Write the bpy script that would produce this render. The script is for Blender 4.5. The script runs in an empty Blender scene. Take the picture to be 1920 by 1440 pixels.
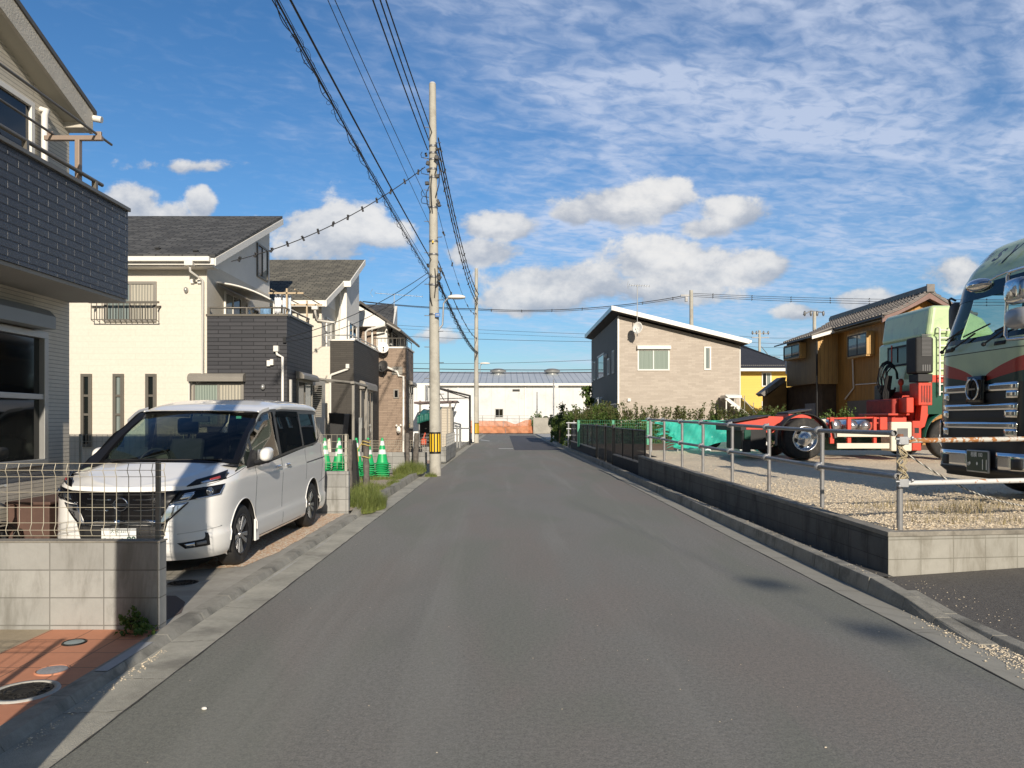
import bpy, bmesh, math, random
from mathutils import Vector, Matrix, noise as mnoise
random.seed(11)
R = math.radians
scene = bpy.context.scene
col = scene.collection

# ------------------------------------------------------------------ camera
F, CX, CY, H = 1400.0, 947.0, 788.0, 1.6      # focal length in photo pixels, vanishing point, eye height
cam = bpy.data.cameras.new('camera')
cam.sensor_fit = 'HORIZONTAL'; cam.sensor_width = 36.0; cam.lens = F / 1920 * 36
cam.shift_x = (960 - CX) / 1920; cam.shift_y = (CY - 720) / 1920
cam.clip_start = 0.05; cam.clip_end = 3000
camo = bpy.data.objects.new('camera', cam); col.objects.link(camo)
camo.location = (0, 0, H); camo.rotation_euler = (R(90), 0, 0)
scene.camera = camo

# ------------------------------------------------------------------ exposure, sun
scene.view_settings.view_transform = 'Standard'
scene.view_settings.look = 'None'
scene.view_settings.exposure = 0.25
scene.view_settings.gamma = 1.0
scene.view_settings.use_curve_mapping = False
SUN_EL, SUN_AZ = 22.0, 169.0         # azimuth clockwise from +Y: behind the camera, a little to the right
sd = Vector((math.sin(R(SUN_AZ)) * math.cos(R(SUN_EL)), math.cos(R(SUN_AZ)) * math.cos(R(SUN_EL)), math.sin(R(SUN_EL))))
sun = bpy.data.lights.new('sun', 'SUN'); sun.energy = 4.4; sun.angle = R(0.5); sun.color = (1.0, 0.90, 0.77)
suno = bpy.data.objects.new('sun', sun); col.objects.link(suno)
suno.rotation_euler = sd.to_track_quat('Z', 'Y').to_euler()
suno.location = sd * 60
scene.cycles.use_denoising = True
scene.cycles.max_bounces = 7
scene.cycles.transparent_max_bounces = 24
scene.cycles.sample_clamp_indirect = 6.0

# ------------------------------------------------------------------ node expression helper
class E:
    def __init__(s, nt, sock): s.nt, s.s = nt, sock
    def _op(s, op, o=None, c=None, clamp=False):
        n = s.nt.nodes.new('ShaderNodeMath'); n.operation = op; n.use_clamp = clamp
        for i, a in enumerate((s, o, c)):
            if a is None: continue
            if isinstance(a, E): s.nt.links.new(a.s, n.inputs[i])
            else: n.inputs[i].default_value = a
        return E(s.nt, n.outputs[0])
    def __add__(s, o): return s._op('ADD', o)
    def __sub__(s, o): return s._op('SUBTRACT', o)
    def __mul__(s, o): return s._op('MULTIPLY', o)
    def __truediv__(s, o): return s._op('DIVIDE', o)
    def __rsub__(s, o): return (s * -1.0) + o
    def __radd__(s, o): return s + o
    def __rmul__(s, o): return s * o
    def abs(s): return s._op('ABSOLUTE')
    def sqrt(s): return s._op('SQRT')
    def pow(s, p): return s._op('POWER', p)
    def max(s, o): return s._op('MAXIMUM', o)
    def min(s, o): return s._op('MINIMUM', o)
    def gt(s, o): return s._op('GREATER_THAN', o)
    def fract(s): return s._op('FRACT')
    def clamp(s): return s._op('ADD', 0.0, clamp=True)
    def ss(s, a, b):      # smoothstep
        n = s.nt.nodes.new('ShaderNodeMapRange'); n.interpolation_type = 'SMOOTHSTEP'
        s.nt.links.new(s.s, n.inputs[0]); n.inputs[1].default_value = a; n.inputs[2].default_value = b
        return E(s.nt, n.outputs[0])
def combine(nt, x, y, z):
    n = nt.nodes.new('ShaderNodeCombineXYZ')
    for i, a in enumerate((x, y, z)):
        if isinstance(a, E): nt.links.new(a.s, n.inputs[i])
        else: n.inputs[i].default_value = a
    return n.outputs[0]
def noise(nt, vec, scale, detail=4, rough=.55, dist=0.0, dims='3D'):
    n = nt.nodes.new('ShaderNodeTexNoise'); n.noise_dimensions = dims
    if vec is not None: nt.links.new(vec, n.inputs['Vector'])
    n.inputs['Scale'].default_value = scale; n.inputs['Detail'].default_value = detail
    n.inputs['Roughness'].default_value = rough; n.inputs['Distortion'].default_value = dist
    return E(nt, n.outputs[0])
def mixc(nt, fac, a, b, mode='MIX'):
    n = nt.nodes.new('ShaderNodeMix'); n.data_type = 'RGBA'; n.blend_type = mode
    for i, v in ((0, fac), (6, a), (7, b)):
        if isinstance(v, E): nt.links.new(v.s, n.inputs[i])
        elif isinstance(v, bpy.types.NodeSocket): nt.links.new(v, n.inputs[i])
        elif isinstance(v, (int, float)): n.inputs[i].default_value = v
        else: n.inputs[i].default_value = (*v, 1)
    return n.outputs[2]

# ------------------------------------------------------------------ world: Nishita sky with clouds laid in by direction
world = bpy.data.worlds.new('World'); scene.world = world; world.use_nodes = True
wn = world.node_tree; wn.nodes.clear()
world.cycles.sampling_method = 'MANUAL'; world.cycles.sample_map_resolution = 256
sky = wn.nodes.new('ShaderNodeTexSky'); sky.sky_type = 'NISHITA'; sky.sun_disc = False
sky.sun_elevation = R(SUN_EL); sky.sun_rotation = R(SUN_AZ); sky.altitude = 0; sky.air_density = 1.0; sky.dust_density = 0.6; sky.ozone_density = 2.2
hs = wn.nodes.new('ShaderNodeHueSaturation'); hs.inputs['Saturation'].default_value = 1.22; hs.inputs['Value'].default_value = 1.34
wn.links.new(sky.outputs[0], hs.inputs['Color'])
tc = wn.nodes.new('ShaderNodeTexCoord')
sep = wn.nodes.new('ShaderNodeSeparateXYZ'); wn.links.new(tc.outputs['Generated'], sep.inputs[0])
dx, dy, dz = (E(wn, sep.outputs[i]) for i in range(3))
zz = dz.max(0.0) + 0.07
px_, py_ = dx / zz, dy / zz                     # the plane the high cloud lies in
pv = combine(wn, px_, py_, 0.0)
rot = combine(wn, px_ * 0.93 + py_ * 0.36, (py_ * 0.93 - px_ * 0.36) * 1.5, 0.0)
big = noise(wn, pv, 0.42, 5, .55, .4)
mott = noise(wn, rot, 13.0, 4, .55, .5)
streak = noise(wn, rot, 1.25, 6, .6, 1.1)
side = (px_ + 0.55 - py_ * 0.10).ss(-1.6, 1.3)            # more cloud to the right of the view
cover = (big - 0.5) * 1.6 + side * 0.58 - 0.20
veil = (cover + (streak - .5) * 1.1).ss(-0.05, 0.85)
cells = (mott * 1.10 + cover * 0.42 + (streak - .5) * .30).ss(0.46, 0.90)
# the air low over the horizon is a deeper blue than the model's
lowsky = mixc(wn, dz.ss(0.0, 0.30), (.60, .74, .88), (.76, .90, 1.02))
hsx = mixc(wn, 1.0, hs.outputs[0], lowsky, 'MULTIPLY')
hsx = mixc(wn, (dy * 1.0 + 0.0).ss(-0.35, 0.25), mixc(wn, 0.60, hsx, (0, 0, 0)), hsx)      # unseen sky behind the camera, darkened to cut fill light
hi = ((veil * 0.46 + cells * (veil * 1.0 + .14) * 0.62).clamp() * dz.ss(-0.02, 0.14) * dy.ss(-0.4, 0.0)).min(0.74)
front = dy.gt(0.05)
u_, v_ = dx / dy.max(0.05), dz / dy.max(0.05)
fl = combine(wn, u_, v_ * 1.35, 0.0)
n1 = noise(wn, fl, 7.0, 7, .60, .25); n2 = noise(wn, fl, 19.0, 5, .6, 0)
dens = None; lit = None
for (cx, cy, rx, ry, k) in [(1155, 385, 95, 34, 1), (1245, 372, 48, 30, 1), (1080, 400, 40, 24, 1), (1385, 402, 66, 30, 1), (1330, 428, 50, 20, .9),
        (935, 428, 72, 28, 1), (910, 470, 62, 26, .95), (1255, 500, 130, 46, 1), (1080, 535, 150, 42, 1), (1010, 560, 110, 26, 1), (1420, 500, 75, 28, 1), (1215, 540, 130, 30, .9),
        (240, 385, 60, 40, 1), (375, 385, 26, 30, 1), (315, 405, 60, 26, .8), (610, 440, 95, 58, .85), (700, 440, 60, 26, .7), (560, 480, 60, 34, .8),
        (1500, 585, 40, 18, .9), (1790, 500, 55, 30, .6), (1630, 560, 60, 20, .8), (350, 310, 95, 13, .5), (820, 630, 60, 12, .5)]:
    uu = (u_ - (cx - CX) / F) * (F / rx / 1.28); vv = (v_ - (CY - cy) / F) * (F / ry / 1.35)
    b = (1.0 - (uu * uu + vv * vv).sqrt()) * k
    l = (1.0 - (uu * uu + vv * vv).sqrt() * .7).max(0.0) * (vv * .55 + .45)
    dens = b if dens is None else dens.max(b)
    lit = l if lit is None else lit.max(l)
puff = (dens + (n1 - .5) * 2.3 + (n2 - .5) * 1.1).ss(0.0, 0.36) * front * dens.gt(-0.75)
shade = (lit * 1.0 + (n1 - .5) * 2.4 + (n2 - .5) * 1.2 + .02).ss(-0.15, 0.80)
skyc = mixc(wn, hi, hsx, (7.0, 7.8, 9.6))
pc = mixc(wn, shade, (4.3, 4.8, 5.7), (9.8, 9.6, 9.3))
full = mixc(wn, puff * 0.90, skyc, pc)
bg = wn.nodes.new('ShaderNodeBackground'); bg.inputs['Strength'].default_value = 0.076
wn.links.new(full, bg.inputs['Color'])
wo = wn.nodes.new('ShaderNodeOutputWorld'); wn.links.new(bg.outputs[0], wo.inputs[0])

# ------------------------------------------------------------------ projection helpers (photo pixels -> metres)
def fx(px, Y): return (px - CX) * Y / F
def fz(py, Y): return H + (CY - py) * Y / F
def sy(px, X): return X * F / (px - CX)

# ------------------------------------------------------------------ mesh builder
class MB:
    def __init__(s): s.v = []; s.f = []; s.sm = []
    def add(s, vs, fs, smooth=False):
        o = len(s.v); s.v += [tuple(v) for v in vs]; s.f += [tuple(i + o for i in f) for f in fs]; s.sm += [smooth] * len(fs); return s
    def box(s, x0, x1, y0, y1, z0, z1):
        vs = [(x, y, z) for z in (z0, z1) for y in (y0, y1) for x in (x0, x1)]
        return s.add(vs, [(0, 2, 3, 1), (4, 5, 7, 6), (0, 1, 5, 4), (2, 6, 7, 3), (0, 4, 6, 2), (1, 3, 7, 5)])
    def obox(s, c, size, m=None):
        m = m or Matrix.Identity(3); c = Vector(c)
        vs = [c + m @ Vector((x * size[0] / 2, y * size[1] / 2, z * size[2] / 2)) for z in (-1, 1) for y in (-1, 1) for x in (-1, 1)]
        return s.add(vs, [(0, 2, 3, 1), (4, 5, 7, 6), (0, 1, 5, 4), (2, 6, 7, 3), (0, 4, 6, 2), (1, 3, 7, 5)])
    def prism(s, poly, vec):
        n = len(poly); p = [Vector(a) for a in poly]; v = Vector(vec); q = [a + v for a in p]
        return s.add(p + q, [tuple(range(n - 1, -1, -1)), tuple(range(n, 2 * n))] + [(i, (i + 1) % n, n + (i + 1) % n, n + i) for i in range(n)])
    def cyl(s, p0, p1, r0, r1=None, n=14, caps=True, smooth=True):
        p0, p1 = Vector(p0), Vector(p1); r1 = r0 if r1 is None else r1
        d = (p1 - p0).normalized(); a = d.orthogonal().normalized(); b = d.cross(a)
        vs = [p + (a * math.cos(2 * math.pi * i / n) + b * math.sin(2 * math.pi * i / n)) * r for p, r in ((p0, r0), (p1, r1)) for i in range(n)]
        s.add(vs, [(i, (i + 1) % n, n + (i + 1) % n, n + i) for i in range(n)], smooth)
        if caps:
            s.add(vs[:n], [tuple(range(n - 1, -1, -1))]); s.add(vs[n:], [tuple(range(n))])
        return s
    def tube(s, pts, r, n=6, closed=False):
        pts = [Vector(p) for p in pts]; m = len(pts); vs = []; prev = None
        for i, p in enumerate(pts):
            if closed: t = pts[(i + 1) % m] - pts[i - 1]
            else: t = pts[min(i + 1, m - 1)] - pts[max(i - 1, 0)]
            t.normalize()
            a = (t.orthogonal() if prev is None else prev - t * prev.dot(t))
            if a.length < 1e-6: a = t.orthogonal()
            a.normalize(); prev = a; b = t.cross(a)
            rr = r[i] if isinstance(r, (list, tuple)) else r
            vs += [p + (a * math.cos(2 * math.pi * k / n) + b * math.sin(2 * math.pi * k / n)) * rr for k in range(n)]
        fs = []
        for i in range(m if closed else m - 1):
            j = (i + 1) % m
            fs += [(i * n + k, i * n + (k + 1) % n, j * n + (k + 1) % n, j * n + k) for k in range(n)]
        s.add(vs, fs, True)
        if not closed: s.add(vs[:n], [tuple(range(n - 1, -1, -1))]); s.add(vs[-n:], [tuple(range(n))])
        return s
    def lathe(s, prof, c=(0, 0, 0), axis='z', n=24, smooth=True, a0=0, a1=2 * math.pi):
        c = Vector(c); full_ = abs(a1 - a0 - 2 * math.pi) < 1e-6; cnt = n if full_ else n + 1; vs = []
        for r, h in prof:
            for i in range(cnt):
                t = a0 + (a1 - a0) * i / n; x, y = r * math.cos(t), r * math.sin(t)
                vs.append(c + (Vector((x, y, h)) if axis == 'z' else Vector((h, x, y)) if axis == 'x' else Vector((x, h, y))))
        fs = []
        for j in range(len(prof) - 1):
            for i in range(n):
                k = (i + 1) % cnt; fs.append((j * cnt + i, j * cnt + k, (j + 1) * cnt + k, (j + 1) * cnt + i))
        return s.add(vs, fs, smooth)
    def grid(s, fn, nu, nv, smooth=True):
        vs = [fn(i / nu, j / nv) for j in range(nv + 1) for i in range(nu + 1)]
        return s.add(vs, [(j * (nu + 1) + i, j * (nu + 1) + i + 1, (j + 1) * (nu + 1) + i + 1, (j + 1) * (nu + 1) + i) for j in range(nv) for i in range(nu)], smooth)
    def ball(s, c, r, n=12, m=8):
        c = Vector(c); r = Vector(r) if not isinstance(r, (int, float)) else Vector((r, r, r))
        return s.grid(lambda u, v: c + Vector((r.x * math.cos(2 * math.pi * u) * math.sin(math.pi * v), r.y * math.sin(2 * math.pi * u) * math.sin(math.pi * v), r.z * math.cos(math.pi * v))), n, m)
    def quad(s, a, b, c, d): return s.add([a, b, c, d], [(0, 1, 2, 3)])
    def build(s, name, mat, parent=None, bevel=0, fix=True, segs=2, solid=0, subd=0, weld=False):
        me = bpy.data.meshes.new(name)
        off = Vector((0, 0, 0))
        if parent is not None and parent.get('_wx') is not None: off = Vector((parent['_wx'], parent['_wy'], parent['_wz']))
        me.from_pydata([tuple(Vector(v) - off) for v in s.v], [], s.f)
        me.polygons.foreach_set('use_smooth', s.sm)
        if fix or weld:
            bm = bmesh.new(); bm.from_mesh(me)
            if weld: bmesh.ops.remove_doubles(bm, verts=bm.verts, dist=1e-4)
            if fix: bmesh.ops.recalc_face_normals(bm, faces=bm.faces)
            bm.to_mesh(me); bm.free()
        ob = bpy.data.objects.new(name, me); col.objects.link(ob)
        if mat: me.materials.append(mat)
        if solid:
            m = ob.modifiers.new('solid', 'SOLIDIFY'); m.thickness = solid; m.offset = -1
        if bevel:
            m = ob.modifiers.new('bevel', 'BEVEL'); m.width = bevel; m.segments = segs; m.limit_method = 'ANGLE'; m.angle_limit = R(35)
            m.harden_normals = False
        if subd:
            m = ob.modifiers.new('subd', 'SUBSURF'); m.levels = subd; m.render_levels = subd
        if parent is not None:
            ob.parent = parent
            if parent.get('_wx') is not None: ob['_wx'], ob['_wy'], ob['_wz'] = off
        return ob

def build_each(mb, name, mat, parent=None, **k):
    """one object for every separate piece in the builder"""
    root = list(range(len(mb.v)))
    def find(i):
        while root[i] != i: root[i] = root[root[i]]; i = root[i]
        return i
    key = {}
    for i, v in enumerate(mb.v):
        q = tuple(round(c, 5) for c in v)
        if q in key: root[find(i)] = find(key[q])
        else: key[q] = i
    for f in mb.f:
        for a in f[1:]: root[find(a)] = find(f[0])
    groups = {}
    for fi, f in enumerate(mb.f): groups.setdefault(find(f[0]), []).append(fi)
    out = []
    for fl in groups.values():
        m = MB(); idx = {}
        for fi in fl:
            g = []
            for a in mb.f[fi]:
                if a not in idx: idx[a] = len(m.v); m.v.append(mb.v[a])
                g.append(idx[a])
            m.f.append(tuple(g)); m.sm.append(mb.sm[fi])
        out.append(m.build(name, mat, parent, **k))
    return out

def tag(o, label=None, cat=None, group=None, kind=None):
    if label: o['label'] = label
    if cat: o['category'] = cat
    if group: o['group'] = group
    if kind: o['kind'] = kind
    return o
def thing(name, label, cat, loc=(0, 0, 0), group=None, world=True, rz=0):
    """Empty at the thing's base; with world=True its parts are modelled in world coordinates."""
    o = bpy.data.objects.new(name, None); col.objects.link(o); o.empty_display_size = .2
    o.location = loc; o.rotation_euler = (0, 0, rz)
    if world: o['_wx'], o['_wy'], o['_wz'] = loc
    return tag(o, label, cat, group)
def struct(mb, name, mat, **k):
    return tag(mb.build(name, mat, **k), kind='structure')
def solo(mb, name, mat, label, cat, group=None, kind=None, **k):
    """One-mesh thing: move its origin to its base."""
    xs, ys, zs = zip(*mb.v); c = Vector(((min(xs) + max(xs)) / 2, (min(ys) + max(ys)) / 2, min(zs)))
    mb.v = [tuple(Vector(v) - c) for v in mb.v]
    o = mb.build(name, mat, **k); o.location = c
    return tag(o, label, cat, group, kind)
def copy_tree(o, parent=None):
    c = o.copy(); col.objects.link(c)
    if parent is not None: c.parent = parent
    for ch in [x for x in list(bpy.data.objects) if x.parent == o]: copy_tree(ch, c)
    return c

# ------------------------------------------------------------------ materials
_mats = {}
def newmat(name):
    m = bpy.data.materials.new(name); m.use_nodes = True; nt = m.node_tree
    bs = nt.nodes['Principled BSDF']; return m, nt, bs
def pos(nt, obj=False):
    if obj:
        n = nt.nodes.new('ShaderNodeTexCoord'); return n.outputs['Object']
    n = nt.nodes.new('ShaderNodeNewGeometry'); return n.outputs['Position']
def xyz(nt, vec):
    n = nt.nodes.new('ShaderNodeSeparateXYZ'); nt.links.new(vec, n.inputs[0]); return [E(nt, n.outputs[i]) for i in range(3)]
def bumpn(nt, bs, h, strength, dist=.01):
    b = nt.nodes.new('ShaderNodeBump'); b.inputs['Strength'].default_value = strength; b.inputs['Distance'].default_value = dist
    nt.links.new(h.s if isinstance(h, E) else h, b.inputs['Height']); nt.links.new(b.outputs[0], bs.inputs['Normal'])
def sc(c, k): return tuple(min(1, x * k) for x in c)
def M(name, c, rough=.6, metal=0.0, var=.12, vs=3.0, bump=0.0, bs_=60.0, spec=.5, coat=0.0, obj=False, dirt=None, dscale=1.2, damt=.5, rvar=0.0):
    if name in _mats: return _mats[name]
    m, nt, bs = newmat(name); p = pos(nt, obj)
    base = None
    if var:
        f = noise(nt, p, vs, 5, .6); f2 = noise(nt, p, vs * 9, 3, .6)
        base = mixc(nt, (f * .7 + f2 * .3).ss(.3, .7), sc(c, 1 - var), sc(c, 1 + var))
    if dirt:
        d = noise(nt, p, dscale, 6, .65, .3)
        base = mixc(nt, d.ss(.50, .68) * damt, base if base is not None else c, dirt)
    if base is not None: nt.links.new(base, bs.inputs['Base Color'])
    else: bs.inputs['Base Color'].default_value = (*c, 1)
    bs.inputs['Roughness'].default_value = rough; bs.inputs['Metallic'].default_value = metal
    if rvar:
        rr = noise(nt, p, vs * 2, 4, .6) * (2 * rvar) + (rough - rvar); nt.links.new(rr.clamp().s, bs.inputs['Roughness'])
    bs.inputs['Specular IOR Level'].default_value = spec; bs.inputs['Coat Weight'].default_value = coat
    bs.inputs['Coat Roughness'].default_value = .04
    if bump: bumpn(nt, bs, noise(nt, p, bs_, 4, .65), bump, .01)
    _mats[name] = m; return m
def wallvec(nt):
    x, y, z = xyz(nt, pos(nt)); return combine(nt, x + y, z, 0.0)
def brickmat(name, c1, c2, mortar, bw, rh, ms=.006, off=.5, rough=.6, bump=.6, shift=(0, 0), spec=.4, stain=None, stain_amt=.4, vec=None, coat=0, bd=.008, smooth=.1, grit=0.25):
    if name in _mats: return _mats[name]
    m, nt, bs = newmat(name)
    if vec == 'xy':
        x, y, z = xyz(nt, pos(nt)); v = combine(nt, x + shift[0], y + shift[1], 0.0)
    elif vec == 'roof':
        x, y, z = xyz(nt, pos(nt)); v = combine(nt, x + shift[0], z * 2.4 + shift[1], 0.0)
    else:
        x, y, z = xyz(nt, pos(nt)); v = combine(nt, x + y + shift[0], z + shift[1], 0.0)
    b = nt.nodes.new('ShaderNodeTexBrick'); nt.links.new(v, b.inputs['Vector'])
    b.inputs['Scale'].default_value = 1.0; b.inputs['Brick Width'].default_value = bw; b.inputs['Row Height'].default_value = rh
    b.inputs['Mortar Size'].default_value = ms; b.inputs['Mortar Smooth'].default_value = smooth; b.offset = off; b.inputs['Bias'].default_value = 0
    b.inputs['Color1'].default_value = (*c1, 1); b.inputs['Color2'].default_value = (*c2, 1); b.inputs['Mortar'].default_value = (*mortar, 1)
    f = noise(nt, pos(nt), 14, 5, .65); base = mixc(nt, f.ss(.25, .75) * .35, b.outputs['Color'], sc(c1, .72))
    if stain:
        x, y, z = xyz(nt, pos(nt)); sv = combine(nt, (x + y) * 3.0, z * .8, 0.0)
        d = noise(nt, sv, 1.0, 6, .68, .3); base = mixc(nt, d.ss(.46, .70) * stain_amt, base, stain)
    nt.links.new(base, bs.inputs['Base Color']); bs.inputs['Roughness'].default_value = rough; bs.inputs['Specular IOR Level'].default_value = spec
    bs.inputs['Coat Weight'].default_value = coat; bs.inputs['Coat Roughness'].default_value = .25
    h = (1.0 - E(nt, b.outputs['Fac'])) + noise(nt, pos(nt), 45, 4, .65) * grit
    bumpn(nt, bs, h, bump, bd)
    _mats[name] = m; return m
def glassmat(name, tint=(.45, .5, .5), amt=.45, rough=.01):
    """thin window glass: tinted see-through plus reflection"""
    if name in _mats: return _mats[name]
    m = bpy.data.materials.new(name); m.use_nodes = True; nt = m.node_tree; nt.nodes.clear()
    o = nt.nodes.new('ShaderNodeOutputMaterial'); t = nt.nodes.new('ShaderNodeBsdfTransparent'); t.inputs[0].default_value = (*tint, 1)
    g = nt.nodes.new('ShaderNodeBsdfGlossy'); g.inputs['Roughness'].default_value = rough; g.inputs['Color'].default_value = (1, 1, 1, 1)
    ge = nt.nodes.new('ShaderNodeNewGeometry'); dt = nt.nodes.new('ShaderNodeVectorMath'); dt.operation = 'DOT_PRODUCT'
    nt.links.new(ge.outputs['Normal'], dt.inputs[0]); nt.links.new(ge.outputs['Incoming'], dt.inputs[1])
    fr = ((1.0 - E(nt, dt.outputs['Value']).abs()).max(0.0)).pow(5.0) * .9 + (.045 + .10 * max(0, amt))
    mx = nt.nodes.new('ShaderNodeMixShader'); nt.links.new(fr.s, mx.inputs[0]); nt.links.new(t.outputs[0], mx.inputs[1]); nt.links.new(g.outputs[0], mx.inputs[2])
    nt.links.new(mx.outputs[0], o.inputs[0]); _mats[name] = m; return m
def curtainmat(name, ca, cb, scale=26, coat=1.0):
    if name in _mats: return _mats[name]
    m, nt, bs = newmat(name); x, y, z = xyz(nt, pos(nt))
    w = nt.nodes.new('ShaderNodeTexWave'); w.wave_type = 'BANDS'; w.bands_direction = 'X'
    nt.links.new(combine(nt, x + y, z * .12, 0.0), w.inputs['Vector']); w.inputs['Scale'].default_value = scale / 6.28; w.inputs['Distortion'].default_value = 2.2; w.inputs['Detail'].default_value = 2
    nt.links.new(mixc(nt, E(nt, w.outputs['Fac']), ca, cb), bs.inputs['Base Color']); bs.inputs['Roughness'].default_value = .7
    bs.inputs['Coat Weight'].default_value = coat; bs.inputs['Coat Roughness'].default_value = .02
    _mats[name] = m; return m
def netmat(name, c, cell=.03, thick=.35, backing=0.0, trans=.0, use='wall'):
    """knotted net / mesh sheet: strands opaque, holes open; backing fills the holes partly (fine weave)"""
    if name in _mats: return _mats[name]
    m = bpy.data.materials.new(name); m.use_nodes = True; nt = m.node_tree
    bs = nt.nodes['Principled BSDF']; o = nt.nodes['Material Output']
    x, y, z = xyz(nt, pos(nt)); u = (x + y) * (1 / cell); v = z * (1 / cell)
    a = ((u.fract() - .5).abs() * 2.0).gt(1 - thick).max(((v.fract() - .5).abs() * 2.0).gt(1 - thick))
    a = (a + backing).min(1.0)
    t = nt.nodes.new('ShaderNodeBsdfTransparent'); mx = nt.nodes.new('ShaderNodeMixShader')
    f = noise(nt, pos(nt), 2.5, 4, .6); nt.links.new(mixc(nt, f.ss(.3, .7), sc(c, .8), sc(c, 1.15)), bs.inputs['Base Color']); bs.inputs['Roughness'].default_value = .7
    tr = nt.nodes.new('ShaderNodeBsdfTranslucent'); tr.inputs[0].default_value = (*c, 1)
    m2 = nt.nodes.new('ShaderNodeMixShader'); m2.inputs[0].default_value = trans
    nt.links.new(bs.outputs[0], m2.inputs[1]); nt.links.new(tr.outputs[0], m2.inputs[2])
    nt.links.new(a.s, mx.inputs[0]); nt.links.new(t.outputs[0], mx.inputs[1]); nt.links.new(m2.outputs[0], mx.inputs[2]); nt.links.new(mx.outputs[0], o.inputs[0])
    _mats[name] = m; return m
def leafmat(name, c, c2):
    if name in _mats: return _mats[name]
    m = bpy.data.materials.new(name); m.use_nodes = True; nt = m.node_tree
    bs = nt.nodes['Principled BSDF']; o = nt.nodes['Material Output']
    g = nt.nodes.new('ShaderNodeNewGeometry'); f = E(nt, g.outputs['Random Per Island'])
    f2 = noise(nt, g.outputs['Position'], 2.2, 3, .6)
    cc = mixc(nt, (f * .6 + f2 * .5).clamp(), c, c2); nt.links.new(cc, bs.inputs['Base Color']); bs.inputs['Roughness'].default_value = .5; bs.inputs['Specular IOR Level'].default_value = .35
    tr = nt.nodes.new('ShaderNodeBsdfTranslucent'); nt.links.new(cc, tr.inputs[0]); mx = nt.nodes.new('ShaderNodeMixShader'); mx.inputs[0].default_value = .28
    nt.links.new(bs.outputs[0], mx.inputs[1]); nt.links.new(tr.outputs[0], mx.inputs[2]); nt.links.new(mx.outputs[0], o.inputs[0])
    _mats[name] = m; return m
_font = None
def text_mb(txt, size, right, up, origin, depth=.002, shear=0, align='CENTER', sx=1.0, bold=0.0):
    """flat raised lettering: returns MB of the text laid on the plane (right, up) with its centre at origin"""
    cu = bpy.data.curves.new('t', 'FONT'); cu.body = txt; cu.size = size; cu.align_x = align; cu.align_y = 'CENTER'; cu.shear = shear; cu.offset = bold
    ob = bpy.data.objects.new('t', cu); col.objects.link(ob); dg = bpy.context.evaluated_depsgraph_get(); dg.update()
    me = bpy.data.meshes.new_from_object(ob.evaluated_get(dg)); rt, upv, og = Vector(right).normalized(), Vector(up).normalized(), Vector(origin)
    nrm = rt.cross(upv); mb = MB()
    mb.add([og + rt * v.co.x * sx + upv * v.co.y + nrm * depth for v in me.vertices], [tuple(p.vertices) for p in me.polygons])
    bpy.data.objects.remove(ob); bpy.data.curves.remove(cu); bpy.data.meshes.remove(me); return mb
# ================================================================== GROUND
def asphalt(name, base, brown, green, fleck=.5, bump=.5):
    m, nt, bs = newmat(name); p = pos(nt)
    x, y, z = xyz(nt, p)
    lay = combine(nt, x * 1.0, y * .28, 0.0)
    a = noise(nt, lay, .55, 4, .55, .2); b = noise(nt, lay, .8, 4, .5, .6)
    c = mixc(nt, a.ss(.42, .60) * .95, base, brown); c = mixc(nt, b.ss(.46, .60) * .9, c, green)
    g = noise(nt, p, 95, 4, .8); g2 = noise(nt, p, 34, 4, .75)
    c = mixc(nt, (g.ss(.38, .62) * .60 + g2.ss(.36, .64) * .40), sc(base, .52), mixc(nt, .08, c, (.5, .49, .45)), 'MIX')
    wr = noise(nt, combine(nt, x * 1.6, y * .07, 0.0), 1.0, 5, .6, .3); c = mixc(nt, wr.ss(.50, .72) * .30, c, sc(base, 1.25))
    pt = noise(nt, combine(nt, x * .8, y * .5, 0.0), 1.1, 6, .62, .8); c = mixc(nt, pt.ss(.52, .74) * .40, c, sc(base, .66))
    v = nt.nodes.new('ShaderNodeTexVoronoi'); nt.links.new(p, v.inputs['Vector']); v.inputs['Scale'].default_value = 26
    wn_ = nt.nodes.new('ShaderNodeTexWhiteNoise'); nt.links.new(v.outputs['Position'], wn_.inputs['Vector'])
    spk = (1.0 - E(nt, v.outputs['Distance'])).gt(.93) * E(nt, wn_.outputs['Value']).gt(.955)
    c = mixc(nt, spk * fleck, c, (.42, .41, .38))
    nt.links.new(c, bs.inputs['Base Color']); bs.inputs['Roughness'].default_value = .82; bs.inputs['Specular IOR Level'].default_value = .35
    bumpn(nt, bs, g * .6 + g2 * .8 + noise(nt, p, 300, 2, .6) * .4, bump, .006)
    return m
m_road = asphalt('road_asphalt', (.285, .277, .246), (.300, .258, .222), (.244, .254, .204), .3, .8)
m_new = asphalt('new_asphalt', (.085, .088, .105), (.09, .09, .102), (.08, .086, .10), .2)
m_drive = asphalt('old_asphalt', (.15, .138, .122), (.17, .15, .13), (.14, .134, .118), 1.0, .9)
m_gut = M('gutter_concrete', (.42, .40, .33), .85, var=.22, vs=2.2, bump=.8, bs_=120, dirt=(.19, .18, .15), dscale=1.3, damt=.7)
m_gut2 = brickmat('gutter_slabs', (.38, .365, .31), (.33, .315, .265), (.16, .15, .125), .6, 3.0, .006, 0, .85, .35, vec='xy', spec=.3, stain=(.15, .14, .12), shift=(.02, .31))
m_kerb = M('kerb_concrete', (.30, .285, .24), .85, var=.2, vs=3.5, bump=.6, bs_=90, dirt=(.13, .125, .105), dscale=2.2, damt=.8)
m_conc = M('yard_concrete', (.36, .34, .29), .8, var=.14, vs=1.6, bump=.3, bs_=80, dirt=(.20, .18, .15), dscale=.9, damt=.6)
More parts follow.
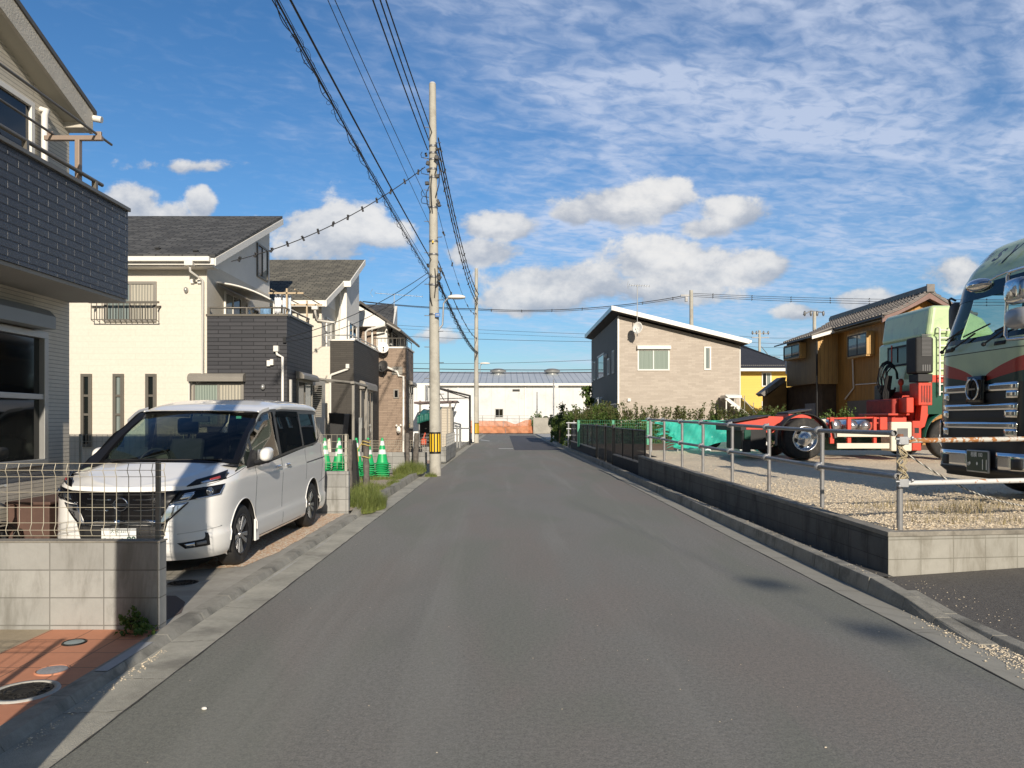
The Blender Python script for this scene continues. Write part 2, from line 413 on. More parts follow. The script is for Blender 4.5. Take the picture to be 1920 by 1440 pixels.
m_lime = M('pale_concrete', (.46, .45, .41), .8, var=.14, vs=2.5, bump=.4, bs_=60, dirt=(.25, .24, .21), dscale=1.5)
m_dirt = M('sandy_soil', (.42, .35, .26), .9, var=.2, vs=3, bump=.9, bs_=40, dirt=(.22, .17, .11), dscale=1.3)
m_soil = M('brown_soil', (.20, .13, .08), .95, var=.3, vs=3, bump=1.0, bs_=22, dirt=(.10, .12, .05), dscale=.8)
m_ground = M('earth', (.17, .15, .12), .95, var=.25, vs=.5, bump=.4, bs_=10)

mb = MB(); mb.box(-350, 350, -60, 640, -.3, -.03); struct(mb, 'ground', m_ground)
def sheet(polys, z):
    mb = MB()
    for p in polys: mb.add([(q[0], q[1], q[2] if len(q) > 2 else z) for q in p], [tuple(range(len(p)))])
    return mb
struct(sheet([[(-2.09, -25), (3.08, -25), (3.08, 83), (-2.09, 83)]], 0.0), 'road', m_road, fix=False)
struct(sheet([[(-70, 83.0), (90, 83.0), (90, 88.5), (-70, 88.5)]], 0.0), 'cross_street', m_road, fix=False)
struct(sheet([[(.50, 40), (3.06, 40), (3.06, 77), (.43, 77)]], .004), 'road_patch', m_new, fix=False)
m_mark = M('worn_paint', (.62, .61, .57), .7, var=.25, vs=20)
mk = MB()
for i in range(5):
    x0 = fx(896 + i * 21.6, 80); mk.add([(x0, 80.2, .008), (x0 + .62, 80.2, .008), (x0 + .62, 80.75, .008), (x0, 80.75, .008)], [(0, 1, 2, 3)])
mk.add([(-1.98, 60, .008), (-1.2, 57, .008), (-1.2, 58, .008), (-1.98, 61.5, .008)], [(0, 1, 2, 3)])
mk.add([(fx(935, 42), 41.6, .008), (fx(962, 42), 41.6, .008), (fx(962, 42), 42.3, .008), (fx(935, 42), 42.3, .008)], [(0, 1, 2, 3)])
tag(mk.build('road_marking', m_mark, fix=False), kind='structure')

# gutters and kerbs
g = MB(); g.box(-2.41, -2.09, -25, 83, -.1, .003); struct(g, 'gutter', m_gut)
g = MB(); g.box(3.08, 3.345, -25, 83, -.1, .003); struct(g, 'gutter', m_gut2)
def kerbrun(mb, xb, xt, xk, segs):      # xb foot, xt top front edge, xk back; segs: (y0,z0,y1,z1)
    for y0, z0, y1, z1 in segs:
        vs = []
        for y, z in ((y0, z0), (y1, z1)):
            vs += [(xb, y, -.05), (xb, y, 0.0), (xb + (xt - xb) * .8, y, z * .82), (xt, y, z), (xk, y, z), (xk, y, -.05)]
        mb.add(vs, [(i, i + 1, 7 + i, 6 + i) for i in range(5)] + [(0, 5, 4, 3, 2, 1), (6, 7, 8, 9, 10, 11)])
k = MB(); segs = []; y = -6.0
while y < 12.3: segs.append((y, .052, min(y + .597, 12.3), .052)); y += .6
kerbrun(k, -2.41, -2.445, -2.56, segs)
kerbrun(k, -2.41, -2.44, -2.56, [(12.3, .055, 12.9, .15)])
y = 12.9; segs = []
while y < 82: segs.append((y, .15, y + .994, .15)); y += 1.0
kerbrun(k, -2.41, -2.44, -2.56, segs)
struct(k, 'kerb', m_kerb, bevel=.003)
k = MB(); segs = []; y = 6.9
while y < 48: segs.append((y, .15, y + .594, .15)); y += .6
kerbrun(k, 3.345, 3.365, 3.50, segs); kerbrun(k, 3.345, 3.375, 3.50, [(6.3, .11, 6.9, .15), (5.85, .055, 6.3, .11), (5.3, .012, 5.85, .055)])
y = -6; segs = []
while y < 6: segs.append((y, .045, y + .597, .045)); y += .6
kerbrun(k, 3.5005, 3.53, 3.64, segs); kerbrun(k, 3.5005, 3.51, 3.64, [(6.003, .047, 6.6, .10)])
struct(k, 'kerb', m_kerb, bevel=.008)
k = MB(); kerbrun(k, 3.345, 3.365, 3.52, [(48 + i, .13, 48.97 + i, .13) for i in range(33)]); struct(k, 'kerb', m_lime, bevel=.008)

# left verge: pavers, concrete, driveway, dirt lot
m_paver = brickmat('red_pavers', (.60, .27, .16), (.55, .24, .14), (.22, .12, .08), .30, .30, .005, 0, .7, .35, vec='xy', shift=(.05, .12), spec=.3)
struct(sheet([[(-3.36, -6), (-2.56, -6), (-2.56, 5.53), (-3.36, 5.53)]], .05), 'pavement', m_paver, fix=False)
struct(sheet([[(-12, -6), (-3.36, -6), (-3.36, 5.53), (-12, 5.53)]], .05), 'forecourt', M('tan_concrete', (.36, .30, .21), .85, var=.15, vs=2, bump=.4, bs_=70), fix=False)
struct(sheet([[(-12, 5.65), (-2.56, 5.65), (-2.56, 12.4), (-12, 12.4)]], .05), 'driveway', m_conc, fix=False)
# exposed aggregate strips in the driveway
m, nt, bs = newmat('washed_aggregate'); v = nt.nodes.new('ShaderNodeTexVoronoi'); nt.links.new(pos(nt), v.inputs['Vector']); v.inputs['Scale'].default_value = 55
hh = nt.nodes.new('ShaderNodeSeparateColor'); nt.links.new(v.outputs['Color'], hh.inputs[0]); r_ = E(nt, hh.outputs[0])
c_ = mixc(nt, r_, (.78, .56, .36), (.55, .30, .17)); c_ = mixc(nt, E(nt, hh.outputs[1]).gt(.62), c_, (.80, .70, .54))
nt.links.new(c_, bs.inputs['Base Color']); bs.inputs['Roughness'].default_value = .75; bumpn(nt, bs, 1.0 - E(nt, v.outputs['Distance']), .8, .008); m_agg = m
def blob_sheet(cx, cy, rx, ry, z, n=26, seed=1, jag=.12):
    rr = random.Random(seed); return [(cx + rx * math.cos(2 * math.pi * i / n) * (1 + rr.uniform(-jag, jag)), cy + ry * math.sin(2 * math.pi * i / n) * (1 + rr.uniform(-jag, jag)), z) for i in range(n)]
edge = []
rr = random.Random(4); n = 40
for i in range(n + 1): edge.append((-2.66 - .10 * max(0, 1 - i / 8) + rr.uniform(-.012, .012), 7.9 + 4.48 * i / n, .054))
for i in range(n + 1): edge.append((-3.30 + rr.uniform(-.05, .05), 12.38 - 4.7 * i / n, .054))
struct(sheet([edge], .054), 'aggregate_paving', m_agg, fix=False)
m_dagg = M('dark_aggregate', (.11, .085, .075), .85, var=.5, vs=90, bump=1.0, bs_=110)
struct(sheet([[(-2.63, 5.68, .054), (-2.60, 6.0, .054), (-2.72, 6.35, .054), (-2.9, 6.58, .054), (-3.15, 6.6, .054), (-3.3, 6.3, .054), (-3.3, 5.68, .054)]], .054), 'aggregate_paving', m_dagg, fix=False)
struct(sheet([[(-14, 12.4), (-2.56, 12.4), (-2.56, 20.9), (-14, 20.9)]], .10), 'vacant_lot', m_dirt, fix=False)
struct(sheet([[(-30, 20.9), (-2.56, 20.9), (-2.56, 36), (-30, 36)], [(-30, 36), (-2.56, 36), (-2.56, 83), (-30, 83)]], .12), 'verge', m_conc, fix=False)
struct(sheet([[(-3.9, 24.5), (-2.58, 24.5), (-2.58, 33), (-3.9, 33)]], .126), 'pavement', brickmat('pink_pavers', (.55, .38, .28), (.50, .34, .25), (.3, .24, .2), .2, .1, .004, .5, .8, .3, vec='xy'), fix=False)

# covers set in the pavers
m_iron = M('cast_iron', (.035, .033, .03), .55, .6, var=.3, vs=20, bump=.3)
def cover(x, y, z, r, mat, ring, label, rm, pattern=True, rings=1.0):
    t = thing('manhole_cover', label, 'manhole cover', (x, y, z), 'round covers set in the paving')
    a = MB(); a.lathe([(0, z + .007), (r * .9, z + .007), (r * .97, z + .006), (r, z)], (x, y, 0), n=40)
    if pattern:
        for q in (.35, .62):
            a.lathe([(r * q, z + .007), (r * q + .004, z + .012), (r * q + .012, z + .012), (r * q + .016, z + .007)], (x, y, 0), n=40)
        for i in range(14):
            t_ = 2 * math.pi * i / 14 + .2
            for r0, r1 in ((.42, .58), (.68, .86)):
                c, s = math.cos(t_ + r0), math.sin(t_ + r0)
                a.obox((x + c * r * (r0 + r1) / 2, y + s * r * (r0 + r1) / 2, z + .009), (r * (r1 - r0), .008, .006), Matrix.Rotation(t_ + r0, 3, 'Z'))
    a.build('lid', mat, t)
    if ring:
        b = MB(); b.lathe([(r + .001, z - .01), (r + .001, z + .009), (r + ring, z + .009), (r + ring + .004, z)], (x, y, 0), n=40); b.build('frame_ring', rm, t)
cover(-2.745, 4.26, .05, .15, m_iron, .03, 'large black iron manhole cover with a pale concrete ring in the red pavers', m_lime)
cover(-2.80, 4.62, .05, .088, M('grey_stone', (.30, .30, .31), .8, var=.2, vs=60), .008, 'plain grey round cover, middle one of three in the red pavers', m_paver, False)
cover(-3.0, 5.2, .05, .066, M('blue_grey_plastic', (.25, .31, .32), .5), .01, 'smallest grey-blue round cap in the red pavers nearest the block wall', m_iron, False)
cover(-3.06, 7.09, .05, .14, m_iron, .012, 'black round cover in the driveway in front of the white minivan', m_conc)
# pale joint stone on the kerb, a few pebbles and a gravel spill along the right kerb
s = MB(); s.add([(-2.45, 4.60, .056), (-2.40 - .05, 5.2, .056), (-2.53, 5.2, .056), (-2.53, 4.60, .056)], [(0, 1, 2, 3)])
struct(s, 'kerb_stone', M('kerb_light', (.36, .37, .38), .8, var=.1), fix=False)
def rocks(n, fn, smin, smax, seed=3):
    rr = random.Random(seed); mb = MB()
    ico = [(0, 0, 1), (.9, 0, .2), (.28, .85, .2), (-.72, .52, .2), (-.72, -.52, .2), (.28, -.85, .2), (0, 0, -.6)]
    fs = [(0, 1, 2), (0, 2, 3), (0, 3, 4), (0, 4, 5), (0, 5, 1), (6, 2, 1), (6, 3, 2), (6, 4, 3), (6, 5, 4), (6, 1, 5)]
    for _ in range(n):
        x, y, z = fn(rr); k = rr.uniform(smin, smax) * (1 if rr.random() < .93 else 1.8); a = rr.uniform(0, 6.3); ca, sa = math.cos(a), math.sin(a)
        vs = []
        for p in ico:
            q = [c * k * rr.uniform(.7, 1.3) for c in p]; vs.append((x + q[0] * ca - q[1] * sa, y + q[0] * sa + q[1] * ca, z + q[2] * .6))
        mb.add(vs, fs)
    return mb
m_stone = M('pale_stones', (.74, .63, .46), .85, var=.3, vs=30, bump=.3)
def spill(rr):
    y = rr.triangular(1.0, 6.5, 3.2); w = .16 * (1 - abs(y - 4.0) / 4.5)
    return (3.34 + rr.gauss(0.07, .06 + w * .2), y, .006)
tag(rocks(4200, spill, .004, .010).build('gravel_spill', m_stone, fix=False), kind='stuff')
tag(rocks(700, lambda r: (r.uniform(3.6, 6.5), 7.3 - abs(r.gauss(0, 1.6)), .03), .004, .008, 8).build('loose_grit', m_stone, fix=False), kind='stuff')
tag(rocks(70, lambda r: (r.uniform(-2.0, 3.0), 2.6 + abs(r.gauss(0, 4)), .003), .0025, .0055, 9).build('loose_grit', m_stone, fix=False), kind='stuff')
tag(rocks(160, lambda r: (-2.39 + abs(r.gauss(0, .03)), r.uniform(3.6, 5.2), .004), .003, .008, 12).build('loose_grit', m_stone, fix=False), kind='stuff')
s = MB(); s.ball((-1.66, 4.12, .01), (.016, .01, .009), 8, 6); solo(s, 'white_pebble', M('white_stone', (.7, .68, .62), .6), 'single white pebble lying on the asphalt near the left gutter', 'pebble')

# ------------------------------------------------------------------ truck yard on the right
def zl(y): return .45 + .016 * (min(y, 24) - 7.7)
def xw(y): return 3.90 - (y - 7.6) * (3.90 - 3.56) / (19.9 - 7.6)        # face of the low wall towards the road
m, nt, bs = newmat('crushed_stone'); p = pos(nt); v = nt.nodes.new('ShaderNodeTexVoronoi'); nt.links.new(p, v.inputs['Vector']); v.inputs['Scale'].default_value = 34
hh = nt.nodes.new('ShaderNodeSeparateColor'); nt.links.new(v.outputs['Color'], hh.inputs[0])
c_ = mixc(nt, E(nt, hh.outputs[0]), (.80, .685, .50), (.66, .55, .395)); c_ = mixc(nt, noise(nt, p, .9, 5, .6, .3).ss(.48, .66) * .35, c_, (.62, .52, .37)); c_ = mixc(nt, noise(nt, p, 90, 3, .6).ss(.5, .75) * .5, c_, (.82, .71, .52))
nt.links.new(c_, bs.inputs['Base Color']); bs.inputs['Roughness'].default_value = .9; bumpn(nt, bs, (1.0 - E(nt, v.outputs['Distance'])) * .6 + noise(nt, p, 12, 5, .65) * 1.2, .9, .03); m_gravel = m
rr = random.Random(5)
def lot(u, v):
    y = 7.72 + 15.5 * v ** 1.5; x0 = xw(min(y, 19.9)) + .12 + (.40 if y > 19.9 else 0); x = x0 + (26 - x0) * u ** 1.8
    y2 = y + max(0, (x - 3.9)) * .119 * (1 - v)
    return (x, y2, zl(y2) - .03 + .035 * mnoise.noise(Vector((x * .9, y2 * .9, 0))) + .02 * mnoise.noise(Vector((x * 3.1, y2 * 3.1, 4))))
g = MB(); g.grid(lot, 110, 90); struct(g, 'gravel_yard', m_gravel, fix=False)
s = sheet([[(3.98, 20.0, .45), (30, 20.0, .5), (30, 40, .66), (3.95, 40, .45)]], 0); struct(s, 'bare_soil', m_soil, fix=False)
s = sheet([[(3.52, 40, .10), (60, 40, .3), (60, 83, .3), (3.52, 83, .10)]], 0); struct(s, 'verge', m_lime, fix=False)
struct(sheet([[(3.50, 7.5, .03), (3.90, 7.5, .03), (3.92, 20, .04), (3.75, 40.5, .06), (3.50, 40.5, .06)]], 0), 'verge', M('shaded_concrete', (.085, .08, .07), .9, var=.25, vs=3, bump=.5), fix=False)  # strip beside the low wall, the wall's shade put into its dark colour
struct(sheet([[(3.62, -6, .022), (14, -6, .35), (14, 8.9, .35), (5.4, 7.74, .075), (3.92, 7.58, .012), (3.62, 7.4, .015)]], 0), 'driveway', m_drive, fix=False)
struct(sheet([[(3.345, -6, .004), (3.52, -6, .004), (3.52, 6.3, .004), (3.345, 6.3, .004)]], 0), 'gutter', m_kerb, fix=False)
tag(rocks(9000, lambda r: (lambda y, x: (x, y, zl(y) - .012 + .035 * mnoise.noise(Vector((x * .9, y * .9, 0)))))(7.95 + abs(r.gauss(0, 2.6)), 3.98 + abs(r.gauss(0, 2.3))), .006, .016, 21).build('crushed_stones', m_stone, fix=False), kind='stuff')

# low block walls
m_blk = brickmat('concrete_block', (.36, .358, .335), (.27, .268, .25), (.17, .165, .15), .40, .205, .004, 0, .85, .9, shift=(3.372 - 5.53 + .0, -.08), stain=(.16, .155, .135), stain_amt=.85, spec=.3)
m_blkR = brickmat('concrete_block_pale', (.37, .355, .31), (.31, .30, .26), (.23, .22, .18), .40, .20, .004, 0, .85, .8, shift=(-11.5, .02), stain=(.19, .175, .14), stain_amt=.75, spec=.3)
m_cap = M('block_cap', (.26, .24, .20), .85, var=.2, vs=5, bump=.6, bs_=50, dirt=(.10, .09, .07), dscale=3, damt=.6)
w = thing('block_wall', 'low grey concrete block wall carrying the beige mesh fence in front of the minivan', 'wall', (-5.5, 5.6, .05))
a = MB(); a.box(-9.0, -2.56, 5.53, 5.65, .0, .695); a.build('wall', m_blk, w, bevel=.008)
a = MB(); a.box(-9.0, -2.555, 5.525, 5.655, .695, .704); a.build('coping', m_cap, w)
w = thing('block_wall', 'block wall end behind the parked minivan, grass at its foot', 'wall', (-5, 12.5, .05))
a = MB(); a.box(-12, -2.60, 12.4, 12.52, .0, .75); a.build('wall', m_blk, w, bevel=.008)
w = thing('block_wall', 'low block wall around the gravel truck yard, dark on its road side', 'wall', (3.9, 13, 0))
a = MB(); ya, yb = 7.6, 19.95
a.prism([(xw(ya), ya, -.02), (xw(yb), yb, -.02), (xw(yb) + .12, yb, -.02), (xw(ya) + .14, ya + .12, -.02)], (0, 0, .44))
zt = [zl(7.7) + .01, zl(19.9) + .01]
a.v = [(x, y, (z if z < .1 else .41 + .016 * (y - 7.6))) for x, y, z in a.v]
a.build('wall', brickmat('shaded_stained_block', (.17, .165, .15), (.13, .127, .115), (.08, .078, .07), .40, .20, .004, 0, .85, .8, shift=(-11.5, .02), stain=(.06, .058, .05), stain_amt=.8, spec=.3), w)  # road face: its shade is put into a darker block colour, with stains
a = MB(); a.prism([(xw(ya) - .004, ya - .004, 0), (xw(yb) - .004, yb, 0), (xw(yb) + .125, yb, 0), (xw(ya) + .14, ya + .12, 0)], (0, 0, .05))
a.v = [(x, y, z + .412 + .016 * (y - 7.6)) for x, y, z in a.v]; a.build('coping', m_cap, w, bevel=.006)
a = MB(); xe = 9.6; ye = 7.6 + (xe - 3.9) * .119
a.prism([(3.9, 7.6, -.03), (xe, ye, -.03), (xe, ye + .12, -.03), (4.04, 7.72, -.03)], (0, 0, .44)); a.build('wall', m_blkR, w)
a = MB(); a.prism([(3.896, 7.596, .412), (xe, ye - .004, .412), (xe, ye + .125, .412), (4.04, 7.725, .412)], (0, 0, .05)); a.build('coping', m_cap, w, bevel=.006)

mk = MB(); rr = random.Random(14)
for y0, y1 in ((6.55, 6.85), (7.2, 8.75), (9.1, 10.4)):
    n = 24; vs = []
    for i in range(n + 1):
        y = y0 + (y1 - y0) * i / n; w_ = .016 * math.sin(math.pi * min(1, max(0.06, i / n))) * rr.uniform(.5, 1.3); xm = -2.375 + .02 * (y - 7) / 3 + rr.uniform(-.003, .003); vs += [(xm - w_, y, .006), (xm + w_, y, .006)]
    mk.add(vs, [(2 * i, 2 * i + 1, 2 * i + 3, 2 * i + 2) for i in range(n)])
tag(mk.build('mortar_smear', m_lime, fix=False), kind='structure')

ck = MB(); rr = random.Random(31)
def crack(x0, y0, x1, y1, z, w, n=12, jag=.02):
    vs = []; off = 0
    for i in range(n + 1):
        f = i / n; off += rr.uniform(-jag, jag) * .5; ww = w * rr.uniform(.4, 1.2); x = x0 + (x1 - x0) * f; y = y0 + (y1 - y0) * f + off; vs += [(x, y - ww, z), (x, y + ww, z)]
    ck.add(vs, [(2 * i, 2 * i + 2, 2 * i + 3, 2 * i + 1) for i in range(n)])
for y in (3.35, 4.05, 4.62, 5.35, 6.4, 7.9, 9.6, 11.8): crack(-2.405, y, -2.10, y + rr.uniform(-.1, .15), .0065, .0022)
for y in (3.0, 4.3, 5.6, 7.0, 8.6, 10.4, 13, 16): crack(3.09, y, 3.34, y + rr.uniform(-.05, .05), .0065, .0022, 8, .01)
tag(ck.build('crack', M('crack_dark', (.03, .028, .025), .95, var=0), fix=False), kind='structure')
sm = MB(); n = 260; vs = []
for i in range(n + 1):
    y = 2.2 + 44 * i / n; w = rr.uniform(.002, .007); xo = -2.088 + rr.uniform(-.004, .004); vs += [(xo - w, y, .0062), (xo + w, y, .0062)]
sm.add(vs, [(2 * i, 2 * i + 1, 2 * i + 3, 2 * i + 2) for i in range(n)]); vs = []
for i in range(n + 1):
    y = 2.2 + 44 * i / n; w = rr.uniform(.002, .007); xo = 3.078 + rr.uniform(-.004, .004); vs += [(xo - w, y, .0062), (xo + w, y, .0062)]
sm.add(vs, [(2 * i, 2 * i + 1, 2 * i + 3, 2 * i + 2) for i in range(n)])
tag(sm.build('asphalt_seam', M('seam_dark', (.06, .056, .05), .95, var=.3, vs=30), fix=False), kind='structure')
dk = rocks(500, lambda r: (3.40 + abs(r.gauss(0, .06)), r.uniform(7, 24), .152), .003, .007, 44); tag(dk.build('kerb_grit', m_stone, fix=False), kind='stuff')
# ================================================================== BUILDING HELPERS
def P(face, pl, a, b, out):
    """point on a wall face: 'F' faces the camera side (-Y) at Y=pl, 'E' faces +X at X=pl, 'W' faces -X at X=pl"""
    return (a, pl - out, b) if face == 'F' else (pl + out, a, b) if face == 'E' else (pl - out, a, b)
def fbox(mb, face, pl, a0, a1, b0, b1, o0, o1):
    p = P(face, pl, a0, b0, o0); q = P(face, pl, a1, b1, o1)
    return mb.box(min(p[0], q[0]), max(p[0], q[0]), min(p[1], q[1]), max(p[1], q[1]), min(p[2], q[2]), max(p[2], q[2]))
m_bronze = M('bronze_aluminium', (.16, .145, .12), .4, .3, var=.05)
m_silver = M('silver_aluminium', (.42, .42, .40), .35, .5, var=.05)
m_shut = M('shutter_box', (.27, .25, .215), .45, .2, var=.05)
m_white = M('white_trim', (.80, .77, .70), .5, var=.04)
m_pipe = M('white_pipe', (.78, .75, .68), .4, var=.04)
m_wglass = M('dark_window', (.006, .008, .009), .05, var=0, spec=.5, coat=0)
m_curt = curtainmat('curtain_cream', (.50, .46, .36), (.25, .24, .20), 26)
m_curtg = curtainmat('curtain_green', (.30, .36, .30), (.16, .20, .17), 30)
m_lace = curtainmat('curtain_grey', (.22, .26, .24), (.12, .15, .14), 22)
m_black = M('black_metal', (.02, .02, .02), .45, .3, var=.1)
def window(par, face, pl, a0, a1, b0, b1, fm, panes, fw=.05, out=.045, label=None, name='window', mull=None, rails=()):
    """frame with panes (materials left to right); the frame stands proud of the wall, glass set back inside it"""
    f = MB()
    fbox(f, face, pl, a0, a1, b0, b0 + fw, -.02, out); fbox(f, face, pl, a0, a1, b1 - fw, b1, -.02, out)
    fbox(f, face, pl, a0, a0 + fw, b0 + fw, b1 - fw, -.02, out); fbox(f, face, pl, a1 - fw, a1, b0 + fw, b1 - fw, -.02, out)
    n = len(panes)
    for i in range(1, n):
        c = a0 + (a1 - a0) * i / n; fbox(f, face, pl, c - .025, c + .025, b0 + fw, b1 - fw, -.02, out - .012)
    for r in rails: fbox(f, face, pl, a0 + fw, a1 - fw, r - .03, r + .03, -.02, out - .012)
    o = f.build(name, fm, par, bevel=.004)
    if label: o['label'] = label
    for i, pm in enumerate(panes):
        g = MB(); c0 = a0 + fw + (a1 - a0 - 2 * fw) * i / n; c1 = a0 + fw + (a1 - a0 - 2 * fw) * (i + 1) / n
        fbox(g, face, pl, c0 + .004, c1 - .004, b0 + fw + .002, b1 - fw - .002, .004, .012 + .006 * (i % 2)); g.build('pane', pm, o)
    return o
def shutterbox(par, face, pl, a0, a1, b0, b1, mat, d=.2):
    f = MB(); n = 6; prof = [(0, b0), (d, b0), (d, b1 - .10), (d * .72, b1 - .03), (d * .3, b1), (0, b1)]
    if face == 'F': f.prism([P(face, pl, a0, z, o) for o, z in prof], (a1 - a0, 0, 0))
    else: f.prism([P(face, pl, a0, z, o) for o, z in prof], (0, a1 - a0, 0))
    return f.build('shutter_box', mat, par, bevel=.006)
def pipe(par, pts, r=.035, mat=None, name='downpipe', n=8): return MB().tube(pts, r, n).build(name, mat or m_pipe, par)
def wall(par, mat, x0, x1, y0, y1, z0, z1, name='wall', label=None):
    o = MB().box(x0, x1, y0, y1, z0, z1).build(name, mat, par)
    if label: o['label'] = label
    return o

# ================================================================== NEAR HOUSE (left edge)
m_side = brickmat('beige_siding', (.66, .61, .51), (.64, .59, .49), (.28, .26, .22), 3.03, .045, .0035, .5, .75, .5, spec=.25, bd=.012, grit=.35)
m_dkbrick = brickmat('blue_black_tile', (.050, .058, .074), (.034, .040, .054), (.010, .012, .017), .30, .077, .008, .5, .30, 1.0, spec=.6, bd=.03, smooth=.5, grit=.6)
m_stucco = M('rough_stucco', (.56, .52, .44), .85, var=.08, vs=8, bump=1.0, bs_=55)
m_shing = brickmat('grey_shingles', (.13, .13, .125), (.055, .056, .055), (.03, .03, .03), .33, .17, .018, .37, .8, .8, vec='roof', spec=.25)
hn = thing('house', 'nearest house with beige lap siding and a dark blue tiled balcony over the minivan drive', 'house', (-8, 5, .05))
WX = -5.2; WY = 8.91
def gz(y): return 5.30 + .374 * (8.95 - y)     # top of the rake
a = MB(); a.prism([(WX, -2, .5), (WX, WY, .5), (WX, WY, gz(WY) - .22), (WX, 4.2, gz(4.2) - .22), (WX, -2, gz(4.2) - .22 - .374 * 6.2)], (-7, 0, 0)); a.build('wall', m_side, hn)
a = MB(); a.box(-12.2, WX - .03, -2, WY - .03, 0, .5); a.build('foundation', M('foundation_grey', (.17, .17, .165), .9, var=.1, bump=.3), hn)
a = MB()
for s_, t0, t1 in ((1, 4.2, 9.02), (-1, 4.2, -2.5)):
    z0, z1 = gz(4.2), gz(4.2) - .374 * abs(t1 - 4.2)
    a.prism([(-4.93, t0, z0), (-4.93, t1, z1), (-4.93, t1, z1 + .055), (-4.93, t0, z0 + .055)], (-8, 0, 0))
a.build('roof', M('roof_edge', (.10, .095, .085), .6, var=.1), hn)
a = MB()
for t1 in (8.97, -2.45):
    z0, z1 = gz(4.2) - .004, gz(4.2) - .374 * abs(t1 - 4.2) - .004
    a.prism([(-4.95, 4.2, z0), (-4.95, t1, z1), (-4.95, t1, z1 - .25), (-4.95, 4.2, z0 - .25)], (-.04, 0, 0))
a.build('fascia', m_stucco, hn)
a = MB()
for t1 in (8.95, -2.45):
    z0, z1 = gz(4.2) - .24, gz(4.2) - .374 * abs(t1 - 4.2) - .24
    a.prism([(-4.99, 4.2, z0), (-4.99, t1, z1), (-4.99, t1, z1 + .02), (-4.99, 4.2, z0 + .02)], (-.3, 0, 0))
a.build('soffit', M('soffit_cream', (.48, .45, .37), .8, var=.03), hn)
MB().box(-5.3, -4.97, 8.80, 8.98, 5.05, 5.22).build('eave_return', m_stucco, hn, bevel=.01)
pipe(hn, [(-4.98, 8.99, 5.24), (-4.86, 9.0, 5.22)], .04, name='gutter_end')
pipe(hn, [(-5.13, 8.32, 4.05), (-5.13, 8.32, 5.0), (-5.13, 8.36, 5.06), (-5.2, 8.36, 5.08)], .035)
# balcony
bx0, bx1, by1, bz0, bz1 = WX, -4.5, 8.91, 3.02, 4.09
bl = MB(); bl.box(bx1 - .12, bx1, -1, by1, bz0 + .02, bz1); bl.box(bx0, bx1 - .12, by1 - .12, by1, bz0 + .02, bz1)
bal = bl.build('balcony', m_dkbrick, hn)
MB().box(bx0 + .01, bx1 - .02, -1, by1 - .01, bz0 - .02, bz0 + .018).build('soffit', M('soffit_grey', (.34, .32, .28), .8, var=.04), bal)
a = MB(); a.box(bx1 - .14, bx1 + .025, -1, by1 + .025, bz1, bz1 + .045); a.box(bx0, bx1 - .14, by1 - .14, by1 + .025, bz1, bz1 + .045); a.build('coping', m_bronze, bal, bevel=.006)
a = MB(); a.tube([(bx1 - .06, -1, bz1 + .17), (bx1 - .06, 8.45, bz1 + .17)], .022, 8)
for y in (4.6, 5.8, 7.1, 8.3): a.box(bx1 - .085, bx1 - .035, y - .02, y + .02, bz1 + .04, bz1 + .16)
a.build('railing', m_bronze, bal)
# laundry frame on the balcony
lf = MB(); yb = 8.05; xb = -4.60
lf.box(xb - .025, xb + .025, yb - .03, yb + .03, bz1 + .03, 4.62); lf.obox((xb - .05, yb, 4.64), (.62, .05, .05)); lf.obox((xb + .22, yb, 4.685), (.06, .03, .05)); lf.obox((xb - .3, yb, 4.685), (.06, .03, .05))
lr = thing('laundry_rack', 'brown T-shaped laundry pole bracket standing on the nearest dark tiled balcony', 'laundry rack', (xb, yb, 4.1))
lf.build('bracket', M('pinkish_bronze', (.30, .23, .18), .5, .2, var=.05), lr, bevel=.004)
MB().tube([(xb + .20, 8.35, 4.68), (xb + .20, 5.0, 4.72)], .014, 8).build('laundry_pole', m_bronze, lr)
MB().tube([(xb - .27, 8.15, 4.68), (xb - .27, 5.0, 4.72)], .014, 8).build('laundry_pole', m_bronze, lr)
# upstairs window, downstairs window
window(hn, 'E', WX, 5.2, 8.19, fz(302, 7.7), 5.08, m_white, [m_wglass, m_wglass, m_wglass], .06)
wy = sy(78, WX)
window(hn, 'E', WX, 5.6, wy, 1.10, 2.58, m_silver, [m_wglass, m_wglass], .07, .08, rails=(1.86,))
shutterbox(hn, 'E', WX, 5.5, sy(67, WX) - .02, 2.60, 2.84, M('shutter_grey', (.26, .27, .26), .45, .2, var=.03), .24)
tc_ = M('ground_brown_box', (.10, .055, .04), .7, var=.15)
t = thing('storage_box', 'dark brown storage box standing against the nearest house behind the mesh fence', 'storage box', (-4.95, 8.2, .05))
MB().box(-5.13, -4.70, 7.7, 8.55, .05, .72).build('body', tc_, t, bevel=.01); MB().box(-5.15, -4.68, 7.68, 8.57, .725, .76).build('lid', tc_, t, bevel=.01)
t = thing('wooden_crate', 'small pale wooden crate on the ground in front of the brown storage box', 'crate', (-4.75, 7.45, .05))
a = MB()
for i in range(4): a.box(-4.86, -4.56, 7.38, 7.40, .07 + i * .055, .11 + i * .055); a.box(-4.86, -4.56, 7.60, 7.62, .07 + i * .055, .11 + i * .055)
a.build('side_slats', M('pale_wood', (.38, .25, .13), .8, var=.2, vs=12), t)
for x in (-4.86, -4.58): MB().box(x, x + .02, 7.402, 7.598, .05, .30).build('end_board', M('pale_wood', (0, 0, 0)), t)
t = thing('bicycle', 'black bicycle leaning in the shade left of the brown storage box', 'bicycle', (-4.95, 6.9, .05))
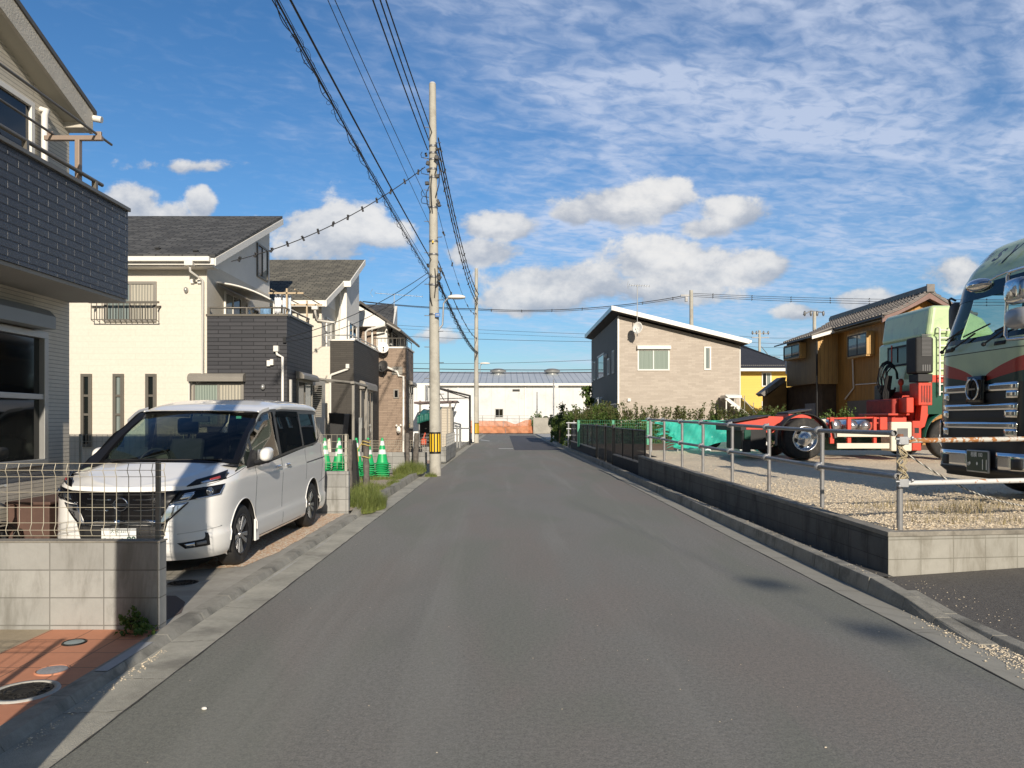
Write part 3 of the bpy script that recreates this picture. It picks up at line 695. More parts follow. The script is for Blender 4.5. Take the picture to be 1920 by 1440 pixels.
for y in (6.55, 7.35):
    a = MB(); a.tube([(-4.95, y + .26 * math.cos(i / 24 * 6.283), .33 + .26 * math.sin(i / 24 * 6.283)) for i in range(24)], .018, 6, True)
    w_ = a.build('wheel', m_black, t); a = MB()
    for i in range(10): a.cyl((-4.95, y, .33), (-4.95, y + .26 * math.cos(i * .628), .33 + .26 * math.sin(i * .628)), .0025, n=4)
    a.build('spokes', m_silver, w_)
MB().tube([(-4.95, 6.55, .33), (-4.95, 6.75, .78), (-4.95, 7.2, .80), (-4.95, 7.35, .33)], .016).tube([(-4.95, 6.75, .78), (-4.95, 6.95, .33), (-4.95, 7.2, .8)], .016).build('frame', M('black_gloss', (.015, .015, .018), .3), t)
MB().tube([(-5.15, 7.1, .98), (-4.95, 7.2, .95), (-4.75, 7.1, .98)], .014).tube([(-4.95, 7.2, .8), (-4.95, 7.2, .95)], .014).build('handlebar', m_silver, t)
MB().ball((-4.95, 6.7, .88), (.07, .13, .035)).build('saddle', m_black, t)

# ================================================================== HOUSE with the two-storey cream wall
m_cream = brickmat('cream_siding', (.735, .68, .575), (.72, .665, .56), (.665, .61, .505), 1.2, .15, .004, .37, .7, .4, spec=.25, bd=.006, grit=.5)
m_greyt = brickmat('charcoal_tile', (.060, .060, .066), (.042, .043, .048), (.012, .012, .014), .60, .10, .010, .5, .55, .7, spec=.35)
m_brownt = brickmat('olive_charcoal_tile', (.075, .068, .058), (.060, .054, .047), (.035, .032, .028), .45, .07, .004, .5, .65, .6, spec=.3)
m_tan = brickmat('brown_tile', (.36, .27, .20), (.27, .20, .15), (.19, .145, .11), .40, .075, .006, .5, .7, .6, spec=.3)
m_greywall = M('white_render', (.80, .78, .72), .85, var=.04, vs=2, bump=.15, bs_=30)
h1 = thing('house', 'cream house with a charcoal tiled balcony block and grey shed roof behind the minivan', 'house', (-11, 21, .1))
Y1 = 19.0; XC = fx(388, Y1); XL = -17.0; ZB = 4.25
wall(h1, m_cream, XL, XC, Y1, 24.0, .05, 5.62)
def r1(y): return 5.64 + (y - 18.6) * .443
# road-side gable part
a = MB(); a.prism([(XC - .003, Y1 + .003, .05), (XC - .003, 24.0, .05), (XC - .003, 24.0, r1(24.0) - .16), (XC - .003, Y1 + .003, r1(Y1) - .16)], (-9.39, 0, 0)); a.build('gable_wall', m_greywall, h1)
rf = MB(); rf.prism([(XC + .36, 18.6, r1(18.6)), (XC + .36, 24.25, r1(24.25)), (XC + .36, 24.25, r1(24.25) + .09), (XC + .36, 18.6, r1(18.6) + .09)], (-6.0, 0, 0))
rf.prism([(XC + .36 - 6.003, 18.6, r1(18.6)), (XC + .36 - 6.003, 24.5, r1(24.5)), (XC + .36 - 6.003, 24.5, r1(24.5) + .09), (XC + .36 - 6.003, 18.6, r1(18.6) + .09)], (-5.0, 0, 0))
rfo = rf.build('roof', m_shing, h1)
a = MB(); a.prism([(XC + .36, 18.58, r1(18.6) - .19), (XC + .36, 24.25, r1(24.25) - .19), (XC + .36, 24.25, r1(24.25) - .003), (XC + .36, 18.58, r1(18.6) - .003)], (.03, 0, 0)); a.build('barge_board', m_white, rfo)
a = MB(); a.box(XL, XC + .36, 18.54, 18.60, 5.46, 5.63); a.box(XL, XC + .28, 18.42, 18.53, 5.53, 5.65); a.build('eave_gutter', m_white, rfo, bevel=.01)
MB().box(XL, XC + .3, 18.62, Y1, 5.43, 5.46).build('soffit', m_white, rfo)
a = MB()
for i in range(9): a.box(XC - .3 - i * 1.1, XC - .18 - i * 1.1, 18.85 + .3 * (i % 2), 18.95 + .3 * (i % 2), r1(18.9 + .3 * (i % 2)) + .09, r1(18.9 + .3 * (i % 2)) + .13)
build_each(a, 'snow_guards', m_black, rfo)
MB().box(XC - .12, XC, 24.0, 24.05, .1, r1(24) - .15).build('corner_trim', m_white, h1)
# balcony block
BX = fx(538, Y1)
wall(h1, m_greyt, XC + .004, BX, Y1 - .004, Y1 + .11, .05, ZB, 'balcony_block'); 
wall(h1, m_greyt, BX - .12, BX - .001, Y1 + .1105, 21.5, .05, ZB + .03, 'balcony_block')
wall(h1, m_greyt, XC + .004, BX - .12, 21.38, 21.5, .05, ZB, 'balcony_block')
a = MB(); a.box(XC - .02, BX + .03, Y1 - .03, Y1 + .13, ZB + .001, ZB + .05); a.box(BX - .14, BX + .03, Y1 + .13, 21.55, ZB + .032, ZB + .08); a.build('coping', m_bronze, h1)
MB().box(XC + .01, BX - .12, Y1 + .11, 21.38, 3.0, 3.05).build('balcony_floor', m_greywall, h1)
a = MB(); a.tube([(XC + .02, Y1 + .05, ZB + .22), (BX - .06, Y1 + .05, ZB + .22), (BX - .06, 21.4, ZB + .25)], .022, 6)
for x in (XC + .04, XC + 1.0, BX - .08): a.box(x - .02, x + .02, Y1 + .03, Y1 + .07, ZB + .05, ZB + .22)
for y in (20.2, 21.3): a.box(BX - .08, BX - .04, y - .02, y + .02, ZB + .08, ZB + .25)
a.build('railing', m_bronze, h1)
# awning roof over the balcony
aw = MB(); A0, A1 = sy(452, XC), sy(540, XC + .9)
def awn(u, v): y = 19.6 + 2.6 * u; w = 1.55 * v; return (XC + .02 + w, y, 5.20 - .10 * v - .42 * v * v)
aw.grid(awn, 8, 8); awo = aw.build('balcony_awning', M('milky_panel', (.42, .40, .34), .35, var=.05), h1, solid=.012)
a = MB()
for y in (19.6, 20.9, 22.2): a.tube([(XC + .02 + 1.55 * i / 8, y, 5.215 - .1 * i / 8 - .42 * (i / 8) ** 2) for i in range(9)], .022, 6)
a.tube([(XC + 1.57, 19.6, 4.69), (XC + 1.57, 22.2, 4.69)], .025, 6); a.cyl((XC + 1.5, 19.65, 4.7), (XC + 1.5, 19.65, ZB + .1), .022); a.cyl((XC + 1.5, 21.3, 4.7), (XC + 1.5, 21.3, ZB + .1), .022)
a.build('awning_frame', m_white, awo)
# windows
wz = lambda py, Y=Y1: fz(py, Y)
window(h1, 'F', Y1, fx(196, Y1), fx(294, Y1), fz(604, Y1), fz(528, Y1), m_shut, [m_lace, m_curt], .07)
for px in (153, 213, 274):
    x0, x1 = fx(px, Y1), fx(px + 20, Y1)
    window(h1, 'F', Y1, x0, x1, fz(838, Y1), fz(701, Y1), m_bronze, [m_lace if px == 213 else m_wglass], .075, .06, rails=(fz(778, Y1) + .01, fz(742, Y1)))
xw0, xw1 = fx(362, Y1), fx(458, Y1)
window(h1, 'F', Y1 - .008, xw0, xw1, fz(800, Y1), fz(717, Y1), m_shut, [m_curtg, m_curt], .06)
shutterbox(h1, 'F', Y1 - .008, xw0 - .06, xw1 + .04, fz(716, Y1), fz(700, Y1), m_shut, .22)
xs0, xs1 = sy(420, XC), sy(451, XC)
window(h1, 'E', XC, xs0, xs1, 3.06, fz(538, 19.6), m_white, [m_lace, m_wglass], .06)
window(h1, 'E', XC, sy(462, XC), sy(484, XC), 3.06, 5.0, m_white, [m_wglass], .06)
window(h1, 'E', XC, sy(481, XC), sy(501, XC), fz(525, 23.4), fz(463, 23.4), m_bronze, [m_wglass, m_lace], .06)
# small balcony rail under the left window
a = MB(); r0, r1x = fx(180, Y1), fx(301, Y1); yo = Y1 - .22; zt_, zb_ = fz(571, Y1), fz(602, Y1)
for k_ in range(13):
    x = r0 + (r1x - r0) * k_ / 12; a.tube([(x, yo, zt_), (x, yo, zb_), (x, yo + .12, zb_ - .03)], .011, 5)
a.box(r0 - .06, r1x + .06, yo - .02, yo + .03, zt_, zt_ + .05); a.box(r0, r1x, yo - .012, yo + .012, zb_, zb_ + .02); a.box(r0, r0 + .03, yo, Y1, zt_ - .1, zt_ - .06); a.box(r1x - .03, r1x, yo, Y1, zt_ - .1, zt_ - .06)
a.build('window_railing', m_bronze, h1)
pipe(h1, [(XC - .22, 18.48, 5.55), (XC - .22, 18.5, 5.3), (XC - .08, 18.92, 5.15), (XC - .08, 18.92, 2.62), (XC - .2, 18.92, 2.55), (XC - 1.15 + .28, 18.92, 2.38), (XC - .9, 18.92, .2)][:5] + [(XC - .40, 18.92, fz(701, 19)), (XC - .41, 18.92, .2)], .032)
MB().box(XC - .33, XC - .12, 18.4, 18.58, 5.42, 5.56).build('hopper', m_pipe, h1, bevel=.01)
pipe(h1, [(fx(520, Y1), Y1 - .06, fz(660, Y1)), (fx(521, Y1), Y1 - .06, fz(665, Y1)), (fx(531, Y1), Y1 - .06, fz(670, Y1)), (fx(531, Y1), Y1 - .06, .2)], .035)
MB().box(fx(515, Y1), fx(524, Y1), Y1 - .13, Y1 - .008, fz(660, Y1), fz(649, Y1)).build('hopper', m_pipe, h1, bevel=.01)
pipe(h1, [(BX + .05, sy(545, BX + .05), fz(712, 19.2)), (BX + .05, sy(545, BX + .05), .2)], .04)
a = MB()
for px, py in ((505, 682), (511, 680)): a.box(fx(px - 3, Y1), fx(px + 3, Y1), Y1 - .09, Y1 - .006, fz(py + 5, Y1), fz(py - 6, Y1))
for px, py in ((362, 528), (375, 528)): a.box(fx(px - 3, Y1), fx(px + 3, Y1), Y1 - .07, Y1 - .001, fz(py + 4, Y1), fz(py - 4, Y1))
build_each(a, 'junction_box', m_white, h1, bevel=.006)
for px, py in ((350, 544), (494, 726)):
    MB().ball((fx(px, Y1), Y1 - .04, fz(py, Y1)), (.055, .07, .075)).build('vent_hood', m_silver, h1)
MB().box(fx(532, Y1), fx(538, Y1) - .004, Y1 - .08, Y1 - .008, fz(643, Y1), fz(632, Y1)).build('meter_bracket', m_black, h1)
# side window with shutter, canopy
ya_, yb_ = sy(556, BX), sy(584, BX)
window(h1, 'E', BX, ya_, min(yb_, 21.4), .55, fz(713, 20.6), m_shut, [m_wglass, m_lace], .07)
shutterbox(h1, 'E', BX, ya_ - .06, min(yb_, 21.4) + .05, fz(713, 20.6), fz(705, 20) + .12, m_shut, .22)
c = MB(); cz = fz(714, 21.8); c.obox((BX + .62, 22.6, cz), (1.2, 2.1, .05), Matrix.Rotation(R(6), 3, 'Y')); cn = c.build('terrace_roof', M('smoke_panel', (.20, .19, .17), .3, var=.05), h1)
c = MB()
for y in (21.6, 23.6): c.box(BX + 1.12, BX + 1.19, y, y + .07, .1, cz - .05)
c.box(BX + 1.10, BX + 1.2, 21.5, 23.7, cz - .10, cz - .03)
c.build('post', m_shut, cn)
# second low part behind: louvre window panel
wall(h1, m_cream, BX - 2.0, BX - .3, 22.6, 24.3, .05, 2.9, 'rear_wing')
lv = MB(); 
for i in range(16): lv.box(fx(586, 22.6), fx(604, 22.6), 22.54, 22.59, 1.7 + i * .06, 1.745 + i * .06)
lv.build('louvre', m_shut, h1)
# laundry
lt = thing('laundry_stand', 'tan laundry poles on the charcoal balcony of the cream house', 'laundry rack', (BX - .4, 20.2, ZB))
mt = M('tan_pole', (.52, .40, .25), .5, var=.05); a = MB()
for y in (19.25, 21.2): a.box(BX - .10, BX - .06, y, y + .05, 3.1, 5.0); a.box(BX - .55, BX + .35, y, y + .05, 4.86, 4.9)
a.build('stand', mt, lt); MB().tube([(BX + .2, 19.0, 4.93), (BX + .2, 21.6, 4.95)], .016).tube([(BX - .4, 19.0, 4.93), (BX - .4, 21.6, 4.95)], .016).build('laundry_pole', mt, lt)
m_cloth = M('white_cloth', (.72, .74, .76), .9, var=.08, vs=5); m_clothb = M('striped_blue_cloth', (.16, .28, .42), .9, var=.5, vs=9)
def cloth(x0, x1, y, z0, z1, mat, label, gap=.03, seed=0):
    rr = random.Random(seed)
    def fn(u, v): return (x0 + (x1 - x0) * u, y + .035 * math.sin(u * 23 + seed) * (1 - v * .6), z0 + (z1 - z0) * v + .012 * math.sin(u * 9))
    solo(MB().grid(fn, 24, 6), 'laundry', mat, label, 'laundry', 'washing hung on the balcony', solid=.006)
cloth(fx(514, 19.4), fx(527, 19.4), 19.42, ZB + .12, 4.86, m_cloth, 'long white towel hanging on the charcoal balcony, left of its neighbour towel', seed=1)
cloth(fx(529, 19.4), fx(545, 19.4), 19.44, ZB + .05, 4.84, M('pale_blue_cloth', (.62, .70, .78), .9, var=.1, vs=20), 'pale blue striped towel hanging on the charcoal balcony corner', seed=2)
cloth(fx(488, 19.6), fx(508, 19.6), 19.6, ZB + .05, 4.55, m_clothb, 'blue patterned cloth drying low behind the balcony railing', seed=3)
cloth(fx(473, 19.6), fx(488, 19.6), 19.66, ZB + .02, 4.35, m_cloth, 'small white cloth drying left of the blue patterned cloth', seed=4)

# ================================================================== SECOND HOUSE
h2 = thing('house', 'white house with olive charcoal balcony block, stepped eave and grey shingle roof', 'house', (-8.5, 29, .1))
Y2 = 26.0; X2 = fx(603, Y2); Yj = 28.2; Xj = fx(650, Yj); Yk = 30.6
def r2(y): return 5.66 + (y - 25.6) * .478
wall(h2, m_cream, -14, X2, Y2, Yk, .1, r2(26) - .12)
a = MB(); a.prism([(X2 - .003, Y2 + .003, .1), (X2 - .003, Yj, .1), (X2 - .003, Yk, .1), (X2 - .003, Yk, r2(Yk) - .15), (X2 - .003, Y2 + .003, r2(Y2) - .15)], (-7.6, 0, 0)); a.build('gable_wall', m_greywall, h2)
a = MB(); a.prism([(Xj, Yj, .1), (Xj, Yk, .1), (Xj, Yk, r2(Yk) - .16), (Xj, Yj, r2(Yj) - .16)], (X2 - Xj, 0, 0)); a.build('gable_wall', m_greywall, h2)
a = MB(); a.prism([(-14, 25.6, r2(25.6)), (X2 + .22, 25.6, r2(25.6)), (Xj - .05, 27.85, r2(27.85)), (Xj + .2, 27.85, r2(27.85)), (Xj + .2, 30.75, r2(30.75)), (-14, 30.75, r2(30.75))], (0, 0, .09))
ro = a.build('roof', brickmat('brown_shingles', (.21, .195, .155), (.10, .095, .08), (.04, .04, .035), .33, .17, .018, .37, .8, .6, vec='roof', spec=.25), h2)
def beam(pts, w, h): 
    mb = MB()
    for p, q in zip(pts, pts[1:]):
        p, q = Vector(p), Vector(q); mb.prism([p + Vector((0, 0, -h)), p, p + Vector((w, 0, 0)), p + Vector((w, 0, -h))], q - p)
    return mb
a = MB(); a.box(-14, X2 + .22, 25.55, 25.6, r2(25.6) - .16, r2(25.6) + .05); a.box(Xj - .05, Xj + .2, 27.8, 27.85, r2(27.85) - .16, r2(27.85) + .05)
a.prism([(X2 + .22, 25.6, r2(25.6) - .16), (X2 + .22, 25.6, r2(25.6) + .05), (X2 + .27, 25.6, r2(25.6) + .05), (X2 + .27, 25.6, r2(25.6) - .16)], (Xj - .05 - X2 - .22, 2.25, r2(27.85) - r2(25.6)))
a.prism([(Xj + .2, 27.8, r2(27.85) - .16), (Xj + .2, 27.8, r2(27.85) + .06), (Xj + .24, 27.8, r2(27.85) + .06), (Xj + .24, 27.8, r2(27.85) - .16)], (0, 2.95, r2(30.75) - r2(27.8)))
a.build('fascia', m_white, ro)
pipe(h2, [(X2 - .1, 25.5, 5.5), (X2 - .1, 25.5, 5.3), (X2 - .12, 25.9, 5.1), (X2 - .12, 25.9, fz(604, 26) + .06), (X2 + .5, 25.9, fz(604, 26) - .04)], .04)
MB().box(X2 - .2, X2 + .0, 25.42, 25.56, 5.38, 5.52).build('hopper', m_pipe, h2)
pipe(h2, [(Xj - .18, 27.74, r2(27.85) - .2), (Xj - .22, 28.1, r2(27.85) - .5), (X2 + .10, 28.12, 4.6)], .035)
b0, b1 = fx(619, Y2), fx(663, Y2); Z2 = fz(639, Y2)
wall(h2, m_brownt, b0, b1, Y2 - .006, Y2 + .12, .1, Z2, 'balcony_block'); wall(h2, m_brownt, b1 - .12, b1 - .001, Y2 + .1205, 31.2, .1, Z2 + .06, 'balcony_block')
wall(h2, m_cream, b0 - .75, b0 - .004, Y2 - .003, Y2 + .12, .1, Z2 - .2, 'wall')
a = MB(); a.box(b0 - .05, b1 + .03, Y2 - .03, Y2 + .14, Z2 + .001, Z2 + .05); a.box(b1 - .14, b1 + .03, Y2 + .14, 31.25, Z2 + .062, Z2 + .11); a.build('coping', m_white, h2)
a = MB(); a.tube([(fx(600, Y2), Y2 + .05, Z2 + .2), (b1 - .05, Y2 + .05, Z2 + .2), (b1 - .05, 31.1, Z2 + .26)], .022, 6)
for y in (27.5, 29, 30.6): a.box(b1 - .07, b1 - .03, y, y + .04, Z2 + .1, Z2 + .26)
a.build('railing', m_silver, h2)
window(h2, 'E', X2, sy(611, X2), sy(628, X2), 3.2, fz(597, 27), m_white, [m_lace, m_wglass], .06)
window(h2, 'E', Xj, sy(653, Xj), sy(668, Xj), 3.3, fz(605, 29), m_white, [m_wglass, m_wglass], .06)
shx, shy = sy(675, b1), sy(697, b1)
window(h2, 'E', b1, shx, shy, .3, fz(731, 28), m_shut, [M('shutter_slats', (.15, .135, .11), .5, .2, var=.1, vs=20, bump=.3), m_wglass, m_lace], .07)
shutterbox(h2, 'E', b1, shx - .1, shy + .08, fz(731, 28), fz(721, 28) + .1, m_shut, .22)
pipe(h2, [(fx(653, Y2), Y2 - .07, fz(686, Y2)), (fx(653, Y2), Y2 - .07, fz(692, Y2)), (fx(622, Y2), Y2 - .07, fz(703, Y2)), (fx(620, Y2), Y2 - .07, fz(708, Y2)), (fx(620, Y2), Y2 - .07, .2)], .04)
MB().box(fx(650, Y2), fx(656, Y2), Y2 - .15, Y2 - .01, fz(691, Y2), fz(683, Y2)).build('hopper', m_pipe, h2)
gp = thing('gate_post', 'slim pale intercom post with a dark panel beside the second house', 'post', (fx(675, 23), 23, .1))
MB().box(fx(673, 23), fx(679, 23), 22.95, 23.05, .1, fz(783, 23)).build('post', m_silver, gp, bevel=.01); MB().box(fx(678, 22.9), fx(683, 22.9), 22.9, 23.0, .1, fz(803, 23)).build('panel', m_black, gp)
s = MB(); z0 = .1; s.prism([(fx(622, 24.6), 24.6, z0), (fx(637, 24.6), 24.6, z0), (fx(646, 24.6), 24.6, fz(776, 24.6)), (fx(616, 24.6), 24.6, fz(774, 24.6))], (0, .8, 0))
solo(s, 'planter_bin', M('black_sheet', (.018, .018, .018), .6, var=.2), 'tall black tapering bin standing by the second house wall', 'bin', bevel=.02)

# ================================================================== THIRD HOUSE
h3 = thing('house', 'brown tiled third house with white gable, satellite dishes and dark low roof', 'house', (-7, 35, .1))
Y3 = 33.0; c0, c1 = fx(700, Y3), fx(762, Y3); Z3 = fz(653, Y3)
wall(h3, m_tan, c0, c1, Y3, Y3 + .12, .1, Z3, 'balcony_block'); wall(h3, m_tan, c1 - .12, c1 - .001, Y3 + .1205, sy(775, c1), .1, Z3 + .02, 'balcony_block')
a = MB(); a.box(c0, c1 + .04, Y3 - .04, Y3 + .14, Z3 + .001, Z3 + .07); a.box(c1 - .14, c1 + .04, Y3 + .14, 35.6, Z3 + .022, Z3 + .09); a.build('coping', m_white, h3)
a = MB(); a.tube([(c0, Y3 + .05, Z3 + .45), (c1 - .08, Y3 + .05, Z3 + .45), (c1 - .08, 35.5, Z3 + .47)], .025, 6)
for i in range(9): x = c0 + (c1 - .1 - c0) * i / 8; a.cyl((x, Y3 + .05, Z3 + .05), (x, Y3 + .05, Z3 + .45), .012, n=5)
for y in (34, 35.4): a.cyl((c1 - .08, y, Z3 + .05), (c1 - .08, y, Z3 + .46), .015, n=5)
a.build('railing', m_bronze, h3)
Yw = 35.0
wl = fx(668, Yw); wr = fx(726, Yw); Ze = fz(612, Yw)
wall(h3, m_greywall, wl - 4, wr, Yw, 42, .1, Ze + .2)
wall(h3, m_tan, wl - 4, wr - .5, Yw - .05, Yw - .002, 4.4, Ze - .1, 'panel_wall')
# front low gable roof, ridge running away from the road
xr_, zr_ = fx(676, 34.4), fz(569, 34.4); xe_, ze_ = fx(749, 34.4), fz(620, 34.4)
a = MB(); a.prism([(xr_, 34.4, zr_), (xe_, 34.4, ze_), (xe_, 34.4, ze_ + .13), (xr_, 34.4, zr_ + .13)], (0, 8, 0)); a.prism([(xr_, 34.4, zr_), (xr_ - 2.2, 34.4, zr_ - 1.3), (xr_ - 2.2, 34.4, zr_ - 1.17), (xr_, 34.4, zr_ + .13)], (0, 8, 0))
ro = a.build('roof', M('brown_roof_tile', (.085, .075, .065), .7, var=.25, vs=8, bump=.6, bs_=20), h3)
a = MB(); a.prism([(xr_ - .1, 34.5, zr_ - .1), (fx(722, 34.5), 34.5, fz(602, 34.5)), (fx(722, 34.5), 34.5, fz(612, 34.5)), (xr_ - 1.6, 34.5, fz(612, 34.5))], (0, .3, 0)); a.build('gable', m_white, ro)
a = MB(); a.tube([(xe_ + .02, 34.3, ze_ + .02), (xe_ + .02, 42, ze_ + .02)], .06, 6); a.tube([(fx(724, 34.2), 34.3, fz(606, 34.3)), (fx(748, 34.2), 34.3, fz(620, 34.3))], .05, 6); a.build('eave_gutter', m_shut, ro)
pipe(h3, [(fx(722, 34.3), 34.3, fz(610, 34.3)), (fx(690, 34.3), 34.35, fz(618, 34.3)), (fx(685, 34.3), 34.4, fz(622, 34.3)), (fx(685, 34.3), 34.4, 4.6)], .05)
MB().tube([(fx(697, 34.5), 34.6, fz(612, 34.5)), (fx(697, 34.5), 34.6, 4.6)], .045, 6).build('downpipe', m_pipe, h3)
window(h3, 'E', wr, sy(728, wr), sy(745, wr) - .1, 4.9, fz(622, 36.5), m_bronze, [m_wglass, m_wglass], .06)
# upper grey roof behind
a = MB(); a.prism([(fx(688, 37), 36, fz(600, 37)), (fx(741, 37), 36, fz(628, 37)), (fx(745, 42), 41, fz(574, 41)), (fx(688, 42), 41, fz(574, 41))], (0, 0, .1)); a.build('roof', m_shing, h3)
a = MB(); a.prism([(fx(741, 37), 36, fz(628, 37)), (fx(745, 41), 41, fz(574, 41)), (fx(745, 41), 41, .3), (fx(741, 37) , 36.0, .3)], (-2.5, 0, 0)); a.build('wall', m_greywall, h3)
window(h3, 'F', Y3 - .0, fx(738, Y3), fx(762, Y3) - .35 + .02, fz(747, Y3), fz(730, Y3), m_shut, [m_wglass], .05)
a = MB()
for i in range(5): a.box(fx(735, Y3), fx(757, Y3) - .05, Y3 - .05, Y3 - .002, fz(703, Y3) - i * .07 + .3, fz(703, Y3) - i * .07 + .36)
a.build('louvre', m_shut, h3)
pipe(h3, [(fx(722, Y3), Y3 - .3, fz(687, Y3)), (fx(745, Y3), Y3 - .08, fz(697, Y3)), (fx(748, Y3), Y3 - .08, fz(705, Y3)), (fx(759, Y3) - .05, Y3 - .08, fz(706, Y3)), (fx(759, Y3) - .05, Y3 - .08, .2)], .05)
ya_, yb_ = sy(765, c1), sy(773, c1)
window(h3, 'E', c1, ya_, yb_, 1.2, fz(722, 34), m_shut, [m_wglass, m_wglass], .06); shutterbox(h3, 'E', c1, ya_ - .1, yb_ + .05, fz(722, 34), fz(714, 34), m_shut, .22)
def dish(x, y, z, r, mat, label, par_n='satellite_dish', face=(.25, -1, .35), arm=m_black):
    t = thing(par_n, label, 'satellite dish', (x, y, z), world=True)
    q = Vector(face).normalized().to_track_quat('Z', 'Y').to_matrix()
    a = MB(); n = 20
    vs = []
    for j in range(5):
        rr_ = r * j / 4
        for i in range(n): vs.append(Vector((x, y, z)) + q @ Vector((rr_ * math.cos(i / n * 6.283), rr_ * 1.08 * math.sin(i / n * 6.283), .35 * rr_ * rr_ / r - .18 * r)))
    a.add(vs, [(j * n + i, j * n + (i + 1) % n, (j + 1) * n + (i + 1) % n, (j + 1) * n + i) for j in range(4) for i in range(n)], True); a.build('dish', mat, t, solid=.012)
    f = Vector((x, y, z)) + q @ Vector((0, -r * .4, r * .95)); b = Vector((x, y, z)) + q @ Vector((0, -r, 0))
    a = MB(); a.tube([b, f], .012, 5); a.ball(f, .035); a.build('feed_arm', arm, t)
    a = MB(); a.tube([(x, y + .02, z), (x, y + .18, z - .05), (x, y + .18, z - r - .15)], .02, 6); a.build('bracket', arm, t)
dish(fx(718, 32.6), 32.6, fz(652, 32.6), .25, m_white, 'white satellite dish on the balcony corner of the brown tiled third house')
dish(fx(718, 32.6), 32.6, fz(687, 32.6), .25, M('dish_dark', (.04, .038, .036), .6), 'black satellite dish below the white one on the third house', face=(-.3, -1, .3))
def antenna(x, y, z, hgt, label, L=.9, dirx=(1, 0, 0)):
    t = thing('tv_antenna', label, 'antenna', (x, y, z)); d = Vector(dirx).normalized(); s_ = d.cross(Vector((0, 0, 1)))
    MB().cyl((x, y, z), (x, y, z + hgt), .018, n=6).build('mast', m_silver, t)
    a = MB(); c = Vector((x, y, z + hgt - .05)); a.tube([c - d * L * .4, c + d * L * .6], .012, 5)
    for i in range(9): p = c + d * (L * (i / 8 - .4)); w_ = .16 - .008 * i; a.tube([p - s_ * w_ - Vector((0, 0, .05)), p + s_ * w_ + Vector((0, 0, .05))], .006, 4)
    a.tube([c - d * L * .45 + Vector((0, 0, .2)), c - d * L * .5, c - d * L * .45 - Vector((0, 0, .2))], .01, 4)
    a.build('aerial', m_silver, t)
antenna(fx(739, 38), 38, fz(578, 38), .75, 'comb-like tv antenna on the roof of the third house', 2.4, (1, .1, -.06))
# ================================================================== BEIGE HOUSE ON THE RIGHT
m_btile = brickmat('beige_ripple_tile', (.54, .475, .40), (.45, .39, .325), (.39, .335, .275), .38, .085, .003, .5, .75, .5, spec=.25, grit=1.2)
m_dgrey = M('slate_grey_render', (.175, .158, .132), .8, var=.05, vs=2, bump=.2, bs_=40)
hb = thing('house', 'beige tiled house with a white edged mono-pitch roof standing behind the hedge', 'house', (8.8, 44, .4))
YB = 38.0; xa, xb_ = fx(1159, YB), fx(1386, YB); yB2 = 49.7
def rz(x): return 7.28 + (x - (xa - .33)) * (5.60 - 7.28) / (fx(1404, 37.5) - (xa - .33))
a = MB(); a.prism([(xa, YB, .2), (xb_, YB, .2), (xb_, YB, rz(xb_) - .28), (xa, YB, rz(xa) - .28)], (0, .2, 0)); a.build('front_wall', m_btile, hb)
a = MB(); a.prism([(xa - .003, YB + .01, .2), (xb_ - .02, YB + .01, .2), (xb_ - .02, YB + .01, rz(xb_) - .30), (xa - .003, YB + .01, rz(xa) - .29)], (0, yB2 - YB, 0)); a.build('wall', m_dgrey, hb)
a = MB(); x0, x1 = xa - .36, fx(1404, 37.5)
a.prism([(x0, 37.45, rz(x0)), (x1, 37.45, rz(x1)), (x1, 37.45, rz(x1) + .04), (x0, 37.45, rz(x0) + .04)], (0, 12.7, 0)); ro = a.build('roof', m_silver, hb)
a = MB(); a.prism([(x0 - .02, 37.43, rz(x0) - .17), (x1, 37.43, rz(x1) - .17), (x1, 37.43, rz(x1) + .055), (x0 - .02, 37.43, rz(x0) + .055)], (0, -.03, 0)); a.build('fascia', m_white, ro)
a = MB(); a.prism([(x0 - .02, 37.43, rz(x0) - .17), (x0 - .02, 37.43, rz(x0) + .055), (x0 - .02, 50.2, rz(x0) + .055), (x0 - .02, 50.2, rz(x0) - .17)], (-.03, 0, 0)); a.build('side_fascia', m_silver, ro)
a = MB(); a.prism([(x0, 37.44, rz(x0) - .18), (x1 - .03, 37.44, rz(x1) - .18), (x1 - .03, 37.44, rz(x1) - .16), (x0, 37.44, rz(x0) - .16)], (0, 12.7, 0)); a.build('soffit', M('dark_soffit', (.06, .055, .05), .8, var=.05), ro)
MB().tube([(x1 + .06, 37.4, rz(x1) - .05), (x1 + .06, 50, rz(x1) - .05)], .07, 8).build('eave_gutter', m_white, ro)
MB().box(xa - .03, xa + .05, YB - .03, YB + .0, .2, rz(xa) - .3).build('corner_trim', m_white, hb)
pipe(hb, [(xb_ + .05, YB + .05, rz(xb_) - .3), (xb_ + .05, YB + .05, .3)], .04)
window(hb, 'F', YB, fx(1195, YB), fx(1255, YB), fz(695, YB), fz(655, YB), m_white, [m_curtg, m_curtg], .07)
shutterbox(hb, 'F', YB, fx(1194, YB), fx(1257, YB), fz(655, YB), fz(647.5, YB), m_white, .2)
window(hb, 'F', YB, fx(1320, YB), fx(1333, YB), fz(694, YB), fz(650, YB), m_white, [m_lace], .08)
for a0, a1, p0, p1, pm in ((1149, 1152, 700, 657, m_lace), (1140, 1143.5, 703, 672, m_lace), (1121, 1133, 709, 665, m_wglass), (1114.5, 1117, 713, 678, m_lace), (1110.8, 1112.5, 716, 678, m_lace)):
    ym, yn = sy(a1, xa), sy(a0, xa); yc = (ym + yn) / 2
    window(hb, 'W', xa, ym, yn, fz(p0, yc), fz(p1, yc), m_white, [pm], .09, .05)
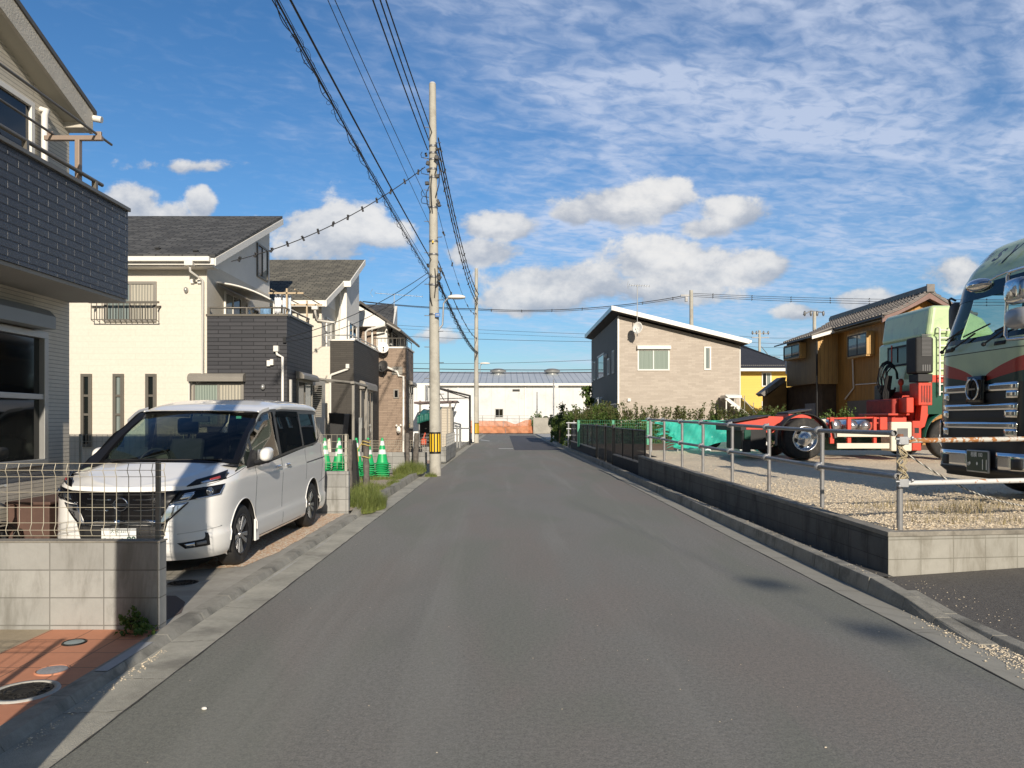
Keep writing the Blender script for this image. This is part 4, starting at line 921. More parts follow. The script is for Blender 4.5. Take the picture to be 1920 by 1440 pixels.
window(hb, 'W', xa, sy(1157, xa), sy(1139.5, xa), .3, fz(757, 39.5), m_silver, [M('garage_slats', (.06, .06, .065), .5, var=.1)], .06)
window(hb, 'W', xa, sy(1124, xa), sy(1119, xa), fz(770, 46), fz(745, 46), m_white, [m_lace], .1)
for px, py in ((1138, 667), (1130, 748)): MB().ball((xa - .05, sy(px, xa), fz(py, sy(px, xa))), (.12, .12, .12)).build('vent_hood', m_white, hb)
MB().box(fx(1176, YB), fx(1182, YB), YB - .12, YB - .002, fz(753, YB), fz(747, YB)).build('meter_box', m_white, hb, bevel=.01)
dish(fx(1196, 37.2), 37.2, fz(615, 37.2), .28, m_white, 'white satellite dish below the roof edge of the beige house', face=(-.75, -1, .15), arm=M('steel', (.4, .4, .4), .4, .6))
antenna(fx(1195, 37.35), 37.35, fz(612, 37.3), 2.1, 'thin tall tv antenna above the beige house roof', 1.0, (1, 0, -.05))
# outside stair of the beige house
st = thing('staircase', 'pale outside staircase descending right from the beige house towards the yellow one', 'staircase', (12.3, 37.4, .5))
s0, s1 = (fx(1357, 37.2), fz(742, 37.2)), (fx(1412, 37.2), fz(785, 37.2))
a = MB()
for y in (36.9, 37.7): a.prism([(s0[0], y, s0[1]), (s1[0], y, s1[1]), (s1[0], y, s1[1] - .2), (s0[0], y, s0[1] - .2)], (0, .06, 0))
build_each(a, 'stringer', m_white, st)
a = MB()
for i in range(9): f = (i + .5) / 9; x = s0[0] + (s1[0] - s0[0]) * f; z = s0[1] + (s1[1] - s0[1]) * f; a.box(x - .12, x + .12, 36.97, 37.69, z - .12, z - .08)
a.build('treads', m_conc, st)
a = MB(); a.tube([(s0[0], 36.93, s0[1] + .05), (fx(1385, 37), 36.93, s0[1] + .05), (fx(1418, 37), 36.93, fz(775, 37))], .025, 5)
for f, zt in ((0, 0), (.35, 0), (.65, 0), (.95, 0)): x = s0[0] + (s1[0] - s0[0]) * f; z = s0[1] + (s1[1] - s0[1]) * f; a.cyl((x, 36.93, z - .1), (x, 36.93, min(s0[1] + .05, z + .75)), .018, n=5)
a.build('handrail', m_silver, st)
MB().box(fx(1356, 37.3), fx(1386, 37.3), 36.9, 37.8, s0[1] - .12, s0[1] + .02).build('landing', m_white, st)
MB().box(fx(1357, 37.3), fx(1359, 37.3), 36.95, 37.0, .3, s0[1]).build('post', m_white, st)

# ================================================================== YELLOW HOUSE
hy = thing('house', 'bright yellow house with a black hipped tile roof between the beige and the ochre house', 'house', (18, 53, .4))
YY = 50.0; m_yel = brickmat('yellow_siding', (.86, .58, .15), (.84, .56, .14), (.66, .44, .11), 3, .18, .004, .5, .75, .3, spec=.25)
wall(hy, m_yel, fx(1375, YY), fx(1500, YY), YY, YY + 8, .2, fz(694, YY))
a = MB(); m_btl = M('black_roof_tile', (.035, .035, .038), .55, var=.25, vs=6, bump=.5, bs_=14)
e0, e1, zE, zR = fx(1366, 49.5), fx(1508, 49.5), fz(691, 49.5), fz(650, 54)
a.add([(e0, 49.4, zE), (e1, 49.4, zE), (e1, 58.5, zE), (e0, 58.5, zE), (e0 + 2.0, 54, zR + .25), (e1 - 3.6, 54, zR + .25)], [(0, 1, 5, 4), (1, 2, 5), (2, 3, 4, 5), (3, 0, 4), (0, 3, 2, 1)]); ro = a.build('roof', m_btl, hy)
a = MB(); a.box(e0, e1, 49.34, 49.40, zE - .18, zE + .02); a.box(e0, e1, 49.4, 49.99, zE - .12, zE - .08); a.build('eave_gutter', m_white, ro)
a = MB()
for i in range(34): x = e0 + .3 + (e1 - e0 - .6) * i / 33; a.box(x, x + .07, 49.9, 49.96, zE + .18, zE + .26)
build_each(a, 'snow_guards', m_shut, ro)
window(hy, 'F', YY, fx(1428, YY), fx(1446, YY), fz(725, YY), fz(698, YY), m_white, [m_wglass, m_lace], .07)
window(hy, 'F', YY, fx(1428, YY), fx(1449, YY), fz(785, YY), fz(752, YY), m_white, [M('cream_door', (.5, .48, .42), .6, var=.05)], .09)

# ================================================================== OCHRE TIMBER HOUSE
ho = thing('house', 'ochre corrugated house with grey Japanese tile roof behind the red tractor truck', 'house', (18, 35, .5))
def corr(name, c, pitch=.30):
    m, nt, bs = newmat(name); x, y, z = xyz(nt, pos(nt)); u = (x + y) * (1 / pitch); f = u.fract(); g = ((f - .5).abs() * 2.0)
    gro = g.gt(.93); n_ = noise(nt, combine(nt, (x + y) * 3, z * .5, 0.0), 1.2, 5, .6)
    c_ = mixc(nt, n_.ss(.3, .7), sc(c, .8), sc(c, 1.15)); c_ = mixc(nt, gro * .5, c_, sc(c, .35)); nt.links.new(c_, bs.inputs['Base Color'])
    bs.inputs['Roughness'].default_value = .55; bumpn(nt, bs, g.ss(.8, 1.0) * -1.0, .8, .02); return m
m_och = corr('ochre_sheet', (.40, .195, .04)); m_och2 = corr('pale_ochre_sheet', (.56, .34, .12), .2); m_olv = corr('olive_sheet', (.26, .17, .07), .2)
XO = 16.1; YA = 31.6; YB_ = 36.2; zEv = 5.95
wall(ho, m_och, XO, 19.1, YA, YB_ + 3.6, .5, zEv + .1)
a = MB(); a.prism([(XO, YA - .003, .5), (19.1, YA - .003, .5), (19.1, YA - .003, zEv), (17.65, YA - .003, zEv + .8), (XO, YA - .003, zEv)], (0, .1, 0)); a.build('gable_wall', m_och, ho)
XM = fx(1532, YB_); YE = sy(1475, XM)
wall(ho, m_olv, XM, XO + 1, YB_ + .002, YE, fz(725, YE), zEv - .1, 'bay')
a = MB(); fbox(a, 'F', YB_ + .002, XM - .003, XO + .002, fz(720, YB_), zEv - .12, 0, .06); a.build('bay_front', m_och2, ho)
wall(ho, M('shed_dark', (.09, .06, .035), .8, var=.3, vs=3), XM + .3, XO + 1, YB_ + .1, YE + 1, .5, fz(725, YE), 'lower_wall')
# tile roof: pan tiles as rounded ribs running down the slope
m_kaw = M('kawara_grey', (.17, .155, .14), .5, var=.3, vs=6, bump=.2, rvar=.15)
xr0 = 17.65; zr0 = 6.98; exl = XO - .42; ezl = zEv + .02
ly0, ly1 = YA - .6, YE + .3
rf = MB()
def slope(side):
    sgn = -1 if side == 0 else 1
    xe = exl if side == 0 else xr0 + (xr0 - exl)
    n = int((ly1 - ly0) / .27)
    for i in range(n):
        y = ly0 + i * .27; pts = []
        for k in range(9):
            f = k / 9; x = xr0 + (xe - xr0) * f; z = zr0 + (ezl - zr0) * f - .10 * math.sin(f * math.pi)
            f2 = (k + 1) / 9 + .01; x2 = xr0 + (xe - xr0) * f2; z2 = zr0 + (ezl - zr0) * f2 - .10 * math.sin(min(1, f2) * math.pi)
            rf.cyl((x, y + .07, z + .02), (x2, y + .07, z2 + .055), .055, .07, 6, caps=True)
    return
slope(0); slope(1)
rfo = rf.build('roof_tiles', m_kaw, ho, fix=False)
def rpl(u, v):
    return (xr0 + (exl - xr0) * u, ly0 + (ly1 - ly0) * v, zr0 + (ezl - zr0) * u - .10 * math.sin(u * math.pi))
a = MB(); a.grid(rpl, 8, 2); a.grid(lambda u, v: (2 * xr0 - rpl(u, v)[0], rpl(u, v)[1], rpl(u, v)[2]), 8, 2); a.build('roof', m_kaw, ho, solid=.06)
a = MB(); a.box(xr0 - .13, xr0 + .13, ly0, ly1, zr0 - .02, zr0 + .14); a.tube([(xr0, ly0, zr0 + .17), (xr0, ly1, zr0 + .17)], .09, 8); a.box(xr0 - .16, xr0 + .16, ly0 - .06, ly0 - .002, zr0 - .05, zr0 + .27); a.build('ridge', m_kaw, ho)
a = MB(); yg = ly0 + .02
for sgn in (-1, 1):
    xe = xr0 + sgn * (xr0 - exl); a.prism([(xr0, yg, zr0 - .02), (xe, yg, ezl - .02), (xe, yg, ezl - .30), (xr0, yg, zr0 - .32)], (0, .08, 0))
a.build('barge_board', M('faded_brown_paint', (.23, .145, .125), .7, var=.2, vs=4), ho)
a = MB(); a.tube([(exl + .02, ly0, ezl - .06), (exl + .02, ly1, ezl - .06)], .07, 6); a.build('eave_gutter', m_black, ho)
a = MB(); a.box(exl + .05, XO, ly0 + .1, ly1, ezl - .18, ezl - .14); a.build('soffit', M('cream_soffit', (.30, .26, .18), .8), ho)
# bay roof stepping out to the left
a = MB(); n = 14
for i in range(n):
    y = YB_ - .5 + i * .27
    a.cyl((XO - .5, y, ezl + .06), (XM - .5, y, ezl - .30), .065, .065, 6)
a.prism([(XO - .4, YB_ - .6, ezl), (XM - .5, YB_ - .6, ezl - .33), (XM - .5, YB_ - .6, ezl - .40), (XO - .4, YB_ - .6, ezl - .07)], (0, YE - YB_ + 1.1, 0)); a.build('bay_roof', m_kaw, ho)
a = MB(); a.prism([(XO - .3, YB_ - .63, ezl - .02), (XM - .5, YB_ - .63, ezl - .35), (XM - .5, YB_ - .63, ezl - .50), (XO - .3, YB_ - .63, ezl - .17)], (0, .03, 0)); a.build('barge_board', m_white, ho)
# windows with bay boxes
def boxwin(x, px0, px1, py0, py1, panes, depth=.35):
    y0, y1 = sy(px1, x), sy(px0, x); yc = (y0 + y1) / 2
    b = MB(); b.box(x - depth, x - .001, y0, y0 + .05, fz(py1, yc), fz(py0, yc)); b.box(x - depth, x - .001, y1 - .05, y1, fz(py1, yc), fz(py0, yc)); b.box(x - depth, x - .001, y0 + .05, y1 - .05, fz(py1, yc) - .08, fz(py1, yc)); b.box(x - depth, x - .001, y0 + .05, y1 - .05, fz(py0, yc), fz(py0, yc) + .06)
    w = b.build('window_box', m_och2, ho); window(w, 'W', x - depth + .04, y0 + .05, y1 - .05, fz(py1, yc) + .002, fz(py0, yc) - .002, m_black, panes, .05, .04)
boxwin(XO, 1602, 1640, 627, 667, [m_lace, m_lace]); boxwin(XM, 1481, 1512, 648, 671, [m_wglass, M('teal_glass', (.02, .07, .075), .08, var=0, coat=1)])
pipe(ho, [(XM - .05, YB_ - .1, zEv - .5), (XM - .05, YB_ - .1, .6)], .05, m_black); pipe(ho, [(XO - .06, sy(1601, XO), fz(665, 33)), (XO - .06, sy(1603, XO), fz(725, 33)), (XO - .06, sy(1587, XO), fz(747, 34))], .035)
pipe(ho, [(XO - .06, sy(1607, XO), fz(719, 33)), (XO - .06, sy(1660, XO), fz(716, 31))], .025)
wall(ho, M('rolling_door', (.16, .15, .13), .7, var=.1), XO - .03, XO, YA + .2, sy(1590, XO), .5, fz(750, 33), 'shutter_door')
wall(ho, M('grey_panel', (.3, .31, .32), .6), XM + .25, XM + .3, sy(1520, XM) + .1, sy(1500, XM), .5, fz(756, 37), 'door')
# lean-to on the left
a = MB(); yl = YE - .5; a.prism([(fx(1434, 40), yl + 1, fz(737, 40)), (fx(1475, 40), yl + 1, fz(706, 40)), (fx(1482, 40), yl + 1, fz(706, 40)), (fx(1480, 40), yl + 1, fz(715, 40)), (fx(1440, 40), yl + 1, fz(742, 40))], (0, .9, 0)); a.build('lean_to_roof', m_kaw, ho)
wall(ho, M('lean_brown', (.22, .12, .035), .8, var=.2), fx(1450, 40), fx(1486, 40), yl + 1.3, yl + 1.9, .5, fz(728, 40), 'lean_to_wall')
MB().prism([(fx(1447, 40), yl + 1.02, fz(741, 40)), (fx(1483, 40), yl + 1.02, fz(713, 40)), (fx(1483, 40), yl + 1.02, .5), (fx(1447, 40), yl + 1.02, .5)], (0, .8, 0)).build('lean_to_wall', M('lean_brown', (0, 0, 0)), ho)
wall(ho, m_white, fx(1478, 40), XM + .25, yl + .5, yl + .8, fz(700, 40), fz(655, 40), 'corner_panel')

# ================================================================== WAREHOUSE and far things
hw = thing('warehouse', 'long white warehouse with grey ribbed metal roof across the end of the road', 'warehouse', (5, 115, .2))
YW = 110.0; z_e = fz(722, YW); m_wh = M('weathered_white_sheet', (.66, .66, .64), .7, var=.05, vs=.4, dirt=(.50, .50, .49), dscale=.5, damt=.7)
wall(hw, m_wh, -34, 42, YW, YW + 30, -.1, z_e)
zt2 = fz(697, 125)
m, nt, bs = newmat('ribbed_grey_roof'); x, y, z = xyz(nt, pos(nt)); u = (x * (1 / .95)).fract(); rb = ((u - .5).abs() * 2.0).gt(.86)
c_ = mixc(nt, noise(nt, pos(nt), .3, 4, .6).ss(.3, .7), (.50, .54, .56), (.58, .61, .62)); c_ = mixc(nt, rb * .7, c_, (.24, .27, .30)); nt.links.new(c_, bs.inputs['Base Color']); bs.inputs['Roughness'].default_value = .5; bs.inputs['Metallic'].default_value = .2; m_rib = m
a = MB(); a.prism([(-34.3, YW - .6, z_e + .15), (-34.3, YW + 15, zt2), (-34.3, YW + 30.6, z_e + .15)], (76.6, 0, 0)); ro = a.build('roof', m_rib, hw)
a = MB(); a.box(-34.3, 42.3, YW - .75, YW - .61, z_e - .10, z_e + .22); a.build('eave_gutter', m_white, ro)
a = MB()
for px in (707, 778, 815, 858, 984, 1094): a.box(fx(px, YW), fx(px, YW) + .12, YW - .12, YW - .003, .3, z_e - .1)
build_each(a, 'downpipe', m_white, hw)
window(hw, 'F', YW, fx(928, YW), fx(944, YW), fz(783, YW), fz(766, YW), m_silver, [m_wglass, m_wglass], .1, .06)
window(hw, 'F', YW, fx(961, YW), fx(974.5, YW), fz(734, YW), fz(730, YW), m_black, [M('vent_dark', (.04, .04, .04), .7), M('vent_dark', (0, 0, 0))], .06, .06, name='vent')
for i, px in enumerate((934, 1035)):
    a = MB(); x = fx(px, 122); a.cyl((x, 122, zt2 - .9), (x, 122, zt2 - .35), .75, n=12); a.lathe([(.75, zt2 - .4), (1.3, zt2 - .2), (1.3, zt2 + .1), (.6, zt2 + .3), (0, zt2 + .35)], (x, 122, 0), n=16); a.build('roof_vent', m_silver, ro)
# terrace in front of the warehouse, with rail
a = MB(); a.box(-40, 46, 92, 109.9, -.1, .75); struct(a, 'raised_bank', M('dry_bank', (.32, .29, .22), .9, var=.2, vs=.5, bump=.3))
t = thing('railing', 'low grey metal railing in front of the white warehouse', 'railing', (2, 100, .75)); a = MB()
for px in range(905, 1010, 23): a.cyl((fx(px, 100), 100, .75), (fx(px, 100), 100, fz(779, 100)), .04, n=5)
build_each(a, 'post', m_silver, t); MB().tube([(fx(896, 100), 100, fz(779.5, 100)), (fx(992, 100), 100, fz(779.5, 100))], .03, 5).tube([(fx(896, 100), 100, fz(784.5, 100)), (fx(992, 100), 100, fz(784.5, 100))], .03, 5).build('rail', m_silver, t)
# orange safety net across the end
m_or = netmat('orange_net', (.80, .30, .13), .12, .22, .62, .35)
def orange(y, x0, x1, zt, zb, label, seed):
    rr = random.Random(seed); ph = rr.uniform(0, 9)
    def fn(u, v):
        x = x0 + (x1 - x0) * u; top = zt(u); return (x, y + .25 * math.sin(x * 1.3 + ph) * (1 - v) + .08 * math.sin(x * 5 + v * 4), zb + (top - zb) * v + .0)
    t = thing('safety_net', label, 'safety net', ((x0 + x1) / 2, y, zb), 'orange nets closing the end of the road')
    MB().grid(fn, 90, 8).build('net', m_or, t, fix=False)
    a = MB()
    for i in range(9): x = x0 + (x1 - x0) * i / 8; a.cyl((x, y + .05, zb - .05), (x, y + .05, zt(i / 8) + .03), .03, n=5)
    build_each(a, 'post', m_silver, t)
xo0, xo1 = fx(812, 90), fx(1030, 90)
orange(90.2, xo0, xo1, lambda u: .82 + .05 * math.sin(u * 8), .05, 'lower nearer strip of orange netting across the road end', 1)
orange(92.5, xo0 - 2, fx(996, 93), lambda u: 1.62 - .45 * math.exp(-((u - .86) / .06) ** 2) + .10 * math.sin(u * 6 + 1), .75, 'upper farther strip of orange netting on the bank', 2)
for px, top, lab in ((1007, 735, 'shorter thin grey pole in front of the warehouse wall'), (1038, 711, 'taller grey lamp pole in front of the warehouse wall')):
    x = fx(px, 96); t = thing('pole', lab, 'pole', (x, 96, .7)); MB().cyl((x, 96, .7), (x, 96, fz(top, 96)), .10, .07, 8).build('shaft', M('pole_grey', (.28, .29, .30), .6), t)
    if top == 711: MB().box(x + .15, x + .6, 95.9, 96.1, fz(727, 96), fz(725, 96) + .15).tube([(x, 96, fz(727, 96)), (x + .4, 96, fz(726, 96))], .04, 5).build('lamp', m_silver, t)
wl_ = thing('retaining_wall', 'grey concrete wall at the far right end of the road beyond the hedge', 'wall', (6.3, 91, 0)); MB().box(fx(1000, 89.5), 16, 89.5, 89.8, 0, fz(783, 89.5)).build('wall', m_conc, wl_)
t = thing('parked_car', 'roof and windows of a silver car behind the far grey wall', 'car', (fx(1018, 96), 96, .75)); x0 = fx(1006, 96); x1 = fx(1032, 96)
MB().prism([(x0, 95, .9), (x1 + 1.5, 95, .9), (x1 + 1.5, 95, 1.62), (x1 + .6, 95, 1.7), (x0 + .1, 95, 1.65)], (0, 1.7, 0)).build('body', M('silver_paint', (.45, .47, .5), .25, .6, var=0), t, bevel=.05)
MB().prism([(x0 + .4, 95.1, 1.66), (x1 + .2, 95.1, 1.7), (x1 - .5, 95.1, 2.15), (x0 + .95, 95.1, 2.12)], (0, 1.5, 0)).build('windows', m_wglass, t, bevel=.04)

# ------------------------------------------------------------------ fences along the right side
fr = thing('railing', 'tall tube railing of grey scaffold pipes along the truck yard wall', 'railing', (4.0, 13, .45))
m_gpipe = M('grey_painted_pipe', (.27, .27, .27), .45, .35, var=.12, vs=9, dirt=(.14, .09, .06), dscale=5, damt=.35)
m_galv = M('galvanised', (.40, .41, .42), .4, .55, var=.12, vs=12)
posts = [(1687, 990), (1541.5, 950), (1442, 921), (1373, 902), (1318, 885), (1279, 875), (1245.5, 863), (1219, 855.6)]
pp = []
for i, (px, py) in enumerate(posts):
    Y = 1.273 / ((py - 788) / F + .016); X = fx(px, Y); zb = zl(Y); pp.append((X, Y, zb)); a = MB(); hgt = 1.0
    a.cyl((X, Y, zb - .12), (X, Y, zb + hgt - .02), .0275 if i else .032, n=12); build_each(a, 'post', m_gpipe, fr)
    if i:
        b = MB()
        for z in (zb + .985, zb + .52): b.lathe([(.0, -.03), (.052, -.03), (.056, 0), (.052, .03), (0, .03)], (X - .045, Y, z), 'y', 10); b.ball((X - .02, Y - .02, z + .045), .016, 6, 5)
        build_each(b, 'clamp', m_galv, fr)
tp = [(X - .05, Y, z + .985) for X, Y, z in pp]; lo = [(X - .05, Y, z + .52) for X, Y, z in pp]
lo[0] = (pp[0][0] - .05, pp[0][1] - .02, fz(893, pp[0][1])); tp[0] = (tp[0][0] - .02, tp[0][1], fz(812, pp[0][1]))
for r_ in (tp, lo):
    r_[-1] = (r_[-1][0], r_[-1][1] + .3, r_[-1][2])
    a = MB(); a.tube([Vector(p) for p in r_], .026, 10); a.lathe([(.026, 0), (.034, -.002), (.034, .05), (.026, .052)], (r_[0][0], r_[0][1] - .03, r_[0][2]), 'y', 12); a.build('rail', m_gpipe, fr)
# rusty cross rails on the camera-facing side
X0, Yp, zp = pp[0]
m, nt, bs = newmat('rusty_pipe'); p = pos(nt); f = noise(nt, p, 16, 5, .6, .4).ss(.47, .53)
nt.links.new(mixc(nt, f, (.36, .15, .045), (.55, .53, .47)), bs.inputs['Base Color']); nt.links.new((0.85 - f * .4).s, bs.inputs['Roughness']); bumpn(nt, bs, f, .5, .002); m_rusty = m
m, nt, bs = newmat('flaking_white_pipe'); p = pos(nt); f = noise(nt, p, 10, 5, .65, .3).ss(.56, .60)
nt.links.new(mixc(nt, f, (.62, .62, .60), (.40, .17, .06)), bs.inputs['Base Color']); bs.inputs['Roughness'].default_value = .5; m_flake = m
rr_ = thing('railing', 'rust-flaked white cross rails tied to the corner post in front of the near truck', 'railing', (5.5, 8, .5))
def cross(z0, px1, py1, mat):
    y1 = Yp + .62; x1 = 9.0; return MB().tube([(X0 + .03, Yp - .05, z0), (x1, y1, H + (CY - py1) * (Yp + .13) / F + (z0 - z0))], .026, 10).build('rail', mat, rr_)
zt_ = fz(826, Yp); zb_ = fz(905, Yp)
MB().tube([(X0 + .06, Yp - .05, zt_), (9.0, Yp + .55, zt_ + .05)], .027, 10).build('rail', m_rusty, rr_); MB().tube([(X0 + .04, Yp - .05, zb_), (9.0, Yp + .55, zb_ + .05)], .027, 10).build('rail', m_flake, rr_)
MB().cyl((8.6, Yp + .55, .4), (8.6, Yp + .55, 1.5), .03).build('post', m_galv, rr_)
a = MB()
for z in (zt_, zb_):
    a.obox((X0 + .005, Yp - .045, z), (.10, .075, .085)); a.cyl((X0 - .08, Yp - .07, z + .02), (X0 + .09, Yp - .07, z + .02), .012, n=8); a.ball((X0 + .09, Yp - .08, z + .03), .02, 8, 6); a.ball((X0 - .05, Yp - .09, z - .03), .018, 8, 6)
build_each(a, 'clamp', m_galv, rr_, bevel=.006)
MB().cyl((X0, Yp, zt_ + .03), (X0, Yp, zt_ + .07), .042, .034, 12).build('post_cap', M('rust_cap', (.20, .09, .05), .8, var=.3, vs=30), rr_)
rp = thing('rope', 'black and white twisted rope tied to the corner post and running down to the right', 'rope', (X0, Yp, .5))
m, nt, bs = newmat('bw_rope'); x, y, z = xyz(nt, pos(nt)); s_ = ((x * 24.0 + z * 30.0).fract() - .5).gt(0.0); nt.links.new(mixc(nt, s_, (.02, .02, .02), (.6, .58, .52)), bs.inputs['Base Color']); m_rope = m
r0_ = Vector((X0 + .05, Yp - .05, fz(851, Yp))); r1_ = Vector((fx(1925, 8.6), 8.6, fz(950, 8.6)))
MB().tube([r0_.lerp(r1_, i / 12) - Vector((0, 0, .10 * math.sin(math.pi * i / 12))) for i in range(13)], .009, 6).build('strand', m_rope, rp)
a = MB(); rr = random.Random(3)
for k_ in range(5):
    a.tube([(X0 + .045 * math.cos(i * .9 + k_) * (1 if i % 7 else 1.3), Yp - .055 + .02 * math.sin(i * 1.3), zt_ - .02 - .42 * i / 16 - .01 * k_ + rr.uniform(-.012, .012)) for i in range(17)], .006, 5)
a.build('knots', M('straw_rope', (.42, .35, .22), .9, var=.3, vs=60), rp)
# dark screened fence on a dark low wall
df = thing('fence', 'dark see-through screened fence on a dark low wall further along the right kerb', 'fence', (3.6, 29, 0))
def dxl(y): return 3.74 - (y - 20.6) * (.34 / 18.3)
m_dw = M('dark_wall', (.03, .03, .031), .85, var=.2, vs=4, bump=.3); m_scr = netmat('dark_screen', (.016, .017, .017), .02, .30, .72, .0)
ya, yb_, yc_, yd = 20.2, 25.3, 29.5, 38.9
def seg(y0, y1, nm, z0a, z0b, z1a, z1b, mat, th=.12, off=0):
    mb = MB(); mb.add([(dxl(y0) - off, y0, z0a), (dxl(y1) - off, y1, z0b), (dxl(y1) - off, y1, z1b), (dxl(y0) - off, y0, z1a)] + [(dxl(y0) - off + th, y0, z0a), (dxl(y1) - off + th, y1, z0b), (dxl(y1) - off + th, y1, z1b), (dxl(y0) - off + th, y0, z1a)],
        [(0, 1, 2, 3), (4, 7, 6, 5), (0, 4, 5, 1), (1, 5, 6, 2), (2, 6, 7, 3), (3, 7, 4, 0)]); return mb.build(nm, mat, df)
seg(ya, yb_, 'low_wall', 0, 0, .40, .43, m_dw); seg(yc_, yd, 'low_wall', 0, 0, .45, .52, m_dw)
seg(ya, yb_, 'coping', .401, .431, .435, .465, m_gpipe, .13, .005); seg(yc_, yd, 'coping', .451, .521, .49, .56, m_gpipe, .13, .005)
for y0, y1, a0, a1, b0, b1 in ((ya, yb_, .44, .47, 1.32, 1.34), (yb_ + .1, yc_ - .1, .12, .14, 1.36, 1.40), (yc_, yd, .50, .57, 1.40, 1.40)):
    mb = MB(); mb.quad((dxl(y0) + .05, y0, a0), (dxl(y1) + .05, y1, a1), (dxl(y1) + .05, y1, b1), (dxl(y0) + .05, y0, b0)); mb.build('screen', m_scr, df, fix=False)
    MB().tube([(dxl(y0) + .05, y0, b0), (dxl(y1) + .05, y1, b1)], .022, 6).build('top_rail', m_black, df)
a = MB()
for y in (20.25, 22.0, 23.7): a.cyl((dxl(y) + .05, y, .3), (dxl(y) + .05, y, 1.34), .025, n=6)
for y in (30.9, 32.3, 33.7, 35.1, 36.5, 38.8): a.cyl((dxl(y) + .05, y, .4), (dxl(y) + .05, y, 1.41), .022, n=6)
for y in (25.3, 25.5, 27.2, 29.4): a.box(dxl(y) + .01, dxl(y) + .09, y, y + .08, .0, 1.46)
build_each(a, 'post', m_black, df)
# green mesh fence behind, end-on to the road
def meshfence(name, label, pts, z0, z1, mat, pm, dxw=.09, dzw=.15, r=.006, bends=False, pr=.024, pposts=None, group=None, curl=None):
    t = thing(name, label, 'fence', ((pts[0][0] + pts[-1][0]) / 2, (pts[0][1] + pts[-1][1]) / 2, z0 if not callable(z0) else 0), group)
    a = MB()
    for p, q in zip(pts, pts[1:]):
        p = Vector((*p, 0)); q = Vector((*q, 0)); L = (q - p).length; n = max(1, int(L / dxw)); d = (q - p).normalized(); nn = Vector((d.y, -d.x, 0))
        for i in range(n + 1):
            b = p + d * L * i / n
            if bends:
                a.tube([b + Vector((0, 0, z0)), b + nn * .02 + Vector((0, 0, z0 + .045)), b + Vector((0, 0, z0 + .09)), b + Vector((0, 0, z1 - .10)), b + nn * .022 + Vector((0, 0, z1 - .055)), b + Vector((0, 0, z1))], r, 4)
            else: a.cyl(b + Vector((0, 0, z0)), b + Vector((0, 0, z1)), r, n=4, caps=False)
        hz = [z1, z1 - .05, z1 - .10] if bends else [z1]
        k = 1
        while z1 - (.10 if bends else 0) - dzw * k > z0 + .03: hz.append(z1 - (.10 if bends else 0) - dzw * k); k += 1
        if bends: hz += [z0 + .045, z0]
        for z in hz:
            o = nn * (.02 if bends and z in (z1 - .05, z0 + .045) else 0); a.cyl(p + o + Vector((0, 0, z)), q + o + Vector((0, 0, z)), r, n=4, caps=False)
    a.build('mesh_panel', mat, t, fix=False)
    for x, y in (pposts or []):
        MB().box(x - pr, x + pr, y + .015, y + .015 + 1.6 * pr, z0 - .12, z1 + .01).build('post', pm, t, bevel=.003)
    return t
m_grn = M('green_wire', (.06, .30, .17), .5, var=.1); m_grnp = M('green_post', (.10, .40, .25), .5, var=.05)
meshfence('mesh_fence', 'green wire mesh fence in front of the long hedge', [(fx(1085, 34.5), 34.5), (fx(1260, 34.5), 34.5)], .5, fz(788, 34.5), m_grn, m_grnp, .10, .15, .005, pposts=[(fx(1085, 34.5), 34.5), (fx(1150, 34.5), 34.5), (fx(1215, 34.5), 34.5)], pr=.05)
t = thing('pipe_frame', 'small frame of grey pipes with crossbars at the far end of the dark fence', 'frame', (3.3, 40, 0)); a = MB(); xq = fx(1066, 40)
a.cyl((xq, 40, 0), (xq, 40, fz(791, 40)), .05, n=8)
for py in (793, 804, 816): a.tube([(xq - .12, 39.95, fz(py, 40)), (xq + .42, 39.95, fz(py, 40))], .035, 6)
a.cyl((xq + .32, 40.3, .1), (xq + .32, 40.3, fz(789, 40)), .045, n=8); a.build('frame', m_galv, t)
t = thing('wooden_stake', 'short tan wooden stake in the gap of the roadside hedge', 'stake', (3.9, 50, 0)); MB().cyl((fx(1049.5, 48), 48, 0), (fx(1050, 48), 48, fz(797, 48)), .06, .05, 8).build('stake', M('tan_wood', (.35, .22, .12), .8, var=.2), t)
# turquoise net over the white car, behind the yard
m_turq = netmat('turquoise_net', (.07, .70, .54), .16, .10, .93, .45)
t = thing('safety_net', 'turquoise construction net hanging behind the grey tube railing, torn at its left end', 'safety net', (6, 23, .6))
yn = 22.5; xn0, xn1 = fx(1222, yn), fx(1420, yn)
def tn(u, v):
    x = xn0 + (xn1 - xn0) * u; tear = .28 * math.exp(-u / .10) * abs(math.sin(v * 13)) + (1 - v) * .9 * math.exp(-u / .09)
    z0 = .72 + .10 * math.sin(x * 3) + .15 * math.sin(x * 1.1 + 1); zt = fz(789.5, yn) + .03 * math.sin(x * 4)
    return (x + tear, yn + .10 * math.sin(x * 2.2 + v * 2) * (1 - v) + .035 * math.sin(x * 9 + v * 6) + .02 * math.sin(x * 23 - v * 9), z0 + (zt - z0) * v)
MB().grid(tn, 130, 22).build('net', m_turq, t, fix=False); MB().tube([(xn0 - .3, yn, fz(788.8, yn)), (xn1, yn, fz(788.8, yn))], .012, 5).build('top_cord', m_turq, t)
a = MB()
for i in range(5): a.cyl((xn0 + (xn1 - xn0) * i / 4, yn + .06, .5), (xn0 + (xn1 - xn0) * i / 4, yn + .06, fz(786, yn)), .024, n=6)
build_each(a, 'post', m_galv, t)
rr = random.Random(6); a = MB()
